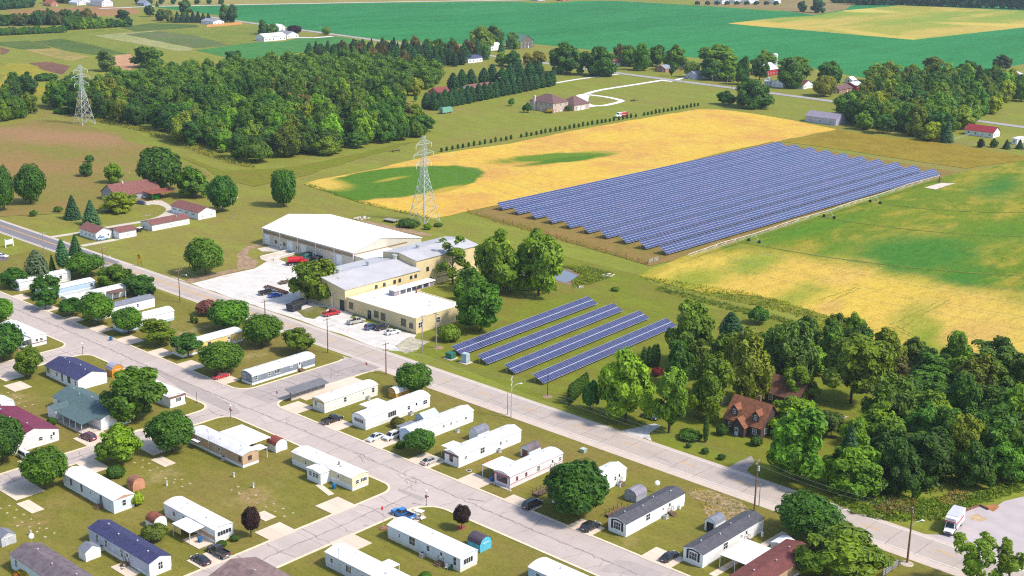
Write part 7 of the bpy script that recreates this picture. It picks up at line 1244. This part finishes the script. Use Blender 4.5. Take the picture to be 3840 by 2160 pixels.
# roadside trees, far
for lb, k, t, a, b, yt, yb, c in (('big dark maple beside the white ranch house', 'oak', 2, 370, 680, 420, 720, DKM), ('round dark maple beside the side track', 'oak', 2, 690, 985, 455, 740, DKM), ('golden small tree before the tall maples', 'oak', 2, 110, 180, 510, 615, (.15, .12, .015)), ('golden brown tree before the tall maples', 'oak', 2, 180, 320, 495, 640, (.12, .10, .015)), ('grey-green tree beside the golden pair', 'oak', 2, -60, 80, 490, 640, (.04, .07, .025)),
    ('ruddy tree beside the ranch house', 'oak', 2, 985, 1090, 430, 590, (.09, .075, .02)), ('dark tree over the ranch house', 'oak', 2, 1050, 1230, 440, 640, MAP), ('tall crown tree next to the ranch house', 'oak', 2, 1180, 1350, 425, 680, MAP), ('broad tree behind the ranch lawn', 'oak', 2, 1320, 1480, 440, 640, MAP), ('big tree over the brick ranch', 'oak', 2, 1470, 1680, 440, 680, MAP), ('young upright tree before the brick ranch', 'tall', 2, 1510, 1570, 590, 730, DKM), ('pale round tree beside the brick ranch', 'round', 2, 1655, 1815, 580, 745, (.10, .13, .02)), ('yellow-green crown behind the lavender cottage', 'oak', 2, 1840, 2180, 430, 640, LIM), ('dark tree beside the lavender cottage', 'oak', 2, 1810, 2010, 560, 770, DKM), ('lime tree on the road verge', 'oak', 2, 1985, 2180, 580, 780, LIM), ('dense dark tree next to the lime verge tree', 'oak', 2, 2160, 2300, 560, 815, DKM), ('tall dark tree beside the red barn', 'tall', 2, 2310, 2470, 530, 770, DKM), ('yellow-green tree above the red barn trees', 'oak', 2, 2330, 2530, 495, 690, LIM), ('spreading tree standing alone before the road', 'oak', 2, 2190, 2490, 770, 1050, DKM), ('small dark tree on the mound by the ripe field', 'oak', 2, 1985, 2150, 880, 1010, DKM),
    ('large tree over the white roadside house', 'oak', 3, 200, 480, 560, 850, MAP), ('golden crown behind the white roadside house', 'oak', 3, 200, 490, 545, 720, OLV), ('dark oval tree behind the orange-green tree', 'oak', 3, 600, 795, 590, 810, DKM), ('orange-green round tree by the country road', 'round', 3, 525, 755, 725, 930, (.12, .13, .012)), ('lime crown next to the small red barn', 'oak', 3, 1060, 1380, 605, 800, LIM), ('tall brownish crown rising above the wood', 'tall', 3, 1540, 1790, 525, 760, (.07, .085, .02)), ('lone vase tree at the far meadow edge', 'oak', 3, 2280, 2435, 535, 675, (.03, .05, .03)), ('dark tree in front of the small red barn', 'low', 3, 830, 1040, 870, 965, DKM), ('dark shrub screen behind the small red barn', 'low', 3, 930, 1060, 765, 815, PIN),
    ('pale golden crown tree near the green barn', 'oak', 1, 2060, 2310, 255, 480, (.10, .125, .03)), ('grey-green tree beside the pale golden crown', 'oak', 1, 2200, 2410, 250, 450, (.05, .085, .03)), ('blue spruce before the pale golden crown', 'spruce', 1, 2330, 2410, 370, 505, SPR), ('soft green tree by the green barn', 'oak', 1, 2420, 2560, 310, 470, (.07, .12, .04)), ('round tree beyond the blue-roofed bungalow', 'oak', 1, 2420, 2560, 495, 650, (.04, .085, .03)), ('lime tree beside the blue-roofed bungalow', 'oak', 1, 2310, 2440, 500, 630, LIM), ('dark purple tree at the white farmhouse', 'round', 1, 300, 440, 235, 325, (.02, .008, .02)), ('dark green tree beside the white farmhouse', 'oak', 1, 25, 110, 195, 335, (.03, .075, .03)), ('mid-green tree beside the white annex', 'oak', 1, 95, 220, 230, 345, (.05, .09, .03)), ('pale round tree on the country road verge', 'round', 1, 640, 725, 250, 335, (.09, .14, .04)),
    ('yellow bush at the woodland edge', 'bush', 1, 1330, 1450, 840, 935, (.19, .19, .012)), ('golden tree at the woodland corner', 'oak', 1, 1480, 1630, 755, 920, (.13, .125, .014)), ('tiny upright tree on the lawn before the pines', 'bush', 1, 1520, 1560, 920, 980, DKM), ('small tree at the end of the pine hedge', 'bush', 1, 2435, 2500, 940, 1025, MAP), ('dark red-leaved tree at the wood corner', 'oak', 1, 1310, 1530, 1010, 1200, (.055, .022, .018)), ('dark bushy tree at the wood corner lawn', 'low', 1, 1290, 1500, 1160, 1360, (.022, .052, .010)), ('bright bushy tree at the wood corner lawn', 'low', 1, 1450, 1650, 1160, 1330, (.05, .085, .008)), ('big round bush tree by the woodland front edge', 'oak', 11, 520, 825, -80, 105, OLV)):
    trb(lb, k, t, a, b, yt, yb, c, .8 if k not in ('spruce', 'bush', 'low') else .2, rk=1.22 if k == 'oak' and t in (2, 3) else 1.0)
# top-left hedgerows, as single trees
for i in range(34): x = 0+i*26; t = i/33; trb('small tree in the hedgerow below the brown field', 'oak', 0, x-45, x+60, 130+rnd.uniform(-40, 40)-10*t, 240+12*math.sin(i)-10*t, rnd.choice((DKM, (.04, .065, .03), (.075, .065, .03), (.03, .06, .03))), .3, 'hedgerow below the brown field')
for i in range(16): x = i*40; trb('low dark bush in the hedge along the lime strip', 'low', 0, x-45, x+50, 268+rnd.uniform(-18, 12)-.02*x, 345-.05*x, rnd.choice((DKM, (.03, .055, .03))), .1, 'hedge along the lime strip')
for i in range(16): x = 660+i*38; trb('leafy tree in the garden belt next to the lime strip', 'oak', 0, x-55, x+60, 185+rnd.uniform(-25, 20), 290-.06*(x-660), rnd.choice((MAP, (.04, .08, .03), LIM, (.03, .07, .04))), .3, 'garden belt trees')
for lb, k, a, b, yt, yb, c in (('dark cedar at the belt', 'spruce', 890, 960, 115, 210, (.02, .05, .035)), ('dark tree behind the belt', 'oak', 1125, 1260, 90, 195, (.02, .05, .035)), ('tall dark tree beside the brown field', 'tall', 1395, 1490, 35, 160, (.022, .055, .03)), ('small pine by the far road', 'spruce', 1500, 1535, 5, 60, PIN), ('tall grey-green tree above the blue spruces', 'tall', 1720, 1860, 0, 150, (.05, .08, .045)), ('golden brown tree beside the spruces', 'oak', 1580, 1680, 95, 215, (.09, .095, .04)), ('green tree beside the golden brown tree', 'oak', 1500, 1620, 90, 200, (.04, .075, .035)), ('big soft green tree behind the white metal barn', 'oak', 2110, 2240, 45, 210, (.06, .11, .05)), ('dark green tree next to the soft green tree', 'oak', 2200, 2300, 50, 215, (.035, .08, .045)), ('dark round tree by the lime crop strip', 'oak', 2495, 2600, 195, 325, (.025, .07, .035)), ('brown green tree between the tan and the ploughed field', 'oak', 930, 1130, 490, 690, (.075, .09, .035)), ('tall dark tree rising above the woodland by the green field', 'tall', 2165, 2350, 480, 640, (.022, .06, .022)), ('large oak beside the tan field', 'oak', 1280, 1600, 440, 660, (.05, .08, .016))): trb(lb, k, 0, a, b, yt, yb, c, .5)
for i in range(7): x = 1710+i*50; trb('dark blue spruce in the windbreak by the white metal barn', 'spruce', 0, x-35, x+45, 110+rnd.uniform(-12, 12), 218, (.018, .045, .04), .3, 'blue spruce windbreak')
for i in range(14): x = -20+i*24; trb('large dark tree beyond the brown field and rust-roofed barn', 'oak', 0, x-60, x+60, -60+rnd.uniform(-20, 20), 95-i*2, (.025, .065, .04), .5, 'trees beyond the rust-roofed barn')
for i in range(9): x = 460+i*60; trb('far tree beyond the church and white houses', 'oak', 0, x-50, x+55, -50, 30, (.03, .07, .05), .5, 'trees beyond the church')
for i in range(8): x = 1330+i*115; trb('small round tree on the far road verge', 'oak', 0, x-30, x+32, -25+rnd.uniform(-8, 14), 38, (.028, .06, .04), .5, 'far road verge trees')
for i in range(12): x, y = rnd.uniform(30, 370), rnd.uniform(880, 1170); trb('bushy tree in the thicket across from the woodland pylon', 'oak', 0, x*.9-110, x*.9+70, y-190, y+20, rnd.choice((MAP, OLV, (.03, .06, .016))), .3, 'thicket by the pylon')
for a, b, yt, yb in ((340, 560, 695, 785), (520, 720, 1030, 1100)): trb('dark low thicket bush beside the yellow weeds', 'low', 0, a, b, yt, yb, DKM, .1, 'thicket bushes')
for lb, a, b, yt, yb in (('narrower of two on the stubble field', 380, 480, 10, 115), ('wider of two on the stubble field', 515, 660, -10, 125)): trb('dark round tree, ' + lb, 'oak', 3, a, b, yt, yb, (.022, .06, .045), .5)
for i in range(26): x = 1000+i*75; trb('dark tree of the far wood above the ripening field', 'oak', 3, x-70, x+70, -90, 48+max(0, (i-5))*2.6, (.018, .05, .040), .5, 'far wood')
for i in range(14): x = 730+i*32; trb('small far tree behind the stubble field', 'oak', 3, x-35, x+40, -40, 26+i, (.03, .065, .05), .5, 'far trees behind stubble')
for i in range(9): x = 1790+i*95; trb('dark bush beside the far white buildings', 'low', 2, x-25, x+28, 5, 48, (.02, .05, .04), .2, 'bushes by far buildings')
# rank weeds and undergrowth: too many to count
def weeds(name, poly, cnt, sz, cols, seed, hgt_=1.0):
    rr = random.Random(seed); xs = [p[0] for p in poly]; ys = [p[1] for p in poly]; m = MB(); k = 0
    while k < cnt:
        p = Vector((rr.uniform(min(xs), max(xs)), rr.uniform(min(ys), max(ys))))
        if not inside(p, poly): k += .2; continue
        k += 1; s = sz*rr.uniform(.6, 1.5); q = Vector((p.x, p.y, s*hgt_*rr.uniform(.2, .7)))
        for _ in range(6): leafq(m, q+rv(rr)*s*.6, (Vector((0, 0, .8))+rv(rr)).normalized(), s*.42, rr)
    o = m.build(name, LEAF); o.color = (*cols, 1); return struct(o, 'stuff')
weeds('field_edge_weeds', D((1618, 700), (1700, 728), (1860, 762), (1990, 790), (2090, 835), (2210, 885), (2390, 925), (2576, 962), (2576, 945), (2380, 905), (2215, 862), (2090, 800), (1985, 762), (1870, 735), (1700, 708)), 2600, .55, (.14, .14, .018), 3)
weeds('field_edge_weeds', D((1660, 722), (1860, 772), (2050, 822), (2060, 832), (1850, 785), (1650, 730)), 900, .5, (.075, .095, .012), 4)
weeds('roadside_weeds', T(33, (740, 740), (900, 840), (1150, 900), (1350, 920), (1750, 900), (1900, 820), (2150, 760), (2576, 620), (2576, 520), (2200, 640), (1700, 700), (1050, 690), (780, 660)), 2200, .6, (.085, .115, .014), 6)
weeds('dead_stalks', T(33, (1150, 800), (1300, 690), (1530, 730), (1480, 830), (1250, 870)), 500, .5, (.17, .10, .06), 7); weeds('dead_stalks', T(33, (1740, 720), (1900, 630), (2040, 660), (1980, 750), (1800, 770)), 380, .5, (.17, .11, .065), 8)
weeds('pond_reeds', T(12, (330, 1170), (560, 1190), (700, 1180), (980, 1250), (960, 1290), (700, 1370), (600, 1400), (580, 1330), (670, 1270), (560, 1210)), 1300, .55, (.10, .115, .018), 9); weeds('pond_reeds', T(12, (0, 1280), (200, 1300), (420, 1340), (430, 1420), (100, 1420), (0, 1420)), 900, .6, (.07, .10, .014), 10)
weeds('fence_line_weeds', D((1170, 536), (1300, 575), (1630, 668), (1632, 660), (1310, 566), (1178, 530)), 1300, .42, (.20, .14, .05), 11); weeds('field_margin_weeds', D((764, 465), (900, 510), (1087, 554), (1090, 549), (905, 505), (770, 461)), 900, .4, (.09, .12, .012), 12); weeds('wood_edge_weeds', D((234, 305), (359, 332), (495, 385), (573, 410), (640, 425), (640, 418), (573, 400), (495, 368), (359, 322), (234, 297)), 1500, .8, (.13, .11, .03), 13)
weeds('scrub_weeds', T(32, (1690, 640), (1830, 605), (2080, 680), (2230, 740), (2310, 820), (2060, 920), (1900, 880), (1850, 800)), 350, .3, (.20, .15, .07), 14)
weeds('wood_undergrowth', RW, 1500, .9, (.04, .065, .012), 15, 1.2)
# rubble by the pond and stones
for lb, px, s in (('pale rubble heap on the pond bank', (12, 930, 1270), 2.2), ('grey rubble heap at the pond outlet', (12, 660, 1385), 1.2), ('brush pile on the mown lawn by the pylon', (11, 1355, 70), 2.4), ('grey dome-shaped stone heap above the warehouse', (11, 1010, 720), 2.6), ('low mound on the lawn at the looping drive', (2, 1178, 972), 2.5)):
    r = thing('rubble_heap', lb, 'rubble', g(*px)); mt = CONC if 'pale' in lb or 'grey' in lb else BARK
    for k in range(16): a = rnd.random()*6.28; q = s*rnd.random(); MB().ball((q*math.cos(a), 1.6*q*math.sin(a), .2), rnd.uniform(.3, .6)*s*.5, rnd.uniform(.3, .6)*s*.5, rnd.uniform(.25, .5)*s*.5*(1.3-q/s), 7, 4).build('stone', mt, r)
# ------------------------------------------------------------------ air
hz = bpy.data.materials.new('haze_air'); hz.use_nodes = True; q = hz.node_tree; q.nodes.remove(q.nodes['Principled BSDF'])
v = q.nodes.new('ShaderNodeVolumePrincipled'); v.inputs['Color'].default_value = (.72, .86, 1, 1); v.inputs['Density'].default_value = .00007; v.inputs['Anisotropy'].default_value = .2
q.links.new(v.outputs[0], q.nodes['Material Output'].inputs['Volume'])
struct(MB().box(-5300, 800, -1000, 6300, -1, 124).build('haze', hz), 'stuff')
